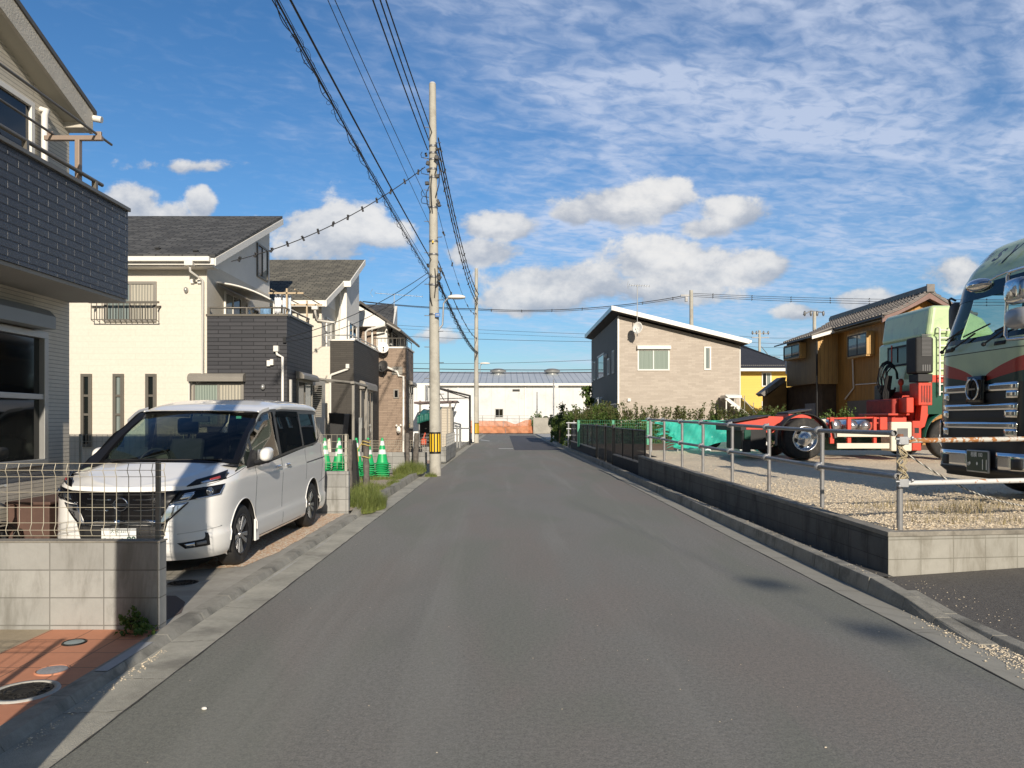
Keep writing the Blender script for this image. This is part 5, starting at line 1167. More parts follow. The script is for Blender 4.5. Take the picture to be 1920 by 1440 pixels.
for i in range(14):
    z = .68 + rr.uniform(0, .75); x = xn0 + .05 + .6 * (1.4 - z) + rr.uniform(0, .2); a.tube([(x + .20, yn - .1, z + .04), (x, yn - .12, z + rr.uniform(-.04, .03)), (x - rr.uniform(.05, .18), yn - .14, z - rr.uniform(.0, .08))], [.014, .008, .004], 4)
a.build('torn_strands', m_turq, t)

a = MB()
for i in range(38): a.box(-34 + 2.0 * i, -33.975 + 2.0 * i, YW - .012, YW - .003, .3, z_e - .12)
a.build('cladding_seams', M('seam_grey', (.42, .42, .41), .8, var=.1), hw)
MB().box(fx(866, YW), fx(876, YW), YW - .06, YW - .004, .75, fz(767, YW)).build('door', M('door_grey', (.38, .40, .42), .6, var=.1), hw, bevel=.02)
# ================================================================== FENCES, CONES AND STAKES ON THE LEFT
m_bwire = M('beige_wire', (.50, .46, .36), .4, .3, var=.08); m_fpost = M('fence_post_grey', (.17, .17, .16), .45, .3, var=.05)
meshfence('mesh_fence', 'beige welded mesh fence on the low block wall in front of the white minivan', [(-6.0, 5.59), (-2.545, 5.59)], .735, 1.277, m_bwire, m_fpost, .0906, .115, .0028, True, .017, [(-2.61, 5.59), (-4.6, 5.59)])
meshfence('mesh_fence', 'beige mesh fence on the wall end behind the minivan, green cones beyond it', [(-9, 12.46), (-2.62, 12.46)], .79, 1.36, m_bwire, M('fence_post_pale', (.40, .37, .30), .5, var=.05), .09, .115, .0035, False, .02, [(fx(648, 12.46), 12.46), (-4.9, 12.46), (-7.1, 12.46)])
w = thing('block_wall', 'lowest block footing of the neighbour fence out on the left forecourt', 'wall', (-4, 2.1, .05)); MB().box(-8, -2.46, 2.05, 2.15, .02, .12).build('wall', m_blk, w)
meshfence('mesh_fence', 'neighbour mesh fence on the left forecourt whose shadow falls on the red pavers', [(-8, 2.1), (-2.52, 2.1)], .15, 1.34, m_bwire, m_fpost, .0906, .16, .004, True, .022, [(-2.52, 2.1)])
# low block walls and mesh in front of the second and third houses
w = thing('block_wall', 'low block wall across the lot behind the green cones', 'wall', (-6, 22.8, .1)); MB().box(-12, fx(800, 22.8), 22.8, 22.92, .05, fz(848, 22.8)).build('wall', m_blk, w)
meshfence('mesh_fence', 'weathered mesh fence above the low wall behind the green cones', [(fx(690, 22.9), 22.88), (fx(800, 22.9), 22.88)], fz(846, 22.9), fz(826, 22.9), m_bwire, m_fpost, .06, .08, .005)
w = thing('block_wall', 'low block wall with mesh beside the pale storage shed', 'wall', (-3.5, 27.5, .1)); MB().box(fx(775, 27.5), fx(842, 29), 27.5, 27.62, .05, fz(838, 27.5)).build('wall', m_blk, w)
MB().box(fx(842, 29) - .1, fx(842, 29), 27.621, 33, .05, fz(838, 27.5)).build('wall', m_blk, w)
meshfence('mesh_fence', 'grey mesh fence on the wall beside the pale storage shed', [(fx(775, 27.6), 27.56), (fx(840, 28.5), 27.56), (fx(842, 29) - .05, 33)], fz(838, 27.5), fz(814, 27.5), m_silver, m_fpost, .10, .12, .006)
# stakes and tree posts with ties
m_bark = M('grey_weathered_wood', (.13, .115, .10), .9, var=.35, vs=14, bump=.8, bs_=50)
def stake(pb, pt, Y, r, label):
    X0, X1 = fx(pb[0], Y), fx(pt[0], Y); t = thing('wooden_stake', label, 'stake', (X0, Y, .1), 'weathered wooden stakes round the vacant lot'); rr = random.Random(int(pb[0]))
    z0, z1 = .08, fz(pt[1], Y); n = 10; a = MB()
    a.tube([(X0 + (X1 - X0) * i / n + rr.uniform(-.008, .008), Y + rr.uniform(-.01, .01), z0 + (z1 - z0) * i / n) for i in range(n + 1)], [r * rr.uniform(.86, 1.12) for _ in range(n + 1)], 8)
    a.build('stake', m_bark, t, fix=False); return t, (X1, Y, z1)
s1, e1 = stake((657, 934), (656, 824), 14.6, .045, 'weathered stake right beside the block wall end behind the minivan')
s2, e2 = stake((687, 920), (687, 824), 16.6, .070, 'thick weathered stake standing before the cone stacks, tied with yellow rope')
s3, e3 = stake((765, 878), (763, 812), 22.4, .070, 'upright weathered stake left of the leaning one near the utility pole')
s4, e4 = stake((777, 881), (782, 812), 21.8, .080, 'leaning weathered stake next to the striped utility pole')
m_yrope = M('yellow_rope', (.50, .38, .12), .8, var=.3, vs=50)
a = MB()
for z in (.78, 1.05, 1.12): a.tube([(e2[0] + .095 * math.cos(i / 12 * 6.283), 16.6 + .095 * math.sin(i / 12 * 6.283), z + .02 * math.sin(i)) for i in range(12)], .012, 5, True)
a.tube([(e2[0] - .09, 16.55, 1.1), (e2[0] - .18, 16.5, .95), (e2[0] - .16, 16.5, .7), (e2[0] - .2, 16.5, .62)], .014, 5); a.build('rope', m_yrope, s2)
# black board leaning behind the first stake
t = MB().prism([(fx(658, 14.9), 14.9, .05), (fx(672, 14.9), 14.9, .05), (fx(664, 14.9), 14.9, 1.2), (fx(661, 14.9), 14.9, 1.2)], (0, .25, 0))
solo(t, 'leaning_board', m_black, 'black tapered board leaning behind the stake next to the wall end', 'board')
# green and white cones in stacks
def conemat():
    m, nt, bs = newmat('cone_stripes'); x, y, z = xyz(nt, pos(nt, True))
    w = z.gt(.27) * (1.0 - z.gt(.39)); w2 = z.gt(.50) * (1.0 - z.gt(.62)); f = (w + w2).min(1.0)
    nt.links.new(mixc(nt, f, (.012, .40, .12), (.72, .74, .72)), bs.inputs['Base Color']); bs.inputs['Roughness'].default_value = .45; return m
m_cone = conemat(); m_cbase = M('cone_base_green', (.012, .36, .11), .5, var=.12)
def cone():
    t = thing('traffic_cone', 'x', 'traffic cone', (0, 0, 0), world=False)
    MB().lathe([(.155, .045), (.15, .06), (.03, .69), (.026, .70), (.012, .702), (.0, .70)], n=20).build('cone_body', m_cone, t)
    a = MB(); a.box(-.19, .19, -.19, .19, 0, .022); a.lathe([(.19, .0225), (.165, .04), (.155, .05)], n=20); a.build('base', m_cbase, t, bevel=.008); return t
proto = cone(); used = False
stacks = [(608, 880, 19.8, 5, 'the leftmost stack, behind the minivan'), (635, 884, 20.4, 5, 'the second stack from the left'), (668, 892, 20.0, 6, 'the stack left of the tied stake'),
          (690, 890, 19.6, 6, 'the stack behind the tied stake'), (717, 892, 19.9, 6, 'the rightmost stack')]
rr = random.Random(2)
for px, py, Y, n, wh in stacks:
    X = fx(px, Y); zb = .10
    zb = max(.10, fz(821, Y) - .70 - .055 * n)
    zb = .10; dz_ = (fz(821, Y) - .70 - zb) / n
    for k in range(n + 1):
        o = proto if not used else copy_tree(proto); used = True
        o.location = (X + rr.uniform(-.01, .01), Y + rr.uniform(-.01, .01), zb + dz_ * k); o.rotation_euler = (0, 0, rr.uniform(-.25, .25))
        top = k == n
        o['label'] = ('striped green and white cone topping ' if top else 'green cone base under the top of ') + wh
        o['group'] = 'green and white traffic cones stacked in the vacant lot'
# pale storage shed
m_shed = brickmat('pale_shed_panel', (.56, .50, .40), (.54, .48, .38), (.36, .32, .25), 4, .12, .01, 0, .5, .3, spec=.3)
sh = thing('storage_shed', 'pale beige panelled storage shed just right of the striped utility pole', 'shed', (-2.9, 36, .12)); Ys = 34.5
wall(sh, m_shed, fx(806, Ys), fx(846, Ys), Ys, Ys + 1.9, .12, fz(765, Ys)); 
MB().box(fx(804, Ys), fx(847, Ys) + .03, Ys - .05, Ys + 1.95, fz(765, Ys) + .001, fz(762.5, Ys)).build('roof', m_shut, sh)
for px in (826, 838, 844.5): MB().box(fx(px, Ys), fx(px, Ys) + .06, Ys - .03, Ys - .002, .12, fz(765, Ys)).build('panel_strip', m_shut, sh)
MB().box(fx(846, Ys) + .001, fx(846, Ys) + .03, Ys + .5, Ys + 1.3, .3, fz(770, Ys)).build('door', m_shut, sh)
# white sheet screen with black truss and gate
sw = thing('screen_wall', 'tall white sheet screen at the roadside before the warehouse', 'wall', (-4, 50, .1)); Yw_ = 52
wall(sw, M('bright_sheet', (.84, .84, .82), .6, var=.03, vs=1), fx(770, Yw_), fx(882, Yw_), Yw_, Yw_ + .1, .1, fz(751, Yw_)); 
a = MB()
for px in (786, 842): a.box(fx(px, Yw_), fx(px, Yw_) + .15, Yw_ - .1, Yw_ - .002, .1, fz(751, Yw_))
build_each(a, 'post', m_shut, sw); MB().box(fx(886, Yw_), fx(889, Yw_), Yw_ - .4, Yw_ + 4, .1, fz(742, Yw_)).build('end_panel', m_white, sw)
ct = thing('carport', 'black steel canopy frame over the white screen at the roadside', 'canopy', (-3, 48, .1)); Yc = 47.5; a = MB()
tp_ = lambda px, py: (fx(px, Yc), Yc, fz(py, Yc))
a.tube([tp_(812, 725), tp_(881, 742)], .06, 5); a.tube([tp_(820, 728), tp_(881, 747)], .04, 5); a.tube([tp_(881, 741), tp_(881, 834)], .07, 6); a.tube([tp_(840, 729), tp_(840, 752)], .04, 5)
a.tube([tp_(824, 736), tp_(833, 751)], .03, 4); a.tube([tp_(824, 748), tp_(881, 746)], .035, 4); a.build('frame', m_black, ct)
MB().prism([tp_(776, 753), tp_(856, 751), tp_(856, 754), tp_(776, 757)], (0, 3, 0)).build('roof', M('dark_canopy', (.12, .08, .07), .6), ct)
a = MB(); a.tube([tp_(798, 722), tp_(798, 752)], .05, 5); a.tube([tp_(802, 722), tp_(802, 752)], .04, 5); build_each(a, 'post', m_silver, ct)
sgb = thing('white_container', 'small white boxy tank high behind the third house', 'container', (fx(790, 60), 60, .1)); MB().box(fx(781, 60), fx(798, 60), 60, 62, .1, fz(722, 60)).build('body', m_white, sgb, bevel=.05)
ga = thing('gate', 'small grey pipe gate beside the pale shed', 'gate', (-2.6, 38, .1)); a = MB()
for px in (848, 857, 862): a.cyl((fx(px, 40), 40, .1), (fx(px, 40), 40, fz(801, 40)), .05, n=6)
a.tube([(fx(848, 40), 40, fz(803, 40)), (fx(880, 46), 46, fz(803, 46))], .04, 5); a.tube([(fx(848, 40), 40, fz(815, 40)), (fx(862, 40), 40, fz(815, 40))], .03, 5); a.build('frame', m_silver, ga)
# tarp-covered lean-to with a red machine
tr = thing('tarp_shelter', 'dark green tarpaulin shelter between the third house and the utility pole', 'shelter', (-4.3, 32, .1)); Yt = 31.0
a = MB()
for px in (786, 822): a.cyl((fx(px, Yt), Yt, .12), (fx(px, Yt), Yt, fz(775, Yt)), .03, n=6)
build_each(a, 'post', m_silver, tr)
def tf(u, v): return (fx(783 + 40 * u, Yt), Yt - .15 + 1.6 * v, fz(783 - 7 * math.sin(u * 2.2), Yt) + .05 + .25 * v + .05 * math.sin(u * 14))
MB().grid(tf, 16, 6).build('tarpaulin', M('green_tarp', (.015, .12, .095), .5, var=.15), tr, solid=.02)
MB().grid(lambda u, v: (fx(783 + 40 * u, Yt), Yt - .15 + .03 * math.sin(u * 30), fz(783 - 7 * math.sin(u * 2.2), Yt) + .05 - .32 * v), 24, 4).build('tarpaulin_skirt', M('green_tarp', (0, 0, 0)), tr, solid=.01)
MB().box(fx(786, Yt + 1.5), fx(824, Yt + 1.5), Yt + 1.5, Yt + 1.6, .12, fz(785, Yt)).build('back_panel', m_black, tr)
rm = thing('garden_machine', 'small orange-red machine under the green tarpaulin shelter', 'machine', (fx(795, 30.6), 30.6, .1)); m_red2 = M('red_orange_paint', (.55, .07, .02), .4, var=.1)
a = MB(); cx_ = fx(795, 30.6); a.obox((cx_, 30.6, .72), (.22, .3, .24)); a.obox((cx_ + .02, 30.5, .95), (.07, .08, .3), Matrix.Rotation(.3, 3, 'Y')); a.build('body', m_red2, rm, bevel=.03)
a = MB(); a.cyl((cx_ - .1, 30.4, .3), (cx_ - .1, 30.8, .3), .18, n=14); a.cyl((cx_ + .12, 30.4, .3), (cx_ + .12, 30.8, .3), .18, n=14); a.build('wheel', m_black, rm)
t = thing('garden_tap', 'cream wall fixture low on the brown tiled third house', 'fixture', (fx(747, 32.8), 32.8, 1)); c_x, c_z = fx(747, 32.8), fz(806, 32.8)
MB().ball((c_x, 32.85, c_z), (.10, .05, .17)).ball((c_x + .09, 32.85, c_z + .2), (.05, .04, .05)).ball((c_x - .09, 32.85, c_z + .19), (.05, .04, .05)).build('body', m_white, t)
MB().ball((c_x, 32.78, c_z - .1), (.06, .04, .06)).build('nozzle', m_shut, t)
# ================================================================== WHITE MINIVAN
def tab(xs, ys):
    def f(x):
        if x <= xs[0]: return ys[0]
        for i in range(len(xs) - 1):
            if x <= xs[i + 1]:
                t = (x - xs[i]) / (xs[i + 1] - xs[i]); t = t * t * (3 - 2 * t) * .5 + t * .5
                return ys[i] + (ys[i + 1] - ys[i]) * t
        return ys[-1]
    return f
CARX, CARY, CARZ = -3.66, 7.1, .05
Wt = tab([.17, .24, .33, .42, .46, .62, .80, .92, .98, 1.08, 1.3], [.80, .845, .862, .864, .846, .850, .862, .868, .856, .842, .83])
Yft = tab([.15, .20, .28, .40, .55, .66, .76, .84, .91, .96, 1.05], [.17, .10, .04, .01, .0, .012, .03, .055, .10, .16, .30])
Yrt = tab([.15, .25, .5, .8, 1.1, 1.6], [4.70, 4.76, 4.77, 4.75, 4.72, 4.60])
FD, RD = .80, .36
def bpt(s, z):
    w = Wt(z); yf = Yft(z); yr = Yrt(z)
    if s <= 1:
        t = s * math.pi / 2; x = w * abs(math.sin(t)) ** (2 / 3.); y = yf + (FD) * (1 - abs(math.cos(t)) ** (2 / 3.)); y = y if s < 1 else yf + FD
        return x, y
    if s <= 2: return w, yf + FD + (yr - RD - yf - FD) * (s - 1)
    t = (s - 2) * math.pi / 2; return w * abs(math.cos(t)) ** .5, yr - RD + RD * abs(math.sin(t)) ** .5
def xof(y, z):
    w = Wt(z); yf = Yft(z); yr = Yrt(z)
    if y < yf + FD: return w * max(0, 1 - max(0, 1 - (y - yf) / FD) ** 3) ** (1 / 3.)
    if y > yr - RD: return w * max(0, 1 - ((y - yr + RD) / RD) ** 4) ** .25
    return w
belt = tab([.8, 1.2, 3.7, 4.2, 4.8], [1.055, 1.035, 1.175, 1.20, 1.20])
def ztop(s):
    if s <= 1: return tab([0, .3, .6, .85, 1.0], [.905, .910, .935, 1.0, 1.055])(s)
    if s <= 2: return belt(.8 + (s - 1) * 3.55)
    return 1.20
car = thing('minivan', 'white minivan with black glasshouse parked in the driveway behind the block wall', 'minivan', (CARX, CARY, CARZ), world=False)
m_car, nt, bs = newmat('pearl_white_paint'); bs.inputs['Base Color'].default_value = (.80, .79, .74, 1); bs.inputs['Roughness'].default_value = .35; bs.inputs['Coat Weight'].default_value = 1; bs.inputs['Coat Roughness'].default_value = .03
p = pos(nt, True); nt.links.new(mixc(nt, noise(nt, p, 3, 4, .6).ss(.4, .8) * .3, (.90, .885, .84), (.85, .83, .78)), bs.inputs['Base Color'])
m_cblk = M('gloss_black_trim', (.006, .006, .007), .14, var=0, coat=0, spec=.4); m_cmat = M('matt_black_trim', (.015, .015, .016), .6, var=0)
m_chr = M('chrome', (.72, .73, .75), .07, 1.0, var=0); m_tyre = M('tyre_rubber', (.022, .021, .020), .8, var=.25, vs=20, obj=True, dirt=(.09, .08, .065), dscale=6, damt=.45)
m_cgl = glassmat('windscreen_glass', (.55, .64, .58), -.12); m_cgl2 = glassmat('privacy_glass', (.16, .16, .14), .05)
m_lens = glassmat('lamp_lens', (.75, .8, .85), .3)
WC = [(.94, .325), (3.80, .325)]; RA = .385
def snap(y, z):
    for cy, cz in WC:
        d = math.hypot(y - cy, z - cz)
        if d < RA: return True, cy + (y - cy) / max(d, 1e-6) * RA, cz + (z - cz) / max(d, 1e-6) * RA
    return False, y, z
ss_ = [i / 30 for i in range(30)] + [1 + i / 88 for i in range(88)] + [2 + i / 14 for i in range(15)]
body = MB(); NV = 30
for sg in (1, -1):
    vs = []; ins = []
    for j in range(NV + 1):
        for s in ss_:
            z0 = .185 if s < .9 or s > 2.0 else .20
            z = z0 + (ztop(s) - z0) * j / NV; x, y = bpt(s, z); i_, y2, z2 = snap(y, z) if s > .25 else (False, y, z)
            if i_:
                if z2 < z0 - .02: y2, z2 = y, z0 - .03
                x = xof(y2, z2); y, z = y2, z2
            ins.append(i_); vs.append((sg * x, y, z))
    n = len(ss_); fs = []
    for j in range(NV):
        for i in range(n - 1):
            q = (j * n + i, j * n + i + 1, (j + 1) * n + i + 1, (j + 1) * n + i)
            if all(ins[k] for k in q): continue
            fs.append(q)
    body.add(vs, fs, True)
def hood(a, s):
    zc = ztop(s); x, y = bpt(s, zc); ym = .105 + .655 * s ** .9; zm = .905 + .20 * s ** .85
    e = abs(a); yy = ym + (y - ym) * e ** 2.2; zz = zm + (zc - zm) * e ** 2.4
    crease = .012 * math.exp(-((e - .72) / .07) ** 2) * min(1, s * 2)
    return (a * x, yy, zz + crease)
body.grid(lambda u, v: hood(u * 2 - 1, v ** 1.4), 40, 26)
body.build('body', m_car, car, weld=True)
# cowl and shut line along the hood edge
def ywb(x): return .80 + .20 * (x / .72) ** 2
def ywt(x): return 1.86 + .09 * (x / .66) ** 2
def wsp(a, t, off=0):       # windscreen surface
    wb, wt = .755, .675; x = a * (wb + (wt - wb) * t); yb, yt = ywb(a * .72), ywt(a * .66); y = yb + (yt - yb) * t; z = 1.10 - .015 * a * a + (1.655 - .02 * a * a - 1.10 + .015 * a * a) * t
    b = .035 * math.sin(math.pi * t) + off; return Vector((x, y - b * .5, z + b * .86))
MB().grid(lambda u, v: (lambda a: (a * .80, .745 + .10 * a * a + (ywb(a * .72) + .03 - .745 - .10 * a * a) * v, 1.088 + .012 * v - .03 * a * a))(u * 2 - 1), 20, 3).build('cowl', m_cmat, car)
ws = MB().grid(lambda u, v: wsp((u * 2 - 1) * .94, .05 + v * .90), 20, 10).build('windscreen', m_cgl, car)
a = MB()
a.grid(lambda u, v: wsp((u * 2 - 1), v * .06, .001), 20, 1); a.grid(lambda u, v: wsp((u * 2 - 1), .94 + v * .06, .001), 20, 1)
for sg in (1, -1): a.grid(lambda u, v: wsp(sg * (.93 + .07 * u), v, .001), 1, 14)
a.build('windscreen_border', m_cblk, car)
def Xg(y, z):
    k = max(0, min(1.25, (z - 1.06) / .6)); w = .838 + (.738 - .838) * k
    w -= .05 * max(0, min(1, (2.1 - y) / .9)) * k
    if y < 1.0: w -= .02 * (1.0 - y) * 3
    if y > 4.2: w -= .10 * ((y - 4.2) / .5) ** 2
    return w
zlo = tab([.74, .95, 1.2, 3.7, 4.1, 4.35, 4.5, 4.62], [1.00, 1.035, 1.03, 1.175, 1.20, 1.27, 1.39, 1.52])
zup = tab([.74, .98, 1.4, 1.9, 2.2, 2.6, 4.0, 4.62], [1.02, 1.16, 1.42, 1.640, 1.675, 1.69, 1.69, 1.665])
# A pillars between screen edge and side glass
a = MB()
for sg in (1, -1):
    def ap(u, v):
        p_ = wsp(sg, v); y = .74 + (1.92 - .74) * v; q_ = Vector((sg * Xg(y, zup(y)), y, zup(y))); r_ = p_.lerp(q_, u); r_.x += sg * .012 * math.sin(u * math.pi); return r_
    a.grid(ap, 5, 18)
build_each(a, 'a_pillar', M('satin_black_trim', (.010, .010, .011), .38, var=0), car)
def sidepatch(mb, y0, y1, f0, f1, off, sg, nu=14, nv=8):
    mb.grid(lambda u, v: (lambda y: (lambda z: (sg * (Xg(y, z) + off), y, z))(zlo(y) + (zup(y) - zlo(y)) * (f0 + (f1 - f0) * v)))(y0 + (y1 - y0) * u), nu, nv)
for sg in (1, -1):
    for y0, y1, mt_ in ((.80, 1.26, m_cgl), (1.34, 2.26, m_cgl), (2.36, 3.38, m_cgl2), (3.46, 4.56, m_cgl2)):
        g = MB(); sidepatch(g, y0, y1, .04, .93, 0, sg); g.build('side_window', mt_, car)
    g = MB(); 
    for y0, y1 in ((.74, .80), (1.26, 1.34), (2.26, 2.36), (3.38, 3.46), (4.56, 4.62)): sidepatch(g, y0, y1, 0, 1, .002, sg, 2)
    sidepatch(g, .74, 4.62, 0, .05, .003, sg, 60, 1); sidepatch(g, .74, 4.62, .90, 1.02, .006, sg, 60, 2); g.build('window_frame', M('satin_black_trim', (0, 0, 0)), car)
    v_ = MB()          # rain visors over the doors
    for y0, y1 in ((1.36, 2.24), (2.38, 3.36)): v_.grid(lambda u, v: (lambda y: (sg * (Xg(y, zup(y)) + .012 + .018 * (1 - v)), y, zup(y) - .02 - .075 * (1 - v)))(y0 + (y1 - y0) * u), 12, 2)
    v_.build('rain_visor', m_cgl2, car)
    f_ = MB()          # white rear fin and rear pillar above the belt
    f_.grid(lambda u, v: (lambda y: (sg * (Xg(y, 1.2) + .004 - .02 * v * max(0, (y - 4.2))), y, 1.19 + (zlo(y) - 1.19) * v))(3.9 + .74 * u), 16, 5)
    f_.grid(lambda u, v: (lambda z: (sg * (Xg(4.62, z) - .06 * u), 4.62 + .10 * u, z))(1.19 + (1.50 - 1.19) * v), 3, 5)
    f_.build('rear_fin', m_car, car)
MB().grid(lambda u, v: (lambda a, z: (a * (Xg(4.62, z) - .02), 4.70 - .06 * a * a - .05 * v, z))(u * 2 - 1, 1.15 + .52 * v), 12, 6).build('rear_window', m_cblk, car)
rzb = tab([1.9, 2.3, 2.6, 4.2, 4.75], [1.642, 1.68, 1.695, 1.695, 1.66]); rh = tab([1.9, 2.15, 2.5, 3.2, 4.0, 4.5, 4.75], [.022, .075, .118, .145, .135, .10, .03]); rw = tab([1.9, 2.3, 2.6, 4.3, 4.75], [.695, .735, .748, .748, .69])
def roof(u, v):
    a = u * 2 - 1; y = 1.885 + 2.865 * v; t = a * math.pi / 2; yy = y - .05 * (1 - a * a) * max(0, 1 - v * 6)
    return (rw(y) * math.copysign(abs(math.sin(t)) ** .8, a), yy, rzb(y) + rh(y) * abs(math.cos(t)) ** .55)
MB().grid(roof, 36, 40).build('roof', m_car, car)
# roof edge drip line and white quarter piece at the top of the A pillar
for sg in (1, -1):
    MB().tube([(sg * (rw(y) * .985), y, rzb(y) + .012) for y in [1.9 + i * .18 for i in range(15)]], .012, 6).build('roof_rail', m_car, car)
    MB().grid(lambda u, v: (lambda q: (sg * (Xg(q, zup(q)) + .008), q, zup(q) + .005 + .04 * v))(1.62 + .5 * u), 8, 2).build('pillar_cap', m_car, car)
# arches and wheel wells
for cy, cz in WC:
    for sg in (1, -1):
        pts = []; 
        for i in range(29):
            t = .0 + math.pi * i / 28; y, z = cy + math.cos(t) * (RA + .004), cz + math.sin(t) * (RA + .004)
            if z > .19: pts.append((sg * (xof(y, z) + .001), y, z))
        MB().tube(pts, .006, 6).build('arch_lip', m_car, car)
        a = MB(); a.lathe([(RA, 0), (RA, -.25), (.02, -.25)], (0, cy, cz), 'x', 28, a0=-.30, a1=math.pi + .30)
        a.v = [(sg * (.835 + v[0]), v[1], v[2]) for v in a.v]; a.build('wheel_well', m_cmat, car, fix=False)
def wheel(x, cy, cz, sg, r, w, rim_r, parent, spokes=10, mrim=None, mdark=None):
    t = MB(); t.lathe([(rim_r - .005, -w * .42), (r - .035, -w * .5), (r - .008, -w * .40), (r, -w * .28), (r, w * .28), (r - .008, w * .40), (r - .035, w * .5), (rim_r - .005, w * .42)], (0, 0, 0), 'x', 40)
    t.v = [(x + v[0], v[1] + cy, v[2] + cz) for v in t.v]; to = t.build('tyre', m_tyre, parent, fix=True)
    d = MB(); d.cyl((x + sg * (w * .30), cy, cz), (x + sg * (w * .32), cy, cz), rim_r - .01, n=32); d.lathe([(rim_r, w * .43), (rim_r + .004, w * .45), (rim_r - .012, w * .45), (rim_r - .03, w * .30)], (0, 0, 0), 'x', 36)
    k = len(d.v) - 4 * 36; d.v = d.v[:k] + [(x + sg * v[0], v[1] + cy, v[2] + cz) for v in d.v[k:]]; ro = d.build('rim', mdark, to)
    s_ = MB()
    for i in range(spokes):
        t0 = 2 * math.pi * i / spokes + (.10 if i % 2 else -.10)
        for f in (0,):
            c, s2 = math.cos(t0), math.sin(t0); px_ = Vector((0, c, s2)); tx = Vector((0, -s2, c)); b = Vector((x + sg * w * .36, cy, cz))
            p0, p1 = b + px_ * .045, b + px_ * (rim_r - .012) + Vector((sg * w * .06, 0, 0)); vs = []
            for p_, hw in ((p0, .013), (p1, .027)): vs += [p_ + tx * hw, p_ - tx * hw, p_ - tx * hw - Vector((sg * .02, 0, 0)), p_ + tx * hw - Vector((sg * .02, 0, 0))]
            s_.add(vs, [(0, 1, 2, 3), (4, 7, 6, 5), (0, 4, 5, 1), (1, 5, 6, 2), (2, 6, 7, 3), (3, 7, 4, 0)])
    s_.cyl((x + sg * w * .30, cy, cz), (x + sg * w * .40, cy, cz), .035, .028, 14); s_.build('spokes', mrim, to, bevel=.003)
    return to
m_rim = M('machined_alloy', (.50, .50, .50), .25, .9, var=0); m_rimd = M('dark_alloy', (.02, .02, .022), .4, .5, var=0)
for cy, cz in WC:
    for sg in (1, -1): wheel(sg * .735, cy, cz, sg, .325, .205, .215, car, 10, m_rim, m_rimd)
# interior
MB().box(-.78, .78, .9, 4.5, .30, .34).box(-.80, .80, .55, .95, .34, 1.0).build('floor', m_cmat, car)
m_dash = M('dash_plastic', (.03, .03, .034), .6, var=.1, vs=30, obj=True)
MB().grid(lambda u, v: ((u * 2 - 1) * .76, .86 + .62 * v, 1.075 - .012 * v - .10 * max(0, v - .8) ** 1 + .03 * math.exp(-(((u * 2 - 1) + .36) / .18) ** 2) * v), 16, 8).build('dashboard', m_dash, car, solid=.15)
m_seat = M('dark_seat', (.022, .023, .028), .85, var=.15, obj=True)
for x in (-.38, .38):
    a = MB(); a.box(x - .24, x + .24, 1.75, 2.25, .55, .75); a.build('seat', m_seat, car, bevel=.05)
    a = MB(); a.prism([(x - .23, 2.15, .7), (x - .20, 2.38, 1.32), (x + .20, 2.38, 1.32), (x + .23, 2.15, .7)], (0, .12, 0)); a.build('seat_back', m_seat, car, bevel=.04)
    MB().box(x - .13, x + .13, 2.37, 2.47, 1.37, 1.58).build('headrest', m_seat, car, bevel=.04); MB().cyl((x - .06, 2.42, 1.28), (x - .06, 2.42, 1.4), .008).cyl((x + .06, 2.42, 1.28), (x + .06, 2.42, 1.4), .008).build('headrest_post', m_chr, car)
for x in (-.4, .4): MB().box(x - .22, x + .22, 3.2, 3.34, .6, 1.38).build('seat_back', m_seat, car, bevel=.04)
a = MB(); cst = Vector((-.38, 1.50, 1.06)); q = Vector((0, -.9, .42)).normalized(); ax = Vector((1, 0, 0)); ay = q.cross(ax)
a.tube([cst + (ax * math.cos(i / 24 * 6.283) + ay * math.sin(i / 24 * 6.283)) * .175 for i in range(24)], .014, 6, True); a.tube([cst + ax * .17, cst, cst - ax * .17], .016, 5); a.ball(cst, (.06, .04, .06)); a.build('steering_wheel', m_cmat, car)
MB().box(-.10, .10, 1.86, 1.90, 1.53, 1.60).tube([(0, 1.9, 1.60), (0, 1.95, 1.66)], .01).build('rear_view_mirror', m_cmat, car, bevel=.01)
for x0, x1 in ((-.55, .08), (-.02, .58)): MB().tube([wsp(x0 / .72, .02, .02), wsp(x1 / .72, .035, .018)], .008, 5).build('wiper', m_cmat, car)
MB().box(.44, .50, 1.84, 1.85, 1.57, 1.60).build('sticker', M('green_sticker', (.1, .5, .35), .6), car)
# ---- front face pieces, laid on the bumper surface
def proj(v): X, Y, Z = CARX + v[0], CARY + v[1], CARZ + v[2]; return CX + X * F / Y, CY - (Z - H) * F / Y
_cache = {}
def hit(px, py):
    k = (px, py)
    if k in _cache: return _cache[k]
    s, z = .5, .6; ds, dz_ = .25, .25; best = 1e9
    for _ in range(16):
        for i in range(-3, 4):
            for j in range(-3, 4):
                a_, b_ = min(1.3, max(0, s + ds * i / 3)), min(1.06, max(.17, z + dz_ * j / 3)); x, y = bpt(a_, b_); u, v = proj((x, y, b_)); e = (u - px) ** 2 + (v - py) ** 2
                if e < best: best, bs2, bz2 = e, a_, b_
        s, z = bs2, bz2; ds *= .62; dz_ *= .62
    if px == 228: s = 0.0
    _cache[k] = (s, z); return s, z
def bsurf(s, z, off):
    x, y = bpt(s, z); x2, y2 = bpt(min(s + .01, 1.3), z); t = Vector((x2 - x, y2 - y, 0))
    n = Vector((t.y, -t.x, 0)).normalized() if t.length > 1e-7 else Vector((0, -1, 0)); return Vector((x, y, z)) + n * off
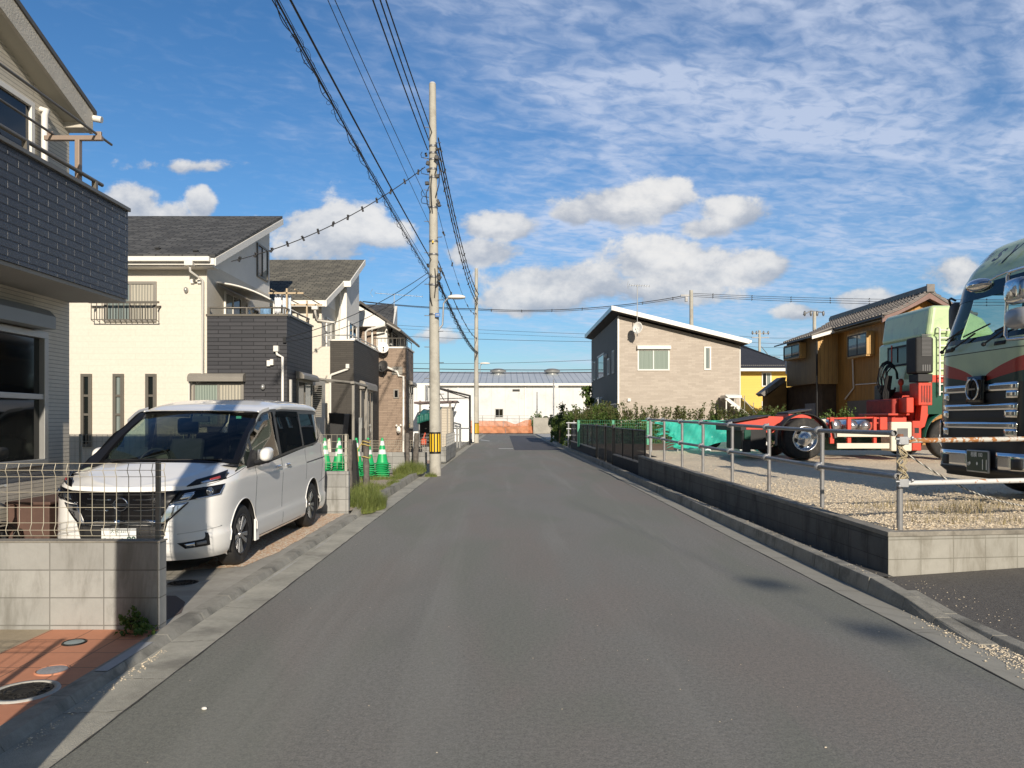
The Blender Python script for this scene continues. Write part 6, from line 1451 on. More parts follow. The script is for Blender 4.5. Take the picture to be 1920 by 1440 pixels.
def poly_at(pl, t):
    L = [math.dist(a, b) for a, b in zip(pl, pl[1:])]; T = sum(L) * t
    for i, l in enumerate(L):
        if T <= l or i == len(L) - 1: f = min(1, T / max(l, 1e-9)); return (pl[i][0] + (pl[i + 1][0] - pl[i][0]) * f, pl[i][1] + (pl[i + 1][1] - pl[i][1]) * f)
        T -= l
def ruled(name, top, bot, off, mat, n=14, m=5, th=.006, both=True, par=None, sgs=(1, -1), one=True):
    T = [hit(*q) for q in top]; B = [hit(*q) for q in bot]; out = []
    for sg in sgs:
        mb = MB()
        def fn(u, v):
            a = poly_at(T, u); b = poly_at(B, u); s, z = a[0] + (b[0] - a[0]) * v, a[1] + (b[1] - a[1]) * v; p_ = bsurf(s, z, off); return (sg * p_.x, p_.y, p_.z)
        mb.grid(fn, n, m); out.append(mb.build(name, mat, par or car, solid=th))
    return out
c0 = 228
ruled('grille', [(c0, 921), (300, 921), (340, 919)], [(c0, 984), (292, 984), (318, 946)], .004, m_cblk, 18, 8)
ruled('lower_intake', [(c0, 985), (296, 985), (318, 970)], [(c0, 1046), (296, 1046), (300, 1040)], .003, m_cmat, 12, 4)
ruled('chrome_wing', [(316, 945), (334, 944), (351, 941.5)], [(296, 984), (302, 984), (313, 973)], .016, m_chr, 10, 8)
ruled('chrome_strip', [(c0, 975), (270, 974), (296, 976)], [(c0, 984), (270, 983), (300, 985)], .014, m_chr, 12, 2)
for py in (936, 956): ruled('grille_bar', [(250, py), (275, py), (296, py - 3)], [(250, py + 2), (275, py + 2), (297, py - .5)], .012, m_chr, 8, 1)
for py in (926, 945, 966): ruled('grille_slat', [(c0, py), (296, py)], [(c0, py + 2.5), (296, py + 2.5)], .010, m_cmat, 8, 1)
ruled('wing_edge', [(300, 985), (316, 973), (351, 941)], [(303, 986), (319, 974), (354, 942)], .012, m_cblk, 10, 1)
hl = ruled('headlamp', [(338, 919.5), (380, 913), (422, 906)], [(315, 945), (364, 936), (413, 926)], .006, m_cblk, 14, 5)
for i, o in enumerate(hl):
    sg = (1, -1)[i]
    ruled('lamp_unit', [(345, 925), (365, 921)], [(335, 937), (357, 933)], .012, m_chr, 6, 3, par=o, sgs=(sg,))
    s_, z_ = hit(392, 921); c_ = bsurf(s_, z_, .012); n_ = (bsurf(s_, z_, 1) - bsurf(s_, z_, 0))
    rt_ = MB(); q_ = n_.to_track_quat('Z', 'Y').to_matrix()
    for r_ in (.036, .026): rt_.tube([c_ + q_ @ Vector((r_ * math.cos(k / 20 * 6.283), r_ * math.sin(k / 20 * 6.283), .004)) for k in range(20)], .004, 5, True)
    rt_.ball(c_, (.022, .022, .022)); rt_.v = [(sg * v[0], v[1], v[2]) for v in rt_.v]; rt_.build('projector', m_chr, o)
    ruled('lamp_edge', [(321, 942), (352, 936), (362, 924)], [(322, 944), (354, 937.5), (364, 925)], .014, m_chr, 8, 1, par=o, sgs=(sg,))
    ruled('lamp_edge', [(366, 934), (411, 924), (418, 909)], [(366, 936), (413, 926), (420, 909)], .014, m_chr, 8, 1, par=o, sgs=(sg,))
pl = ruled('position_lamp', [(350, 911), (367, 899), (427, 880)], [(351, 912.5), (385, 905), (424, 897.5)], .006, m_cblk, 14, 4)
for i, o in enumerate(pl):
    ruled('reflector', [(376, 903), (410, 893)], [(376, 906), (410, 898)], .014, m_chr, 6, 2, par=o, sgs=((1, -1)[i],)); ruled('indicator', [(392, 897), (412, 891)], [(393, 900), (412, 896)], .016, M('red_reflector', (.35, .05, .05), .2, var=0), 6, 2, par=o, sgs=((1, -1)[i],))
fg = ruled('fog_lamp_housing', [(332, 1019), (384, 1010), (384, 998)], [(347, 1029), (394, 1021.5), (390, 998.5)], .003, m_cmat, 12, 4)
for i, o in enumerate(fg):
    ruled('fog_lamp', [(345, 1020.5), (364, 1017)], [(350, 1027), (365, 1023.5)], .012, m_chr, 6, 2, par=o, sgs=((1, -1)[i],)); ruled('day_lamp', [(368, 1017), (386, 1013)], [(368, 1022), (387, 1019)], .010, M('led_grey', (.3, .3, .3), .3), 6, 2, par=o, sgs=((1, -1)[i],))
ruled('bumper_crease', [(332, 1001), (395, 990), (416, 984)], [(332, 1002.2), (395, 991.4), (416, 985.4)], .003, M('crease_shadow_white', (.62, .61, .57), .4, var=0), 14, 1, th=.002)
# badge: ring with a bar
s_, z_ = 0, .747; c_ = Vector((0, Yft(z_) - .022, z_)); a = MB()
a.tube([c_ + Vector((.064 * math.cos(k / 28 * 6.283), 0, .058 * math.sin(k / 28 * 6.283))) for k in range(28)], .008, 6, True); a.box(-.078, .078, c_.y - .010, c_.y + .004, z_ - .013, z_ + .013)
bd = a.build('badge', m_chr, car, bevel=.002); MB().cyl((0, c_.y + .004, z_), (0, c_.y + .012, z_), .06, n=24).build('badge_back', m_cblk, bd)
# number plate
pz0, pz1 = .36, .525; py_ = Yft(.45) - .03
np_ = MB().box(-.165 + .0, .165, py_ - .004, py_, pz0, pz1).build('number_plate', M('plate_white', (.78, .79, .76), .4, var=0), car, bevel=.003); m_ptx = M('plate_green_text', (.02, .07, .05), .5, var=0)
def plate_text(txt, size, x, z, sx=1.0, bold=0): text_mb(txt, size, (1, 0, 0), (0, 0, 1), (x, py_ - .006, z), .001, sx=sx, bold=bold).build('plate_text', m_ptx, np_, fix=False)
plate_text('大宮 331', .042, .0, pz1 - .028); plate_text('ほ', .035, -.135, .42); plate_text('・・88', .085, .035, .415, bold=.002)
# shut lines, handles, rail, mirrors
m_gap = M('panel_gap', (.03, .03, .03), .8, var=0)
def line(pts, r=.0028, mat=m_gap, name='shut_line', off=0.0):
    for sg in (1, -1): MB().tube([(sg * (xof(y, z) + off), y, z) for y, z in pts], r, 4).build(name, mat, car)
def vline(y0, z0, y1, z1, n=14): return [(y0 + (y1 - y0) * i / n, z0 + (z1 - z0) * i / n) for i in range(n + 1)]
line(vline(1.33, .22, 1.30, 1.03)); line(vline(2.31, .21, 2.30, 1.08)); line(vline(3.42, .72, 3.42, 1.15)); line(vline(1.33, .235, 3.2, .235, 20)); line(vline(4.30, .62, 4.32, 1.18)); line(vline(4.15, .62, 4.70, .70))
line(vline(3.45, .955, 4.66, .995), .008, m_cmat, 'door_rail'); line([(s_y, z_) for s_y, z_ in vline(.30, .915, 1.0, 1.045)], .0025)
for sg in (1, -1):
    for y in (2.12, 2.52):
        a = MB(); a.ball((sg * (xof(y, .985) + .022), y, .985), (.014, .085, .016)); a.ball((sg * (xof(y, .985) + .012), y - .06, .98), (.018, .016, .02)); a.ball((sg * (xof(y, .985) + .012), y + .06, .98), (.018, .016, .02)); a.build('door_handle', m_chr, car)
    a = MB(); a.grid(lambda u, v: (lambda t, q: (sg * (.945 + .062 * math.cos(q)), 1.40 + .125 * math.copysign(abs(math.cos(t)) ** .75, math.cos(t)) * math.sin(q) ** .6, 1.165 + .078 * math.copysign(abs(math.sin(t)) ** .75, math.sin(t)) * math.sin(q) ** .6 + .015 * math.cos(t)))(u * 2 * math.pi, v * math.pi), 24, 12)
    mr = a.build('mirror', m_car, car); MB().box(sg * .872 - .006, sg * .872 + .006, 1.30, 1.49, 1.10, 1.22).build('mirror_glass', m_chr, mr)
    MB().prism([(sg * .83, 1.02, 1.03), (sg * .83, 1.36, 1.045), (sg * .825, 1.34, 1.19), (sg * .825, 1.22, 1.22)], (sg * .035, 0, 0)).tube([(sg * .85, 1.24, 1.07), (sg * .90, 1.30, 1.085), (sg * .945, 1.46, 1.085)], .026, 8).build('mirror_arm', m_cmat, mr)
    a = MB(); a.grid(lambda u, v: (sg * (xof(3.95 + .7 * u, .5)), 3.95 + .7 * u, .5), 1, 1)
    MB().box(sg * .845 - .01, sg * .845 + .01, 1.30, 1.42, .195, .44).build('side_step_cover', m_car, car, bevel=.004)
MB().box(-.5, .5, 1.2, 4.4, .17, .3).build('underbody', m_cmat, car)
# ================================================================== RED-CHASSIS TRACTOR UNIT (side-on, behind)
m_pale = M('pale_green_paint', (.52, .66, .36), .32, var=.05, vs=1.5, coat=.5, dirt=(.30, .35, .24), dscale=2.6, damt=.45); m_tred = M('chassis_red', (.62, .055, .025), .45, var=.15, vs=4, dirt=(.22, .06, .035), dscale=3.5, damt=.7)
m_dgrn = M('dark_green_paint', (.008, .07, .045), .3, var=.1, coat=.5); m_rub = M('black_rubber', (.02, .02, .02), .7, var=.2); m_tankm = M('tank_steel', (.55, .56, .58), .25, .9, var=.1)
m_cream2 = M('cream_guard', (.66, .62, .50), .5, var=.05); m_greyp = M('dull_grey_plastic', (.12, .12, .12), .6, var=.1)
TY = 18.5; tx = lambda px, Y=TY: fx(px, Y); tz = lambda py, Y=TY: fz(py, Y); GZ = zl(TY)
tk = thing('tractor_truck', 'tractor truck seen from the side with red chassis, no trailer, and tall pale green cab', 'truck', (9, 19.7, GZ))
XC1 = 10.45
def B(name, mat, x0, x1, y0, y1, z0, z1, bevel=.01, par=None): return MB().box(min(x0, x1), max(x0, x1), y0, y1, min(z0, z1), max(z0, z1)).build(name, mat, par or tk, bevel=bevel)
# cab: rear wall faces the road; side faces the camera
cb = MB(); cb.prism([(XC1, TY, 2.1), (12.6, TY, 2.1), (12.75, TY, 2.7), (12.5, TY, 3.7), (XC1 + .02, TY, 3.7)], (0, 2.46, 0))
cab = cb.build('cab', m_pale, tk, bevel=.10, segs=4)
rfm = MB(); n = 5
def xr_(z): return XC1 + .02 + .10 * (z - 3.7) / .75
rfm.prism([(XC1 + .03, TY + .05, 3.66), (12.3, TY + .05, 3.66), (11.9, TY + .05, 4.15), (11.2, TY + .05, 4.47), (XC1 + .14, TY + .05, 4.47)], (0, 2.30, 0)); rfm.build('roof_fairing', m_pale, cab, bevel=.12, segs=4)
B('side_stripe', m_tred, XC1 + .10, 12.6, TY - .006, TY + .02, 2.54, 2.72, 0); B('lower_cab', m_dgrn, XC1 + .02, 12.6, TY - .008, TY + 2.4, 1.75, 2.539, .01)
rw_y0, rw_y1 = sy(1705, XC1), sy(1665, XC1)
window(cab, 'W', XC1, rw_y0, rw_y1, tz(686, 19.7), tz(648, 19.7), m_rub, [m_wglass], .05, .02)
# ladder
ld = MB(); 
for x in (XC1 + .26, XC1 + .55): ld.tube([(x, TY - .10, tz(742)), (x, TY - .10, tz(616)), (x, TY - .0, tz(614))], .022, 6)
for i in range(9): z = tz(735) + i * .19; ld.tube([(XC1 + .26, TY - .10, z), (XC1 + .55, TY - .10, z)], .016, 5)
ld.build('ladder', m_white, tk)
# air intake tower with louvres
B('intake_tower', m_rub, tx(1716), tx(1749), TY - .05, TY + .45, tz(700), tz(632), .05)
a = MB()
for i in range(17): a.box(tx(1726), tx(1744), TY - .062, TY - .052, tz(690) + .30 + i * .032, tz(690) + .318 + i * .032)
for i in range(4): a.box(tx(1727 + i * 4.2), tx(1729.5 + i * 4.2), TY - .062, TY - .052, tz(696), tz(684))
a.build('louvres', m_greyp, tk); B('intake_base', m_cmat, tx(1720), tx(1748), TY - .03, TY + .4, tz(716), tz(701), .02)
B('louvred_box', m_tred, tx(1721), tx(1747), TY - .03, TY + .4, tz(760), tz(717.5), .02)
a = MB()
for i in range(4): a.box(tx(1726 + i * 5), tx(1728 + i * 5), TY - .042, TY - .031, tz(754), tz(723))
a.build('slots', M('deep_red', (.20, .02, .012), .6, var=0), tk)
B('rear_box', m_tred, tx(1704), tx(1718), TY + .10, TY + .5, tz(774), tz(745), .02); MB().tube([(tx(1704), TY + .3, tz(745)), (tx(1704), TY + .3, tz(742)), (tx(1718), TY + .3, tz(742)), (tx(1718), TY + .3, tz(745))], .018, 6).build('rear_box_handle', m_tred, tk)
a = MB(); a.prism([(tx(1728), TY, tz(760)), (tx(1746), TY, tz(760)), (tx(1734), TY, tz(800)), (tx(1725), TY, tz(805)), (tx(1725), TY, tz(790))], (0, .25, 0)); a.build('bracket', m_tred, tk, bevel=.01)
B('engine_cover', M('dusty_red', (.32, .03, .02), .7, var=.3, vs=6), 10.25, 10.42, TY + .3, TY + 2.1, 1.55, 2.35, .04); B('engine_block', M('dusty_red', (0, 0, 0)), 9.85, 10.24, TY + .5, TY + 1.9, 1.45, 2.15, .05)
B('cross_plate', m_tred, 9.7, 10.4, TY + .4, TY + 2.0, tz(779, 19), tz(775, 19), .01)
MB().ball((tx(1697, 19), 19.2, tz(716, 19)), (.07, .07, .1)).cyl((tx(1697, 19), 19.2, tz(737, 19)), (tx(1697, 19), 19.2, tz(716, 19)), .03).build('filler', m_tred, tk)
MB().tube([(tx(1672, 20), 20, tz(680, 20)), (tx(1672, 20), 20, tz(648, 20))], .018, 6).build('red_hose', m_tred, tk)
rr = random.Random(8); a = MB()
for k_ in range(7):
    cx_, cz_ = tx(1669, 19.6), tz(700, 19.6); ph = rr.uniform(0, 1)
    a.tube([(cx_ + (.20 + .03 * k_) * math.cos(t * .42) * .7 + rr.uniform(-.02, .02), 19.6 + .04 * k_ - .1, cz_ - .15 + (.30 + .03 * k_) * math.sin(t * .42)) for t in range(14)], .018, 5)
for k_ in range(5): a.tube([(tx(1656 + 4 * k_, 19.6), 19.4 + .05 * k_, tz(705, 19.6)), (tx(1652 + 3 * k_, 19.6), 19.5, tz(740, 19.6)), (tx(1660 + 2 * k_, 19.6), 19.6, tz(768, 19.6))], .02, 5)
a.build('coiled_hoses', m_rub, tk)
B('silencer', M('dirty_steel', (.10, .085, .07), .6, .4, var=.3, vs=9), tx(1648, 20), tx(1666, 20), 19.9, 20.3, tz(772, 20), tz(722, 20), .06)
# chassis
for y in (TY + .80, TY + 1.62): B('chassis_rail', m_tred, 6.15, 12.4, y - .04, y + .04, 1.28, 1.55, .005)
a = MB()
for x in (6.4, 7.0, 7.9, 8.6, 9.3, 9.9): a.box(x - .05, x + .05, TY + .841, TY + 1.579, 1.30, 1.52)
a.build('cross_member', m_tred, tk)
# sloped tail
for y in (TY + .80, TY + 1.62):
    a = MB(); a.prism([(tx(1392, TY), y - .045, tz(793)), (tx(1462), y - .045, tz(780)), (tx(1490), y - .045, tz(781)), (tx(1490), y - .045, tz(800)), (tx(1455), y - .045, tz(806)), (tx(1392), y - .045, tz(800))], (0, .09, 0)); a.build('tail_ramp', m_tred, tk, bevel=.006)
a = MB(); a.prism([(tx(1391), TY + .62, tz(791.5)), (tx(1462), TY + .62, tz(779)), (tx(1462), TY + .62, tz(777.5)), (tx(1391), TY + .62, tz(790))], (0, 1.3, 0)); a.build('tail_plate', m_cmat, tk)
B('tail_bumper', m_cmat, tx(1391), tx(1402), TY + .1, TY + 2.3, tz(808), tz(797), .01); B('tail_box', m_rub, tx(1404), tx(1452), TY + .55, TY + 1.9, tz(845), tz(806), .03)
B('mud_flap', m_rub, tx(1394), tx(1409), TY + .05, TY + .11, tz(848), tz(812), .004); B('tail_lamp', m_dgrn, tx(1396), tx(1408), TY + .0, TY + .05, tz(824), tz(806), .01)
# fifth wheel
fw = MB(); fw.obox((tx(1524), TY + 1.2, tz(771)), (.64, .80, .06), Matrix.Rotation(R(-9), 3, 'Y')); fw.build('coupling_plate', m_cmat, tk, bevel=.02); B('coupling_base', m_tred, tx(1500), tx(1545), TY + .75, TY + 1.7, tz(787), tz(776), .02)
# wheels
def twheel(cx, y0, cz, r, par, rim=True, facing=-1):
    w = .28; t = MB(); t.lathe([(.30, -w * .5), (r - .07, -w * .5), (r - .015, -w * .44), (r, -w * .30), (r, w * .30), (r - .015, w * .44), (r - .07, w * .5), (.30, w * .5)], (cx, y0 + w / 2, cz), 'y', 44)
    to = t.build('tyre', m_tyre, par); gr = MB()
    for dy_ in (-.06, 0, .06): gr.lathe([(r + .002, dy_ - .006), (r + .002, dy_ + .006)], (cx, y0 + w / 2, cz), 'y', 40)
    gr.build('tread_groove', m_cmat, to)
    if rim:
        a = MB(); a.lathe([(.315, -.012), (.30, -.022), (.285, -.01), (.265, .03), (.225, .055), (.13, .035), (.10, .01), (.07, -.005), (.0, -.02)], (cx, y0, cz), 'y', 40); ro = a.build('rim', m_alu, to)
        b = MB()
        for i in range(6):
            t0 = i * math.pi / 3 + .2; c_ = Vector((cx + .205 * math.cos(t0), y0 + .040, cz + .205 * math.sin(t0))); n_ = 14
            q = Matrix.Rotation(-t0, 3, 'Y'); vs = [c_ + q @ Vector((.034 * math.cos(k / n_ * 6.283), 0, .058 * math.sin(k / n_ * 6.283))) for k in range(n_)]; b.add(vs, [tuple(range(n_))])
        b.build('hand_hole', m_cmat, ro, fix=False)
    return to
m_alu = M('polished_alloy', (.62, .63, .65), .22, 1.0, var=.05)
twheel(tx(1509), TY - .02, GZ + .52, .52, tk); twheel(tx(1509), TY + .27, GZ + .52, .52, tk, False); twheel(tx(1509), TY + 2.15, GZ + .52, .52, tk, False)
twheel(tx(1784), TY + .02, GZ + .52, .52, tk); twheel(tx(1784), TY + 2.1, GZ + .52, .52, tk, False)
MB().cyl((tx(1509), TY + .5, GZ + .52), (tx(1509), TY + 2.2, GZ + .52), .09).build('axle', m_rub, tk)
for nm, cx_, r0, y0, y1, a0, a1, mt_ in (('rear_fender', tx(1509), .62, TY - .02, TY + .34, .05, math.pi - .15, m_rub), ('front_fender', tx(1784), .66, TY - .04, TY + .45, .6, math.pi - .05, m_dgrn)):
    a = MB(); n = 20; vs = []
    for i in range(n + 1):
        t = a0 + (a1 - a0) * i / n
        for rr_, y in ((r0, y0), (r0 + .02, y0), (r0 + .02, y1), (r0, y1)): vs.append((cx_ + rr_ * math.cos(t), y, GZ + .52 + rr_ * math.sin(t) * (1.0 if nm[0] == 'f' else .98)))
    a.add(vs, [(i * 4 + k, i * 4 + (k + 1) % 4, i * 4 + 4 + (k + 1) % 4, i * 4 + 4 + k) for i in range(n) for k in range(4)], True); a.build(nm, mt_, tk)
a = MB(); a.tube([(tx(1509) - .70, TY, GZ + .75), (tx(1509) - .72, TY - .01, GZ + .35)], .03, 6); a.tube([(tx(1509) + .68, TY, GZ + .95), (tx(1509) + .75, TY - .01, GZ + .55)], .03, 6); build_each(a, 'fender_stay', m_greyp, tk)
# air tanks, boxes, guards
for px, r in ((1572, .175), (1604, .15), (1629, .145)):
    x = tx(px); a = MB(); a.lathe([(0, -.02), (r * .6, .0), (r * .92, .05), (r, .12), (r, .75), (r * .6, .85), (0, .86)], (x, TY + .12, tz(798)), 'y', 24); a.build('air_tank', m_tankm, tk)
for px, w in ((1558, 8), (1591, 7), (1640, 6), (1652, 14)): B('tank_bracket', m_tred, tx(px), tx(px + w), TY + .05, TY + .14, tz(832 if w < 10 else 806), tz(782), .01)
a = MB(); a.tube([(tx(1553), TY + .1, tz(785)), (tx(1640), TY + .1, tz(783)), (tx(1665), TY + .1, tz(786))], .025, 6); a.build('top_pipe', m_tred, tk)
for z0, z1 in ((819, 812.5), (841, 831)): B('side_guard', m_cream2, tx(1569), tx(1667), TY - .02, TY + .03, tz(z0), tz(z1), .006)
B('battery_box', m_cream2, tx(1670), tx(1709), TY - .03, TY + .5, tz(846), tz(791), .03); B('battery_panel', m_greyp, tx(1681), tx(1701), TY - .036, TY - .031, tz(826), tz(803), 0); B('battery_grid', m_tred, tx(1672), tx(1700), TY + .0, TY + .4, tz(791), tz(783), .01)
B('tool_box', m_tred, tx(1710), tx(1727), TY - .02, TY + .45, tz(845), tz(789), .02); B('tool_box_badge', m_rub, tx(1714), tx(1722), TY - .026, TY - .021, tz(812), tz(802), 0); B('lower_tank', m_dgrn, tx(1560), tx(1740), TY + 1.9, TY + 2.4, tz(850), tz(818), .05)
B('white_cover', m_cream2, tx(1553), tx(1570), TY + .5, TY + .9, tz(800), tz(786), .03)

# ================================================================== NEAR TRUCK CAB (front towards the road)
m_cgt = glassmat('truck_glass', (.62, .74, .70), -.15)
T2 = thing('truck', 'nearest truck at the right edge, pale green cab over black and chrome grille', 'truck', (6.56, 10.37, .50), world=False, rz=R(-90))
PRF = tab([.34, .42, .95, 2.05, 2.2, 2.98, 3.10, 3.25, 3.60, 3.72, 3.80], [.10, .0, .0, .03, .06, .27, .30, .38, .66, .85, 1.3])
def crn(u, k=1.0):
    e = abs(u)
    return 0 if e < .7 else .09 * ((e - .7) / .3) ** 1.8 if e < 1.0 else .09 + .16 * (e - 1.0) / .18 if e < 1.18 else .25 + .12 * ((e - 1.18) / .065) ** 1.2
def t2(u, z, off=0.0):
    k = 1 - .06 * max(0, (z - 2.2)) / 1.0 - .05 * max(0, z - 3.1); return (u * min(1, max(.82, k if z > 2.2 else 1)), PRF(z) + crn(u) - off, z)
def tpatch(name, mat, u0, u1, z0, z1, off=0.0, nu=28, nz=8, par=None, solid=0):
    mb = MB(); mb.grid(lambda a, b: t2(u0 + (u1 - u0) * a, (z0(u0 + (u1 - u0) * a) if callable(z0) else z0) + ((z1(u0 + (u1 - u0) * a) if callable(z1) else z1) - (z0(u0 + (u1 - u0) * a) if callable(z0) else z0)) * b, off), nu, nz)
    return mb.build(name, mat, par or T2, solid=solid)
m, nt, bs = newmat('cab_livery'); x, y, z = xyz(nt, pos(nt, True)); e = x.abs(); top = ((e - .10).max(0.0) * 1.25).min(1.2).pow(.6) * .28 + 1.665; bot = ((e - .10).max(0.0) * 1.25).min(1.2).pow(.8) * .13 + 1.62
red = (1.0 - z.gt(0.0) * 0.0) * (top - z).gt(0.0); blk = (bot - z).gt(0.0); below = (e * 0.0 + 1.60 - z).gt(0.0)
n_ = noise(nt, pos(nt, True), 3, 5, .6); pale_ = mixc(nt, n_.ss(.4, .7) * .4, (.46, .56, .36), (.36, .42, .30))
c_ = mixc(nt, red, pale_, (.34, .03, .02)); c_ = mixc(nt, blk, c_, (.008, .035, .028)); c_ = mixc(nt, below, c_, (.010, .012, .012))
nt.links.new(c_, bs.inputs['Base Color']); bs.inputs['Roughness'].default_value = .3; bs.inputs['Specular IOR Level'].default_value = .35; bs.inputs['Coat Weight'].default_value = .15; bs.inputs['Coat Roughness'].default_value = .08; m_liv = m
tpatch('front_panel', m_liv, -1.245, 1.245, .95, 2.22, 0, 60, 36)
tpatch('bumper', m_cmat, -1.245, 1.245, .34, .95, 0.0, 50, 10)
# cab sides, rear, and roof fairing
UW = 1.245
for sg in (1, -1):
    a = MB(); a.grid(lambda u, v: (sg * UW, PRF(.95 + 1.27 * v) + .37 + (1.95 - PRF(.95 + 1.27 * v)) * u, .95 + 1.27 * v), 2, 6); a.build('side_panel', m_liv, T2)
    a = MB(); k = t2(UW, 2.98)[0] / UW; 
    a.grid(lambda u, v: (sg * (UW - (UW - t2(UW, 2.98)[0]) * v), 1.45 + .87 * u, 2.22 + .83 * v), 2, 3); a.build('side_rear_panel', m_pale, T2)
    g = MB(); g.grid(lambda u, v: (sg * (UW - .01 - (UW - t2(UW, 2.98)[0]) * v), .50 + .20 * v + (.95 - .20 * v) * u, 2.22 + .74 * v), 3, 3); g.build('side_window', m_cgt, T2)
    a = MB(); a.grid(lambda u, v: (lambda uu, zz_: (sg * t2(uu, zz_, .0)[0], t2(uu, zz_)[1], zz_))(1.11 + .135 * u, 2.22 + .86 * v), 6, 8); a.grid(lambda u, v: (sg * (UW - (UW - t2(UW, 2.98)[0]) * v), PRF(2.22 + .83 * v) + .37 + .06 * u, 2.22 + .83 * v), 1, 4); a.build('a_pillar', M('pillar_grey_green', (.22, .27, .24), .4, var=.05), T2)
a = MB(); a.box(-1.2, 1.2, 2.28, 2.34, .95, 3.05); a.build('rear_wall', m_pale, T2)
def fair(u, v):
    z = 3.03 + .77 * v; return t2(-1.245 + 2.49 * u, z)
a = MB(); a.grid(fair, 50, 14); kx = t2(UW, 3.80)[0]
for sg in (1, -1): a.grid(lambda u, v: (lambda z: (sg * t2(UW, z)[0], PRF(z) + .37 + (2.34 - PRF(z) - .37) * u, z))(3.03 + .77 * v), 2, 10)
a.grid(lambda u, v: (-kx + 2 * kx * u, 1.3 + .37 * abs(u * 2 - 1) ** 6 + (1.04 - .37 * abs(u * 2 - 1) ** 6) * v, 3.80), 30, 2); a.box(-1.1, 1.1, 2.3, 2.34, 3.05, 3.80); a.build('roof_fairing', m_pale, T2, weld=True)
tpatch('windscreen', m_cgt, -1.10, 1.10, 2.24, 3.03, -.005, 30, 10)
tpatch('screen_visor', m_cblk, -1.13, 1.13, 2.84, 3.06, .002, 30, 3); tpatch('screen_border', m_cblk, -1.13, 1.13, 2.20, 2.27, .002, 30, 2)
for s0, s1 in ((-1.13, -1.09), (1.09, 1.13)): tpatch('screen_border', m_cblk, s0, s1, 2.24, 3.03, .002, 2, 10)
def txtile(txt, size, u, z, sx=1.0, bold=.0):
    tm = text_mb(txt, size, (1, 0, 0), (0, 0, 1), (u, 0, z), 0, sx=sx, shear=.12, bold=bold)
    bm = bmesh.new(); vs = [bm.verts.new(v) for v in tm.v]
    for f in tm.f:
        try: bm.faces.new([vs[i] for i in f])
        except ValueError: pass
    bmesh.ops.triangulate(bm, faces=bm.faces); bmesh.ops.subdivide_edges(bm, edges=[e for e in bm.edges if e.calc_length() > .04], cuts=2, use_grid_fill=False)
    bm.verts.index_update(); mb = MB()
    for v in bm.verts: q_ = t2(v.co.x, z + (v.co.z - z) * .8); mb.v.append((q_[0], q_[1] - .045, q_[2] + .036))
    mb.f = [tuple(v.index for v in f.verts) for f in bm.faces]; mb.sm = [False] * len(mb.f); bm.free()
    mb.build('lettering', m_cblk, T2, fix=False)
txtile('㈱', .22, -.56, 3.42, .9); txtile('s', .46, -.26, 3.44, 1.0, .006); txtile('y', .46, .09, 3.44, 1.0, .006)
tpatch('panel_gap', m_gap, -1.2, 1.2, 2.045, 2.055, .003, 40, 1)
for u in (-.85, .30): tpatch('hand_grip', m_rub, u, u + .22, 2.11, 2.16, .012, 4, 1, solid=.01)
# grille bars
m_ch2 = M('truck_chrome', (.66, .67, .68), .12, 1.0, var=0)
def bar(z, h, seg_=((-.80, .80),), legs=True):
    for a0, a1 in seg_:
        tpatch('grille_bar', m_ch2, a0, a1, z, z + h, .022, 24, 3, solid=.03)
    if legs:
        for s in (-1, 1): tpatch('grille_bar_end', m_ch2, s * .80 if s < 0 else .58, -.66 if s < 0 else .80, z - .10, z + .002, .022, 6, 3, solid=.03)
bar(1.49, .11, ((-.80, -.15), (.15, .80))); bar(1.235, .09); bar(.985, .09)
for z0 in (1.38, 1.13, .90): tpatch('grille_recess', m_cmat, -.66, .58, z0, z0 + .09, .006, 20, 2)
em = tpatch('badge_plate', m_cblk, -.17, .17, 1.34, 1.71, .06, 8, 6, solid=.06)
a = MB(); c_ = Vector((0, -.075, 1.53))
for s in (-1, 1): a.tube([c_ + Vector((.135 * math.cos(t) * s, 0, .145 * math.sin(t))) for t in [(-1.35 + 2.7 * i / 16) for i in range(17)]], .013, 6)
a.box(-.075, .075, -.084, -.066, 1.518, 1.542); a.build('badge', m_ch2, em)
# bumper chrome with hook pockets and plate
tpatch('bumper_chrome', m_ch2, -1.16, -.20, .43, .67, .02, 20, 4, solid=.02); tpatch('bumper_chrome', m_ch2, .42, 1.20, .43, .67, .02, 20, 4, solid=.02)
for u in (-.80, .72): tpatch('hook_pocket', m_cmat, u, u + .16, .46, .60, .026, 3, 3, solid=.004)
tpatch('bumper_lip', m_rub, -1.22, 1.22, .30, .42, .03, 40, 3, solid=.05)
tpatch('corner_lamp', m_ch2, -1.19, -.93, .84, 1.10, .03, 8, 6, solid=.02); tpatch('headlamp', m_ch2, .93, 1.19, .84, 1.10, .03, 8, 6, solid=.02)
m_gp = M('plate_dark_green', (.012, .04, .025), .35, var=0); pf = MB().box(-.13, .35, -.075, -.045, .385, .69).build('plate_frame', m_galv, T2, bevel=.01)
MB().box(-.11, .33, -.080, -.0755, .405, .67).build('number_plate', m_gp, pf)
m_pw = M('plate_text_white', (.75, .77, .72), .5, var=0)
for tx_, sz, x_, z_, sxx in (('相模 100', .075, .11, .625, .9), ('・・11', .20, .12, .49, .8), ('あ', .06, -.07, .49, 1)): text_mb(tx_, sz, (1, 0, 0), (0, 0, 1), (x_, -.082, z_), .001, sx=sxx, bold=.001).build('plate_text', m_pw, pf, fix=False)
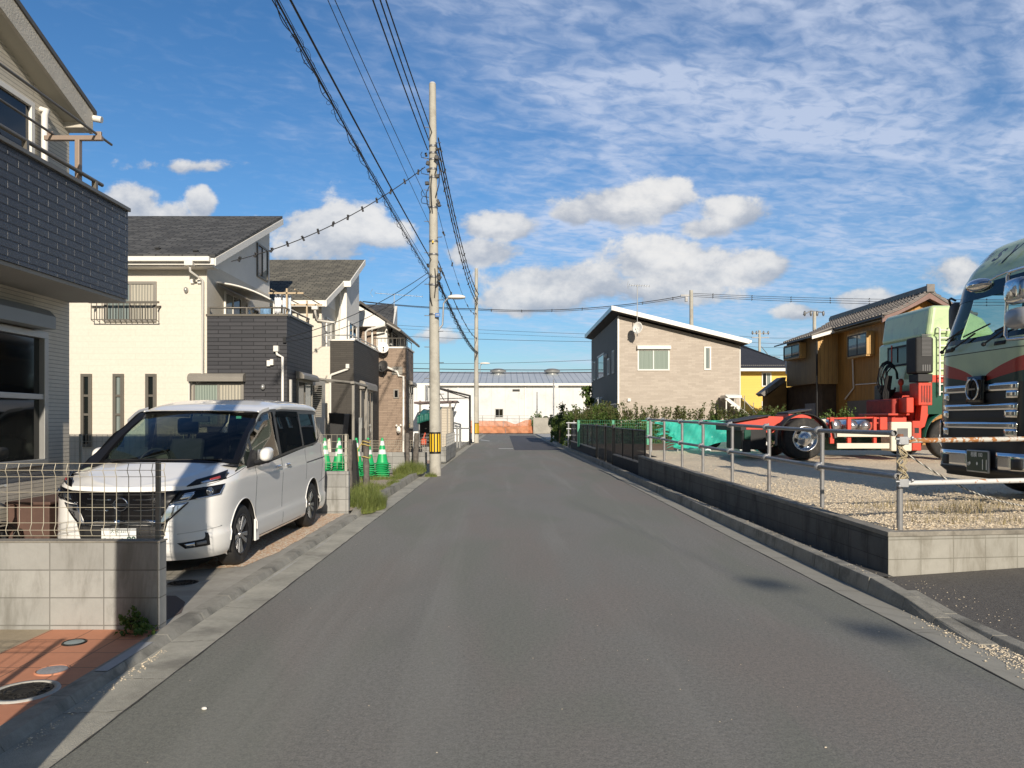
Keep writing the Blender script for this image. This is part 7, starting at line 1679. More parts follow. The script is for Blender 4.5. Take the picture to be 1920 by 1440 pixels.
# interior: dash, wheel, seats
MB().box(-1.15, 1.15, .35, .85, 2.0, 2.28).build('dashboard', m_dash, T2, bevel=.05)
for x_ in (-.6, .6): MB().prism([(x_ - .25, 1.6, 1.5), (x_ - .22, 1.8, 2.40), (x_ + .22, 1.8, 2.40), (x_ + .25, 1.6, 1.5)], (0, .15, 0)).build('seat_back', m_seat, T2, bevel=.05)
a = MB(); cst = Vector((-.55, .75, 2.40)); q = Vector((0, -.55, .83)).normalized(); ax = Vector((1, 0, 0)); ay = q.cross(ax)
a.tube([cst + (ax * math.cos(i / 28 * 6.283) + ay * math.sin(i / 28 * 6.283)) * .23 for i in range(28)], .018, 6, True); a.tube([cst - ax * .2, cst, cst + ax * .2], .018, 5); a.tube([cst, cst - q * .4], .03, 6); a.build('steering_wheel', m_cmat, T2)
MB().box(-1.15, 1.15, .4, 2.25, .95, 1.0).build('floor', m_cmat, T2)
# wipers
for u0, u1, z1 in ((-1.05, -.45, 2.42), (-.55, .15, 2.42), (.15, .80, 2.42)):
    p0 = Vector(t2(u0, 2.14, .06)); p1 = Vector(t2(u1, z1, .03)); p2 = Vector(t2(u0 + .15, 2.30, .03)); a = MB(); a.tube([p0, (p1 + p2) / 2 + Vector((0, -.02, -.04))], .014, 5); a.tube([p2, p1], .012, 5); a.ball(p0, (.035, .03, .03)); a.build('wiper', m_cmat, T2)
# mirrors
def mirror_rod(pts, r, mat, name, par=None): return MB().tube([Vector(p) for p in pts], r, 8).build(name, mat, par or T2)
fm = MB(); fm.grid(lambda u, v: (lambda t, q_: (-1.40 + .10 * math.copysign(abs(math.cos(t)) ** .6, math.cos(t)) * math.sin(q_) ** .5, .55 + .09 * math.cos(q_), 2.72 + .24 * math.copysign(abs(math.sin(t)) ** .5, math.sin(t)) * math.sin(q_) ** .5))(u * 6.2832, v * math.pi), 20, 10)
f_o = fm.build('side_mirror', m_greyp, T2); mirror_rod([(-1.17, .40, 2.95), (-1.28, .40, 3.0), (-1.42, .45, 3.0), (-1.45, .5, 2.9), (-1.42, .5, 2.5), (-1.25, .45, 2.36)], .018, m_cmat, 'mirror_arm', f_o)
MB().ball((-1.34, .48, 2.28), (.09, .07, .10)).build('side_mirror', m_greyp, T2)
om = MB().grid(lambda u, v: (lambda t, q_: (.62 + .20 * math.cos(t) * math.sin(q_), -.36 + .14 * math.cos(q_), 2.86 + .09 * math.sin(t) * math.sin(q_)))(u * 6.2832, v * math.pi), 24, 12).build('front_mirror', m_ch2, T2)
mirror_rod([(.78, -.36, 2.88), (1.0, -.36, 2.92), (1.25, -.3, 2.96)], .012, m_ch2, 'mirror_rod', om)
mf = mirror_rod([(1.9, -.38, 2.92), (1.24, -.38, 2.92), (1.19, -.38, 2.88), (1.17, -.38, 2.5), (1.15, -.38, 2.15), (1.20, -.38, 2.09), (1.9, -.38, 2.07)], .022, m_ch2, 'mirror_frame')
MB().grid(lambda u, v: (lambda t, q_: (1.38 + .18 * math.copysign(abs(math.cos(t)) ** .5, math.cos(t)) * math.sin(q_) ** .4, -.38 + .10 * math.cos(q_), 2.66 + .16 * math.copysign(abs(math.sin(t)) ** .6, math.sin(t)) * math.sin(q_) ** .4))(u * 6.2832, v * math.pi), 24, 12).build('side_mirror', m_ch2, mf)
MB().grid(lambda u, v: (lambda t, q_: (1.40 + .20 * math.copysign(abs(math.cos(t)) ** .7, math.cos(t)) * math.sin(q_) ** .5, -.38 + .10 * math.cos(q_), 2.33 + .13 * math.copysign(abs(math.sin(t)) ** .7, math.sin(t)) * math.sin(q_) ** .5))(u * 6.2832, v * math.pi), 24, 12).build('side_mirror', M('mirror_grey', (.35, .36, .38), .3, .3, var=0), mf)
# chassis and wheels behind the cab
for s in (-1, 1): MB().box(s * .42 - .04, s * .42 + .04, 1.0, 6.2, .80, 1.06).build('chassis_rail', m_tred, T2)
for y_ in (1.45, 4.9):
    for s in (-1, 1):
        a = MB(); a.lathe([(.28, -.14), (.45, -.14), (.5, -.12), (.52, -.08), (.52, .08), (.5, .12), (.45, .14), (.28, .14), (.10, .10), (.0, .10)], (s * 1.05, y_, .52), 'x', 32); a.build('wheel', m_tyre, T2)
MB().box(-1.2, 1.2, .75, 2.3, .62, .95).build('cab_steps', m_cmat, T2)
# white car under the turquoise net
wc = thing('parked_car', 'white car half hidden behind the turquoise net', 'car', (7.0, 24.2, .7)); y0 = 23.6; a = MB(); X_ = lambda px: fx(px, y0); Z_ = lambda py: fz(py, y0); gz_ = .70
a.prism([(X_(1283), y0, Z_(848)), (X_(1283), y0, Z_(832)), (X_(1296), y0, Z_(826)), (X_(1330), y0, Z_(823)), (X_(1352), y0, Z_(811)), (X_(1400), y0, Z_(809)), (X_(1425), y0, Z_(822)), (X_(1440), y0, Z_(826)), (X_(1440), y0, Z_(850))], (0, 1.6, 0)); a.build('body', m_car, wc, bevel=.08, segs=3)
MB().prism([(X_(1340), y0 - .01, Z_(823)), (X_(1354), y0 - .01, Z_(813)), (X_(1398), y0 - .01, Z_(811.5)), (X_(1415), y0 - .01, Z_(822))], (0, .02, 0)).build('side_windows', m_wglass, wc)
for px in (1335, 1420):
    MB().lathe([(0, -.02), (.15, -.02), (.2, .0), (.29, -.01), (.31, .03), (.31, .18)], (X_(px), y0 - .02, gz_ + .31), 'y', 24).build('wheel', m_tyre, wc); MB().lathe([(0, -.04), (.19, -.035), (.2, -.02)], (X_(px), y0 - .02, gz_ + .31), 'y', 10).build('rim', m_alu, wc)
t = thing('cloth_bundle', 'white sheet heap lying at the foot of the turquoise net', 'sheet', (X_(1300), 23.2, .65)); rr = random.Random(3)
MB().grid(lambda u, v: (X_(1300) + .35 * math.cos(u * 6.283) * math.sin(v * 1.57) * (1 + .2 * math.sin(u * 21)), 23.1 + .25 * math.sin(u * 6.283) * math.sin(v * 1.57), .66 + .22 * math.cos(v * 1.57) * (1 + .3 * math.sin(u * 13))), 30, 8).build('sheet', m_cloth, t)
# ================================================================== UTILITY POLES AND CABLES
m_pole = M('pole_concrete', (.44, .42, .36), .85, var=.12, vs=1.5, bump=.3, bs_=40, dirt=(.26, .24, .20), dscale=2.0, damt=.5); m_yel2 = M('warning_yellow', (.80, .50, .02), .5, var=.05)
m_cable = M('black_cable', (.012, .012, .014), .6, var=0); m_steelb = M('band_steel', (.20, .20, .20), .5, .6, var=.2)
m_por = M('insulator_white', (.5, .5, .48), .3, var=0)
def upole(x, y, xt, ztop_, rb, rt, label, band=None, name='utility_pole'):
    t = thing(name, label, 'utility pole', (x, y, 0), 'concrete utility poles'); MB().cyl((x, y, 0), (xt, y, ztop_), rb, rt, 28).build('shaft', m_pole, t)
    MB().cyl((xt, y, ztop_), (xt, y, ztop_ + .05), rt + .005, rt - .02, 20).build('cap', m_por, t)
    if band:
        z0, z1 = band; r = lambda z: rb + (rt - rb) * z / ztop_ + .004; xx = lambda z: x + (xt - x) * z / ztop_
        MB().cyl((xx(z0), y, z0), (xx(z1), y, z1), r(z0), r(z1), 28, caps=False).build('warning_sleeve', m_black, t)
        a = MB()
        for k in range(12):
            a0 = k * 6.283 / 12 + .1; vs = []
            for i in range(4):
                th = a0 + i / 3 * .30
                for z in (z0 + .06, z1 - .05): vs.append((xx(z) + (r(z) + .003) * math.cos(th), y + (r(z) + .003) * math.sin(th), z))
            a.add(vs, [(2 * i, 2 * i + 2, 2 * i + 3, 2 * i + 1) for i in range(3)], True)
        build_each(a, 'yellow_stripe', m_yel2, t)
    return t
p1 = upole(-2.01, 21.5, -2.09, 11.27, .168, .097, 'tall concrete pole with a black and yellow striped sleeve, nearest in view', (.64, 1.26))
p2 = upole(-2.04, 53, -2.04, 12.35, .19, .11, 'farther concrete roadside pole near the end of the road', (.62, 1.42))
p0 = upole(-1.99, 1.75, -1.99, 10.4, .175, .10, 'concrete pole just left of the camera, seen only by its shadow')
p3 = upole(fx(1298, 62), 62, fx(1296, 62), fz(545, 62), .20, .15, 'pale pole rising behind the beige house roof')
p4 = upole(fx(1425, 95), 95, fx(1424, 95), fz(620, 95), .22, .15, 'distant pole with crossarms right of the beige house')
p5 = upole(fx(1527, 60), 60, fx(1527, 60), fz(586, 60), .18, .13, 'pole top with crossarm showing above the ochre house roof')
def r1p(z): return .168 + (.097 - .168) * z / 11.27
def x1p(z): return -2.01 - .08 * z / 11.27
P1 = lambda py: fz(py, 21.5)
a = MB()
for py in (275, 288, 300, 318, 334, 390, 453, 478, 520, 535, 590): z = P1(py); a.lathe([(r1p(z) + .006, -.03), (r1p(z) + .010, -.02), (r1p(z) + .010, .02), (r1p(z) + .006, .03)], (x1p(z), 21.5, z), 'z', 20)
build_each(a, 'pole_band', m_steelb, p1)
a = MB()
z = 1.9
while z < 10.3:
    s = 1 if int(z / .45) % 2 else -1; a.cyl((x1p(z) + s * r1p(z) * .9, 21.42, z), (x1p(z) + s * (r1p(z) + .13), 21.38, z), .010, n=6); z += .45
build_each(a, 'step_bolt', m_steelb, p1)
a = MB(); rr = random.Random(4)
for py in (284, 292, 300, 310, 322, 332, 345, 382, 388, 500, 508, 516, 524):
    z = P1(py); s = 1 if rr.random() < .6 else -1; c_ = (x1p(z) + s * (r1p(z) + rr.uniform(.0, .10)), 21.36 + rr.uniform(-.1, .1), z); a.obox(c_, (rr.uniform(.05, .12), .1, rr.uniform(.05, .13)), Matrix.Rotation(rr.uniform(-.5, .5), 3, 'Y'))
build_each(a, 'clamp', m_black, p1, bevel=.01)
a = MB()
for py0, py1, sx_ in ((270, 330, .12), (300, 372, .15), (330, 402, -.03), (352, 400, -.13), (505, 560, .05), (515, 575, -.08), (500, 540, .15)):
    z0, z1 = P1(py0), P1(py1); a.tube([(x1p(z0) + sx_ * .8, 21.38, z0), (x1p(z0) + sx_ * 1.4, 21.3, z0 + (z1 - z0) * .3), (x1p(z1) + sx_ * 1.2, 21.3, z0 + (z1 - z0) * .7), (x1p(z1) + sx_ * .5, 21.36, z1)], .014, 6)
for py in (300, 330, 372, 385): z = P1(py); a.tube([(x1p(z) - r1p(z), 21.4, z), (x1p(z) - .32, 21.4, z + .04), (x1p(z) - .34, 21.4, z + .13), (x1p(z) - .30, 21.4, z + .2)], .010, 5)
a.build('jumper_cables', m_cable, p1)
a = MB(); a.box(x1p(7) - .02, x1p(7) + .02, 21.30, 21.34, P1(456) - .03, P1(456) + .03); a.build('yellow_tag', m_yel2, p1)
# street lamps
def lamp(px, py, Y, X0, z0, label, L=.5):
    t = thing('street_lamp', label, 'street lamp', (X0, Y, z0), 'lamps on the utility poles'); xl = fx(px, Y); z = fz(py, Y)
    MB().tube([(X0 + .12, Y, z0), (X0 + .25, Y, z0 + .15), (X0 + .28, Y, z - .15), (X0 + .38, Y, z - .02), (xl - .15, Y, z)], .025, 8).build('arm', m_galv, t)
    a = MB(); a.grid(lambda u, v: (lambda q_, th: (xl - L * .5 * math.cos(q_), Y + .14 * math.sin(q_) ** .7 * math.cos(th), z + .015 + (.09 if math.sin(th) > 0 else .05) * math.sin(q_) ** .8 * math.sin(th)))(math.pi * v, u * 6.2832), 16, 12); a.build('lamp_head', m_white, t)
lamp(856, 559, 21.5, -2.05, 4.2, 'white headed street lamp on the tall striped pole', .52); lamp(909, 682, 53, -2.04, 4.8, 'far street lamp on the farther roadside pole', .75)
sg_ = thing('pole_sign', 'small blue address plate fixed to the tall striped pole', 'sign', (-1.88, 21.3, 4.5)); MB().box(fx(816, 21.3), fx(825.5, 21.3), 21.28, 21.30, fz(594.5, 21.3), fz(587, 21.3)).build('plate', M('sign_blue', (.05, .16, .42), .4, var=0), sg_)
MB().box(fx(818, 21.3), fx(823.5, 21.3), 21.272, 21.279, fz(591.5, 21.3), fz(590, 21.3)).build('text_strip', m_por, sg_)
# cables
def sagpts(a, b, sag, n=22): a, b = Vector(a), Vector(b); return [a.lerp(b, i / n) - Vector((0, 0, sag * 4 * (i / n) * (1 - i / n))) for i in range(n + 1)]
def cable(name, label, a, b, sag, r, clips=0, spiral=0, group=None, mat=None, turns=26, cat='cable', n=22):
    t = thing(name, label, cat, tuple(b), group); pts = sagpts(a, b, sag, n); MB().tube(pts, r, 6).build('cable', mat or m_cable, t)
    L = (pts[0] - pts[-1]).length; d = (pts[-1] - pts[0]).normalized(); e1 = d.orthogonal().normalized(); e2 = d.cross(e1)
    if clips:
        c = MB(); P_ = sagpts(a, b, sag, clips * 4); rr = random.Random(int(L * 10))
        for i in range(2, clips * 4 - 1, 4): p_ = P_[i]; c.obox(p_ + Vector((0, 0, rr.uniform(-.02, .02))), (.05, .05, .14), Matrix.Rotation(rr.uniform(-.7, .7), 3, 'Y')); c.obox(p_ + Vector((0, 0, .03)), (.03, .14, .03))
        build_each(c, 'clip', m_cable, t)
    if spiral:
        m_ = int(turns * 9); P_ = sagpts(a, b, sag, m_); rr = random.Random(3); s = MB()
        s.tube([p_ + (e1 * math.cos(i * 6.283 / 9) + e2 * math.sin(i * 6.283 / 9)) * (spiral * (.75 + .45 * math.sin(i * .13))) - Vector((0, 0, spiral * .5)) for i, p_ in enumerate(P_)], r * .24, 4); s.build('spiral_hanger', m_cable, t)
        s2 = MB(); s2.tube([p_ - Vector((0, 0, spiral * 1.3)) + e1 * .02 * math.sin(i * .7) for i, p_ in enumerate(P_[::3])], r * .5, 5); s2.tube([p_ + Vector((0, 0, spiral * .9)) for p_ in P_[::3]], r * .4, 4); s2.build('messenger_wire', m_cable, t)
    return t
A0 = 1.75
gA = 'heavy power cables overhead along the road'
cable('power_cable', 'heavy overhead cable, leftmost of the three crossing the top of the sky', (-2.61, A0, 9.55), (-2.22, 21.4, 9.35), .28, .016, group=gA)
cable('power_cable', 'heavy overhead cable, middle one of the three crossing the top of the sky', (-2.51, A0, 9.65), (-2.18, 21.4, 9.62), .28, .016, group=gA)
cable('power_cable', 'heavy overhead cable, rightmost of the three crossing the top of the sky', (-2.47, A0, 9.6), (-2.10, 21.4, 9.85), .28, .016, group=gA)
cable('service_wire', 'thin wire to the pole, upper of the two faint ones left of the heavy cables', (-2.57, A0, 7.5), (-2.20, 21.4, 7.85), .12, .007); cable('service_wire', 'thin wire to the pole, lower of the two faint ones left of the heavy cables', (-2.52, A0, 7.4), (-2.16, 21.4, 7.2), .10, .006)
cable('telephone_cable', 'single black telephone cable just right of the spiral bundle', (-2.47, A0, 6.35), (-2.12, 21.4, 6.2), .10, .014)
cable('telephone_bundle', 'thick spiral-wrapped telephone cable bundle sweeping from upper left to the striped pole', (-2.06, A0, 5.45), (-2.16, 21.4, 5.75), .12, .010, spiral=.05, turns=75, n=30)
cable('telephone_cable', 'thin support wire under the spiral telephone bundle', (-2.10, A0, 5.3), (-2.18, 21.4, 5.95), .05, .006)
pe = (fx(797, 21.4), 21.4, fz(313, 21.4))
cable('service_drop', 'clipped service cable from the striped pole down left to the cream house gable', pe, (fx(430, Y1 + .3) + .05, Y1 + .3, fz(490, Y1 + .3)), .35, .012, clips=13)
cable('service_wire', 'upper of the two wires running from the pole down to the charcoal balcony', (fx(803, 21.4), 21.4, fz(511, 21.4)), (BX - .02, Y1 - .05, fz(634, Y1)), .22, .009); cable('service_wire', 'lower of the two wires running from the pole down to the charcoal balcony', (fx(803, 21.4), 21.4, fz(520, 21.4)), (BX - .02, Y1 - .05, fz(641, Y1)), .35, .008)
gB = 'clipped cables sagging between the two roadside poles'
for i, (z0, z1, sg_x) in enumerate(((9.75, 10.55, .10), (9.45, 10.2, .06), (9.15, 9.9, .02))): cable('power_cable', 'clipped cable between the roadside poles, ' + ('top', 'middle', 'bottom')[i] + ' one of three right of the striped pole', (-1.93, 21.55, z0), (-1.98 + sg_x, 53, z1), .75, .02, clips=20, group=gB)
cable('telephone_bundle', 'spiral cable bundle sagging from the striped pole to the farther pole', (-1.93, 21.55, 5.6), (-1.95, 53, 6.4), .35, .022, spiral=.08, turns=90, n=30); cable('telephone_cable', 'plain cable above the spiral bundle between the two roadside poles', (-1.93, 21.55, 6.2), (-1.98, 53, 7.4), .45, .016, clips=9)
cable('service_wire', 'thin beaded wire between the two roadside poles', (-1.93, 21.55, 7.6), (-2.0, 53, 9.2), .9, .008, clips=8)
Y6 = 62
for py0, py1, py2, r, lab in ((565, 583, 553, .03, 'main high wire crossing the road from the left to the pale pole'), (566, 585.5, 556, .02, 'second high wire just under the main one crossing the road')):
    cable('power_cable', lab, (fx(680, Y6), Y6, fz(py0, Y6)), (fx(893, Y6), Y6, fz(py1 - 4, Y6)), .12, r); cable('power_cable', lab.replace('crossing the road', 'over the street end').replace('from the left', 'on the right'), (fx(893, Y6), Y6, fz(py1 - 4, Y6)), (fx(1290, Y6), Y6, fz(py2, Y6)), .55, r, clips=7)
Y8 = 86
for i, (pxa, pya, pxb, pyb, r) in enumerate(((700, 607, 1130, 627, .018), (700, 613, 1130, 634, .014), (700, 628, 1130, 641, .022), (740, 681, 1130, 674, .022), (740, 690, 1130, 693, .045), (740, 697, 1130, 698, .045))):
    cable('street_cable', 'far cable across the end of the street, number from the top is ' + ('one', 'two', 'three', 'four', 'five, thick', 'six, thick')[i], (fx(pxa, Y8), Y8, fz(pya, Y8)), (fx(pxb, Y8), Y8, fz(pyb, Y8)), .12 if i != 3 else .2, r, group='cables crossing above the far cross street')
for i, (pya, pyb) in enumerate(((550, 560), (553, 566), (556, 572))): cable('street_cable', 'clipped wire running right from the pale pole, ' + ('top', 'middle', 'bottom')[i] + ' of three', (fx(1300, Y6), Y6, fz(pya, Y6)), (fx(1960, Y6), Y6, fz(pyb, Y6)), .25, .018, clips=9, group='wires running right from the pale pole')
Y9 = 95
for i, py in enumerate((630, 640, 648, 662)): cable('street_cable', 'far wire low behind the yellow house roof, ' + ('first', 'second', 'third', 'fourth')[i] + ' from the top', (fx(1386, Y9), Y9, fz(py, Y9)), (fx(1500, Y9), Y9, fz(py + 3, Y9)), .15, .02, group='far wires behind the yellow house')
a = MB(); x = fx(1296, 62); a.box(x - .9, x - .2, 61.8, 61.95, fz(556, 62), fz(553, 62)); a.box(x - .55, x - .35, 61.7, 61.95, fz(566, 62), fz(556, 62) - .05); a.build('crossarm', m_steelb, p3)
a = MB(); x = fx(1424, 95); 
for py in (626, 634): a.box(x - 1.0, x + 1.2, 94.9, 95.05, fz(py, 95), fz(py, 95) + .12)
for d in (-.9, -.4, .5, 1.1): a.ball((x + d, 94.95, fz(624, 95)), (.12, .12, .25))
a.tube([(x + .2, 94.9, fz(650, 95)), (x + 1.2, 94.9, fz(668, 95)), (x + 2.6, 94.9, fz(670, 95))], .05, 5); a.build('crossarm', m_steelb, p4)
a = MB(); x = fx(1527, 60); a.tube([(x - .9, 60, fz(590, 60)), (x - .3, 60, fz(583, 60)), (x + .8, 60, fz(586, 60))], .05, 5)
for d in (-.8, -.3, .2, .7): a.ball((x + d, 59.95, fz(588, 60)), (.10, .10, .22))
a.build('crossarm', m_steelb, p5)

cw = cable('telephone_cable', 'unseen overhead line added behind the camera on the right, its two splice closures shade the road', (6.1, -10.0, 10.13), (8.3, -24, 10.15), .02, .008)
for x, y in ((7.29, -17.0), (7.55, -18.66)): MB().ball((x, y, 10.0), (.24, .09, .08), 16, 10).cyl((x, y, 10.0), (x, y, 10.12), .012).build('shadow_closure', m_cable, cw)  # unseen closures added to cast two soft shadows on the road
# ================================================================== PLANTS
m_leaf = leafmat('hedge_leaf', (.04, .095, .02), (.12, .18, .04)); m_leafr = leafmat('young_leaf', (.06, .10, .025), (.14, .14, .05)); m_leafb = leafmat('fresh_leaf', (.06, .12, .02), (.15, .20, .05))
m_grass = leafmat('grass_blade', (.10, .16, .03), (.28, .30, .09)); m_twig = M('twig', (.12, .08, .05), .9, var=.2)
def leaf(vs, fs, p, s, rr, up=.3):
    d = Vector((rr.gauss(0, 1), rr.gauss(0, 1), rr.gauss(up, 1))).normalized(); e = d.orthogonal().normalized(); e = (Matrix.Rotation(rr.uniform(0, 6.3), 3, d) @ e); w = s * rr.uniform(.35, .5)
    k = len(vs); a = p; b = p + d * s; m_ = p + d * s * .5; n_ = d.cross(e) * s * .12
    vs += [a, m_ + e * w + n_, b, m_ - e * w + n_]; fs.append((k, k + 1, k + 2, k + 3))
def leaves(fn, n, s, seed=1):
    rr = random.Random(seed); vs = []; fs = []
    for _ in range(n):
        p = fn(rr)
        if p is not None: leaf(vs, fs, Vector(p), s * rr.uniform(.6, 1.35), rr)
    mb = MB(); mb.v = [tuple(v) for v in vs]; mb.f = fs; mb.sm = [False] * len(fs); return mb
def hedge(name, label, path, w, z0, ht, n, s, seed, mat=m_leaf, sprigs=0, sh=.35, group=None):
    """clipped hedge with shoots above: leaves in clumps along a path"""
    t = thing(name, label, 'hedge', (path[0][0], path[0][1], z0), group); rr0 = random.Random(seed); P_ = [Vector((*q, 0)) for q in path]; L = [(b - a).length for a, b in zip(P_, P_[1:])]; T = sum(L)
    def along(f):
        d = f * T
        for a, b, l in zip(P_, P_[1:], L):
            if d <= l: return a.lerp(b, d / l), (b - a).normalized()
            d -= l
        return P_[-1], (P_[-1] - P_[-2]).normalized()
    cl = [(rr0.random(), rr0.gauss(0, .30), rr0.random() ** .8) for _ in range(int(T * 16))]
    def fn(rr):
        f, o, h = rr.choice(cl); p_, d = along(min(1, max(0, f + rr.gauss(0, .16 / T)))); nn = Vector((d.y, -d.x, 0)); top = ht * (1 + .07 * math.sin(f * T * 1.7) + .05 * math.sin(f * T * 5.1))
        zz_ = h * top + rr.gauss(0, .10); zz_ = max(.02, min(top * 1.06, zz_)); return p_ + nn * max(-w / 2, min(w / 2, o * w + rr.gauss(0, .08))) + Vector((0, 0, z0 + zz_))
    leaves(fn, n, s, seed).build('foliage', mat, t, fix=False)
    rr = random.Random(seed + 5); st = MB()
    for i in range(int(T * 2.2)): p_, d = along(rr.random()); st.tube([p_ + Vector((rr.uniform(-.1, .1), rr.uniform(-.1, .1), z0)), p_ + Vector((rr.uniform(-.15, .15), rr.uniform(-.15, .15), z0 + ht * .9))], [.02, .008], 5)
    st.build('stem', m_twig, t)
    if sprigs:
        sp = []; vs = []; fs = []; tw = MB()
        for i in range(sprigs):
            p_, d = along(rr.random()); hh = sh * rr.uniform(.3, 1.2) * (1.5 if rr.random() < .12 else 1); b = p_ + Vector((rr.gauss(0, .12), rr.gauss(0, .12), z0 + ht * .9)); tip = b + Vector((rr.gauss(0, .06), rr.gauss(0, .06), hh + ht * .1)); tw.tube([b, tip], [.008, .004], 4)
            for k in range(int(26 * hh / .35) + 4): q = b.lerp(tip, rr.random()); leaf(vs, fs, q + Vector((rr.gauss(0, .035), rr.gauss(0, .035), 0)), s * rr.uniform(.7, 1.2), rr, .8)
        mb = MB(); mb.v = [tuple(v) for v in vs]; mb.f = fs; mb.sm = [False] * len(fs); mb.build('shoots', m_leafr, t, fix=False); tw.build('shoot_stems', m_twig, t)
    return t
hedge('hedge', 'long hedge with reddish upright shoots in front of the beige house', [(fx(1085, 36.5), 36.2), (fx(1300, 36), 36.2), (fx(1470, 36), 36.2)], 1.0, .5, 1.28, 16000, .085, 1, sprigs=170, sh=.42)
hedge('hedge', 'dense roadside hedge block at the far right kerb end beside the pale gutter', [(3.75, 49.5), (3.85, 57)], 1.1, .05, 1.75, 6500, .10, 2, m_leafb, 10, .25)
hedge('hedge', 'roadside hedge stretch beyond the dark screened fence', [(3.95, 40.8), (4.1, 47.8)], 1.2, .1, 1.75, 8000, .09, 3, m_leafb, 26, .30)
hedge('hedge', 'mixed shrubs between the roadside hedge and the beige house corner', [(4.4, 37.5), (5.6, 37.4)], 1.2, .4, 1.75, 3500, .085, 4, m_leafb, 14, .4)
def sapling(name, label, x, y, z0, ht, cr, n, s, seed, mat=m_leafb):
    t = thing(name, label, 'tree', (x, y, z0)); rr0 = random.Random(seed); a = MB(); tips = []
    a.tube([(x + .03 * math.sin(i), y, z0 + ht * i / 8) for i in range(9)], [.045 * (1 - i / 9) + .008 for i in range(9)], 6); a.build('trunk', m_twig, t)
    b = MB()
    for i in range(22):
        h = rr0.uniform(.25, .98); th = rr0.uniform(0, 6.3); L = cr * (1.15 - h) * rr0.uniform(.7, 1.3); p_ = Vector((x, y, z0 + ht * h)); q = p_ + Vector((L * math.cos(th), L * math.sin(th), L * .8)); b.tube([p_, q], [.014, .005], 4); tips.append((p_, q))
    b.build('limb', m_twig, t)
    def fn(rr): p_, q = rr.choice(tips); return p_.lerp(q, rr.uniform(.2, 1.1)) + Vector((rr.gauss(0, .07), rr.gauss(0, .07), rr.gauss(0, .07)))
    leaves(fn, n, s, seed).build('crown', mat, t, fix=False)
sapling('young_tree', 'tallest young tree with open crown at the left corner of the beige house', fx(1101, 43), 43, .3, 3.1, 1.0, 1500, .12, 5); sapling('young_tree', 'small thin sapling above the roadside hedge left of the open crowned tree', fx(1054, 50), 50, .2, 2.7, .5, 320, .12, 6)
sapling('young_tree', 'low bushy tree in front of the garage door of the beige house', fx(1122, 39.5), 39.5, .3, 2.0, .9, 1100, .10, 9)
def bush(name, label, x, y, z0, rx, ry, rz_, n, s, seed, mat=m_leaf):
    t = thing(name, label, 'shrub', (x, y, z0)); rr0 = random.Random(seed); cl = [(rr0.uniform(-1, 1), rr0.uniform(-1, 1), rr0.random()) for _ in range(26)]
    def fn(rr):
        a, b, c = rr.choice(cl); a += rr.gauss(0, .16); b += rr.gauss(0, .16); c += rr.gauss(0, .14)
        if a * a + b * b + (c * 1.0) ** 2 > 1.45 or c < 0: return None
        return (x + a * rx, y + b * ry, z0 + c * rz_)
    leaves(fn, n, s, seed).build('foliage', mat, t, fix=False); st = MB()
    for i in range(8): a, b, c = cl[i]; st.tube([(x, y, z0), (x + a * rx * .7, y + b * ry * .7, z0 + c * rz_ * .8)], [.008, .003], 4)
    st.build('stem', m_twig, t)
bush('shrub', 'dark green weed growing at the foot of the grey block wall', fx(258, 5.42), 5.40, .05, .12, .08, .17, 480, .03, 11)
bush('shrub', 'round green bush in front of the far white warehouse', fx(1009, 93), 93, .75, 1.1, .8, 1.9, 900, .2, 12)
for px, py, w, h, sd, lab in ((1640, 790, 12, 2, 21, 'scrubby bush at the foot of the ochre house left of the truck cab'), (1545, 782, 20, 0, 22, 'low weeds behind the truck coupling plate'), (1470, 783, 30, 4, 23, 'low shrub tops left of the ochre house'), (1590, 783, 16, 2, 24, 'weedy shrub behind the silver air tanks')):
    Y = 27; bush('shrub', lab, fx(px, Y), Y, .6, w * Y / F * 1.4, .5, 1.3 + h * Y / F, 1500, .08, sd, m_leafb)
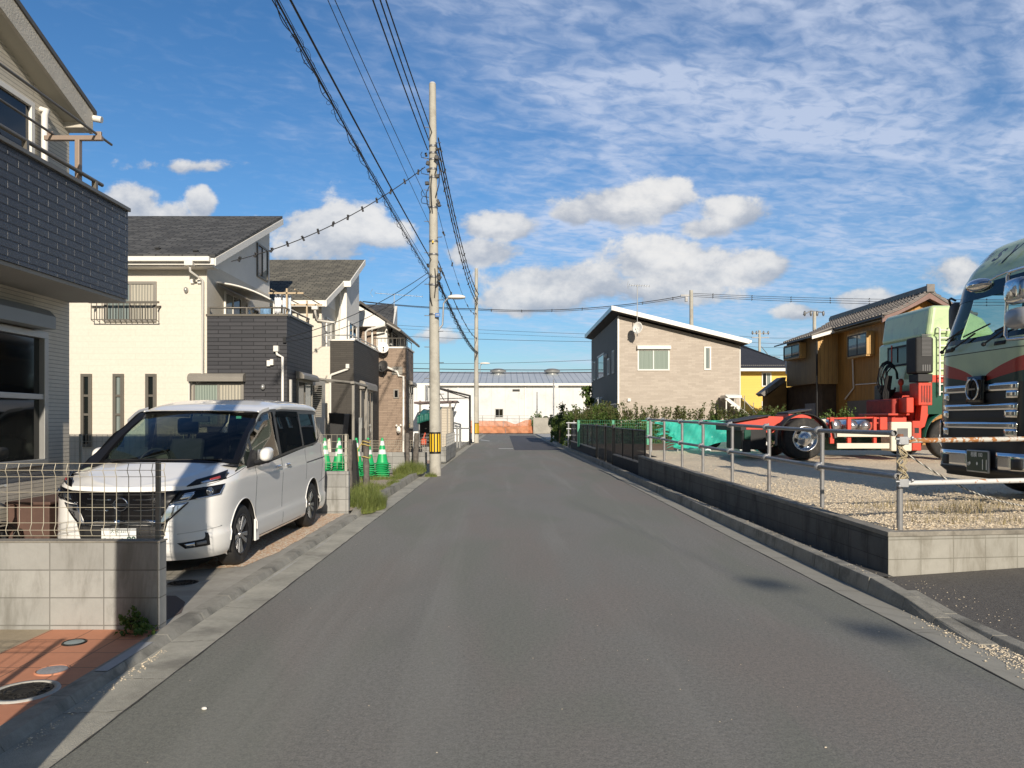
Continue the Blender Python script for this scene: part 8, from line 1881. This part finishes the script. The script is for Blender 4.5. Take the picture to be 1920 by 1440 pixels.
def grass(label, spots, n, hmin, hmax, seed, name='grass_clump'):
    rr = random.Random(seed); vs = []; fs = []
    for _ in range(n):
        cx_, cy_, rx, ry, z = rr.choice(spots); a = rr.uniform(0, 6.3); q = rr.random() ** .5; x = cx_ + rx * q * math.cos(a); y = cy_ + ry * q * math.sin(a); h = rr.uniform(hmin, hmax) * (1.1 - .5 * q); w = rr.uniform(.003, .0055)
        th = rr.uniform(0, 6.3); lean = h * rr.uniform(.15, .9); dx_, dy_ = math.cos(th), math.sin(th); k = len(vs)
        for i in range(4):
            f = i / 3; c_ = Vector((x + dx_ * lean * f * f, y + dy_ * lean * f * f, z + h * (f - .25 * f * f * (lean / h)))); ww = w * (1 - f * .85); vs += [c_ + Vector((-dy_ * ww, dx_ * ww, 0)), c_ - Vector((-dy_ * ww, dx_ * ww, 0))]
        fs += [(k + 2 * i, k + 2 * i + 1, k + 2 * i + 3, k + 2 * i + 2) for i in range(3)]
    mb = MB(); mb.v = [tuple(v) for v in vs]; mb.f = fs; mb.sm = [False] * len(fs); o = mb.build(name, m_grass, None, fix=False); o['label'] = label; o['kind'] = 'stuff'; return o
grass('long grass spilling over the kerb beside the block wall end', [(-2.52, 13.2, .22, .5, .06), (-2.62, 13.9, .28, .6, .1), (-2.40, 12.9, .16, .35, .02), (-2.3, 13.5, .14, .4, .01), (-2.75, 14.6, .3, .5, .1)], 5200, .12, .42, 1)
grass('grass tuft round the foot of the cones and stakes', [(-2.75, 20.7, .35, .7, .1), (-2.6, 21.2, .3, .8, .1), (-2.7, 21.8, .4, .8, .1)], 4200, .12, .46, 2)
grass('short ragged grass in front of the green cones', [(-3.2, 19.0, .5, .25, .1), (-3.9, 18.7, .8, .3, .1), (-2.75, 19.3, .2, .5, .1)], 2200, .04, .17, 7)
grass('small grass tufts in the sandy lot and by the pole foot', [(-2.1, 21.15, .18, .12, .0), (-2.7, 16.3, .25, .3, .1), (-2.62, 17.5, .15, .4, .1), (-3.3, 17.2, .4, .3, .1)], 1500, .06, .2, 3)
m_dry = leafmat('dry_grass', (.30, .24, .12), (.45, .38, .22))
o = grass('dry weeds in the gravel yard near the rusty rails', [(4.95, 9.6, .5, .3, .47), (5.6, 9.2, .4, .3, .47), (5.3, 8.4, .8, .2, .45), (6.1, 9.6, .5, .3, .48)], 520, .05, .22, 4, 'dry_weeds'); o.data.materials[0] = m_dry
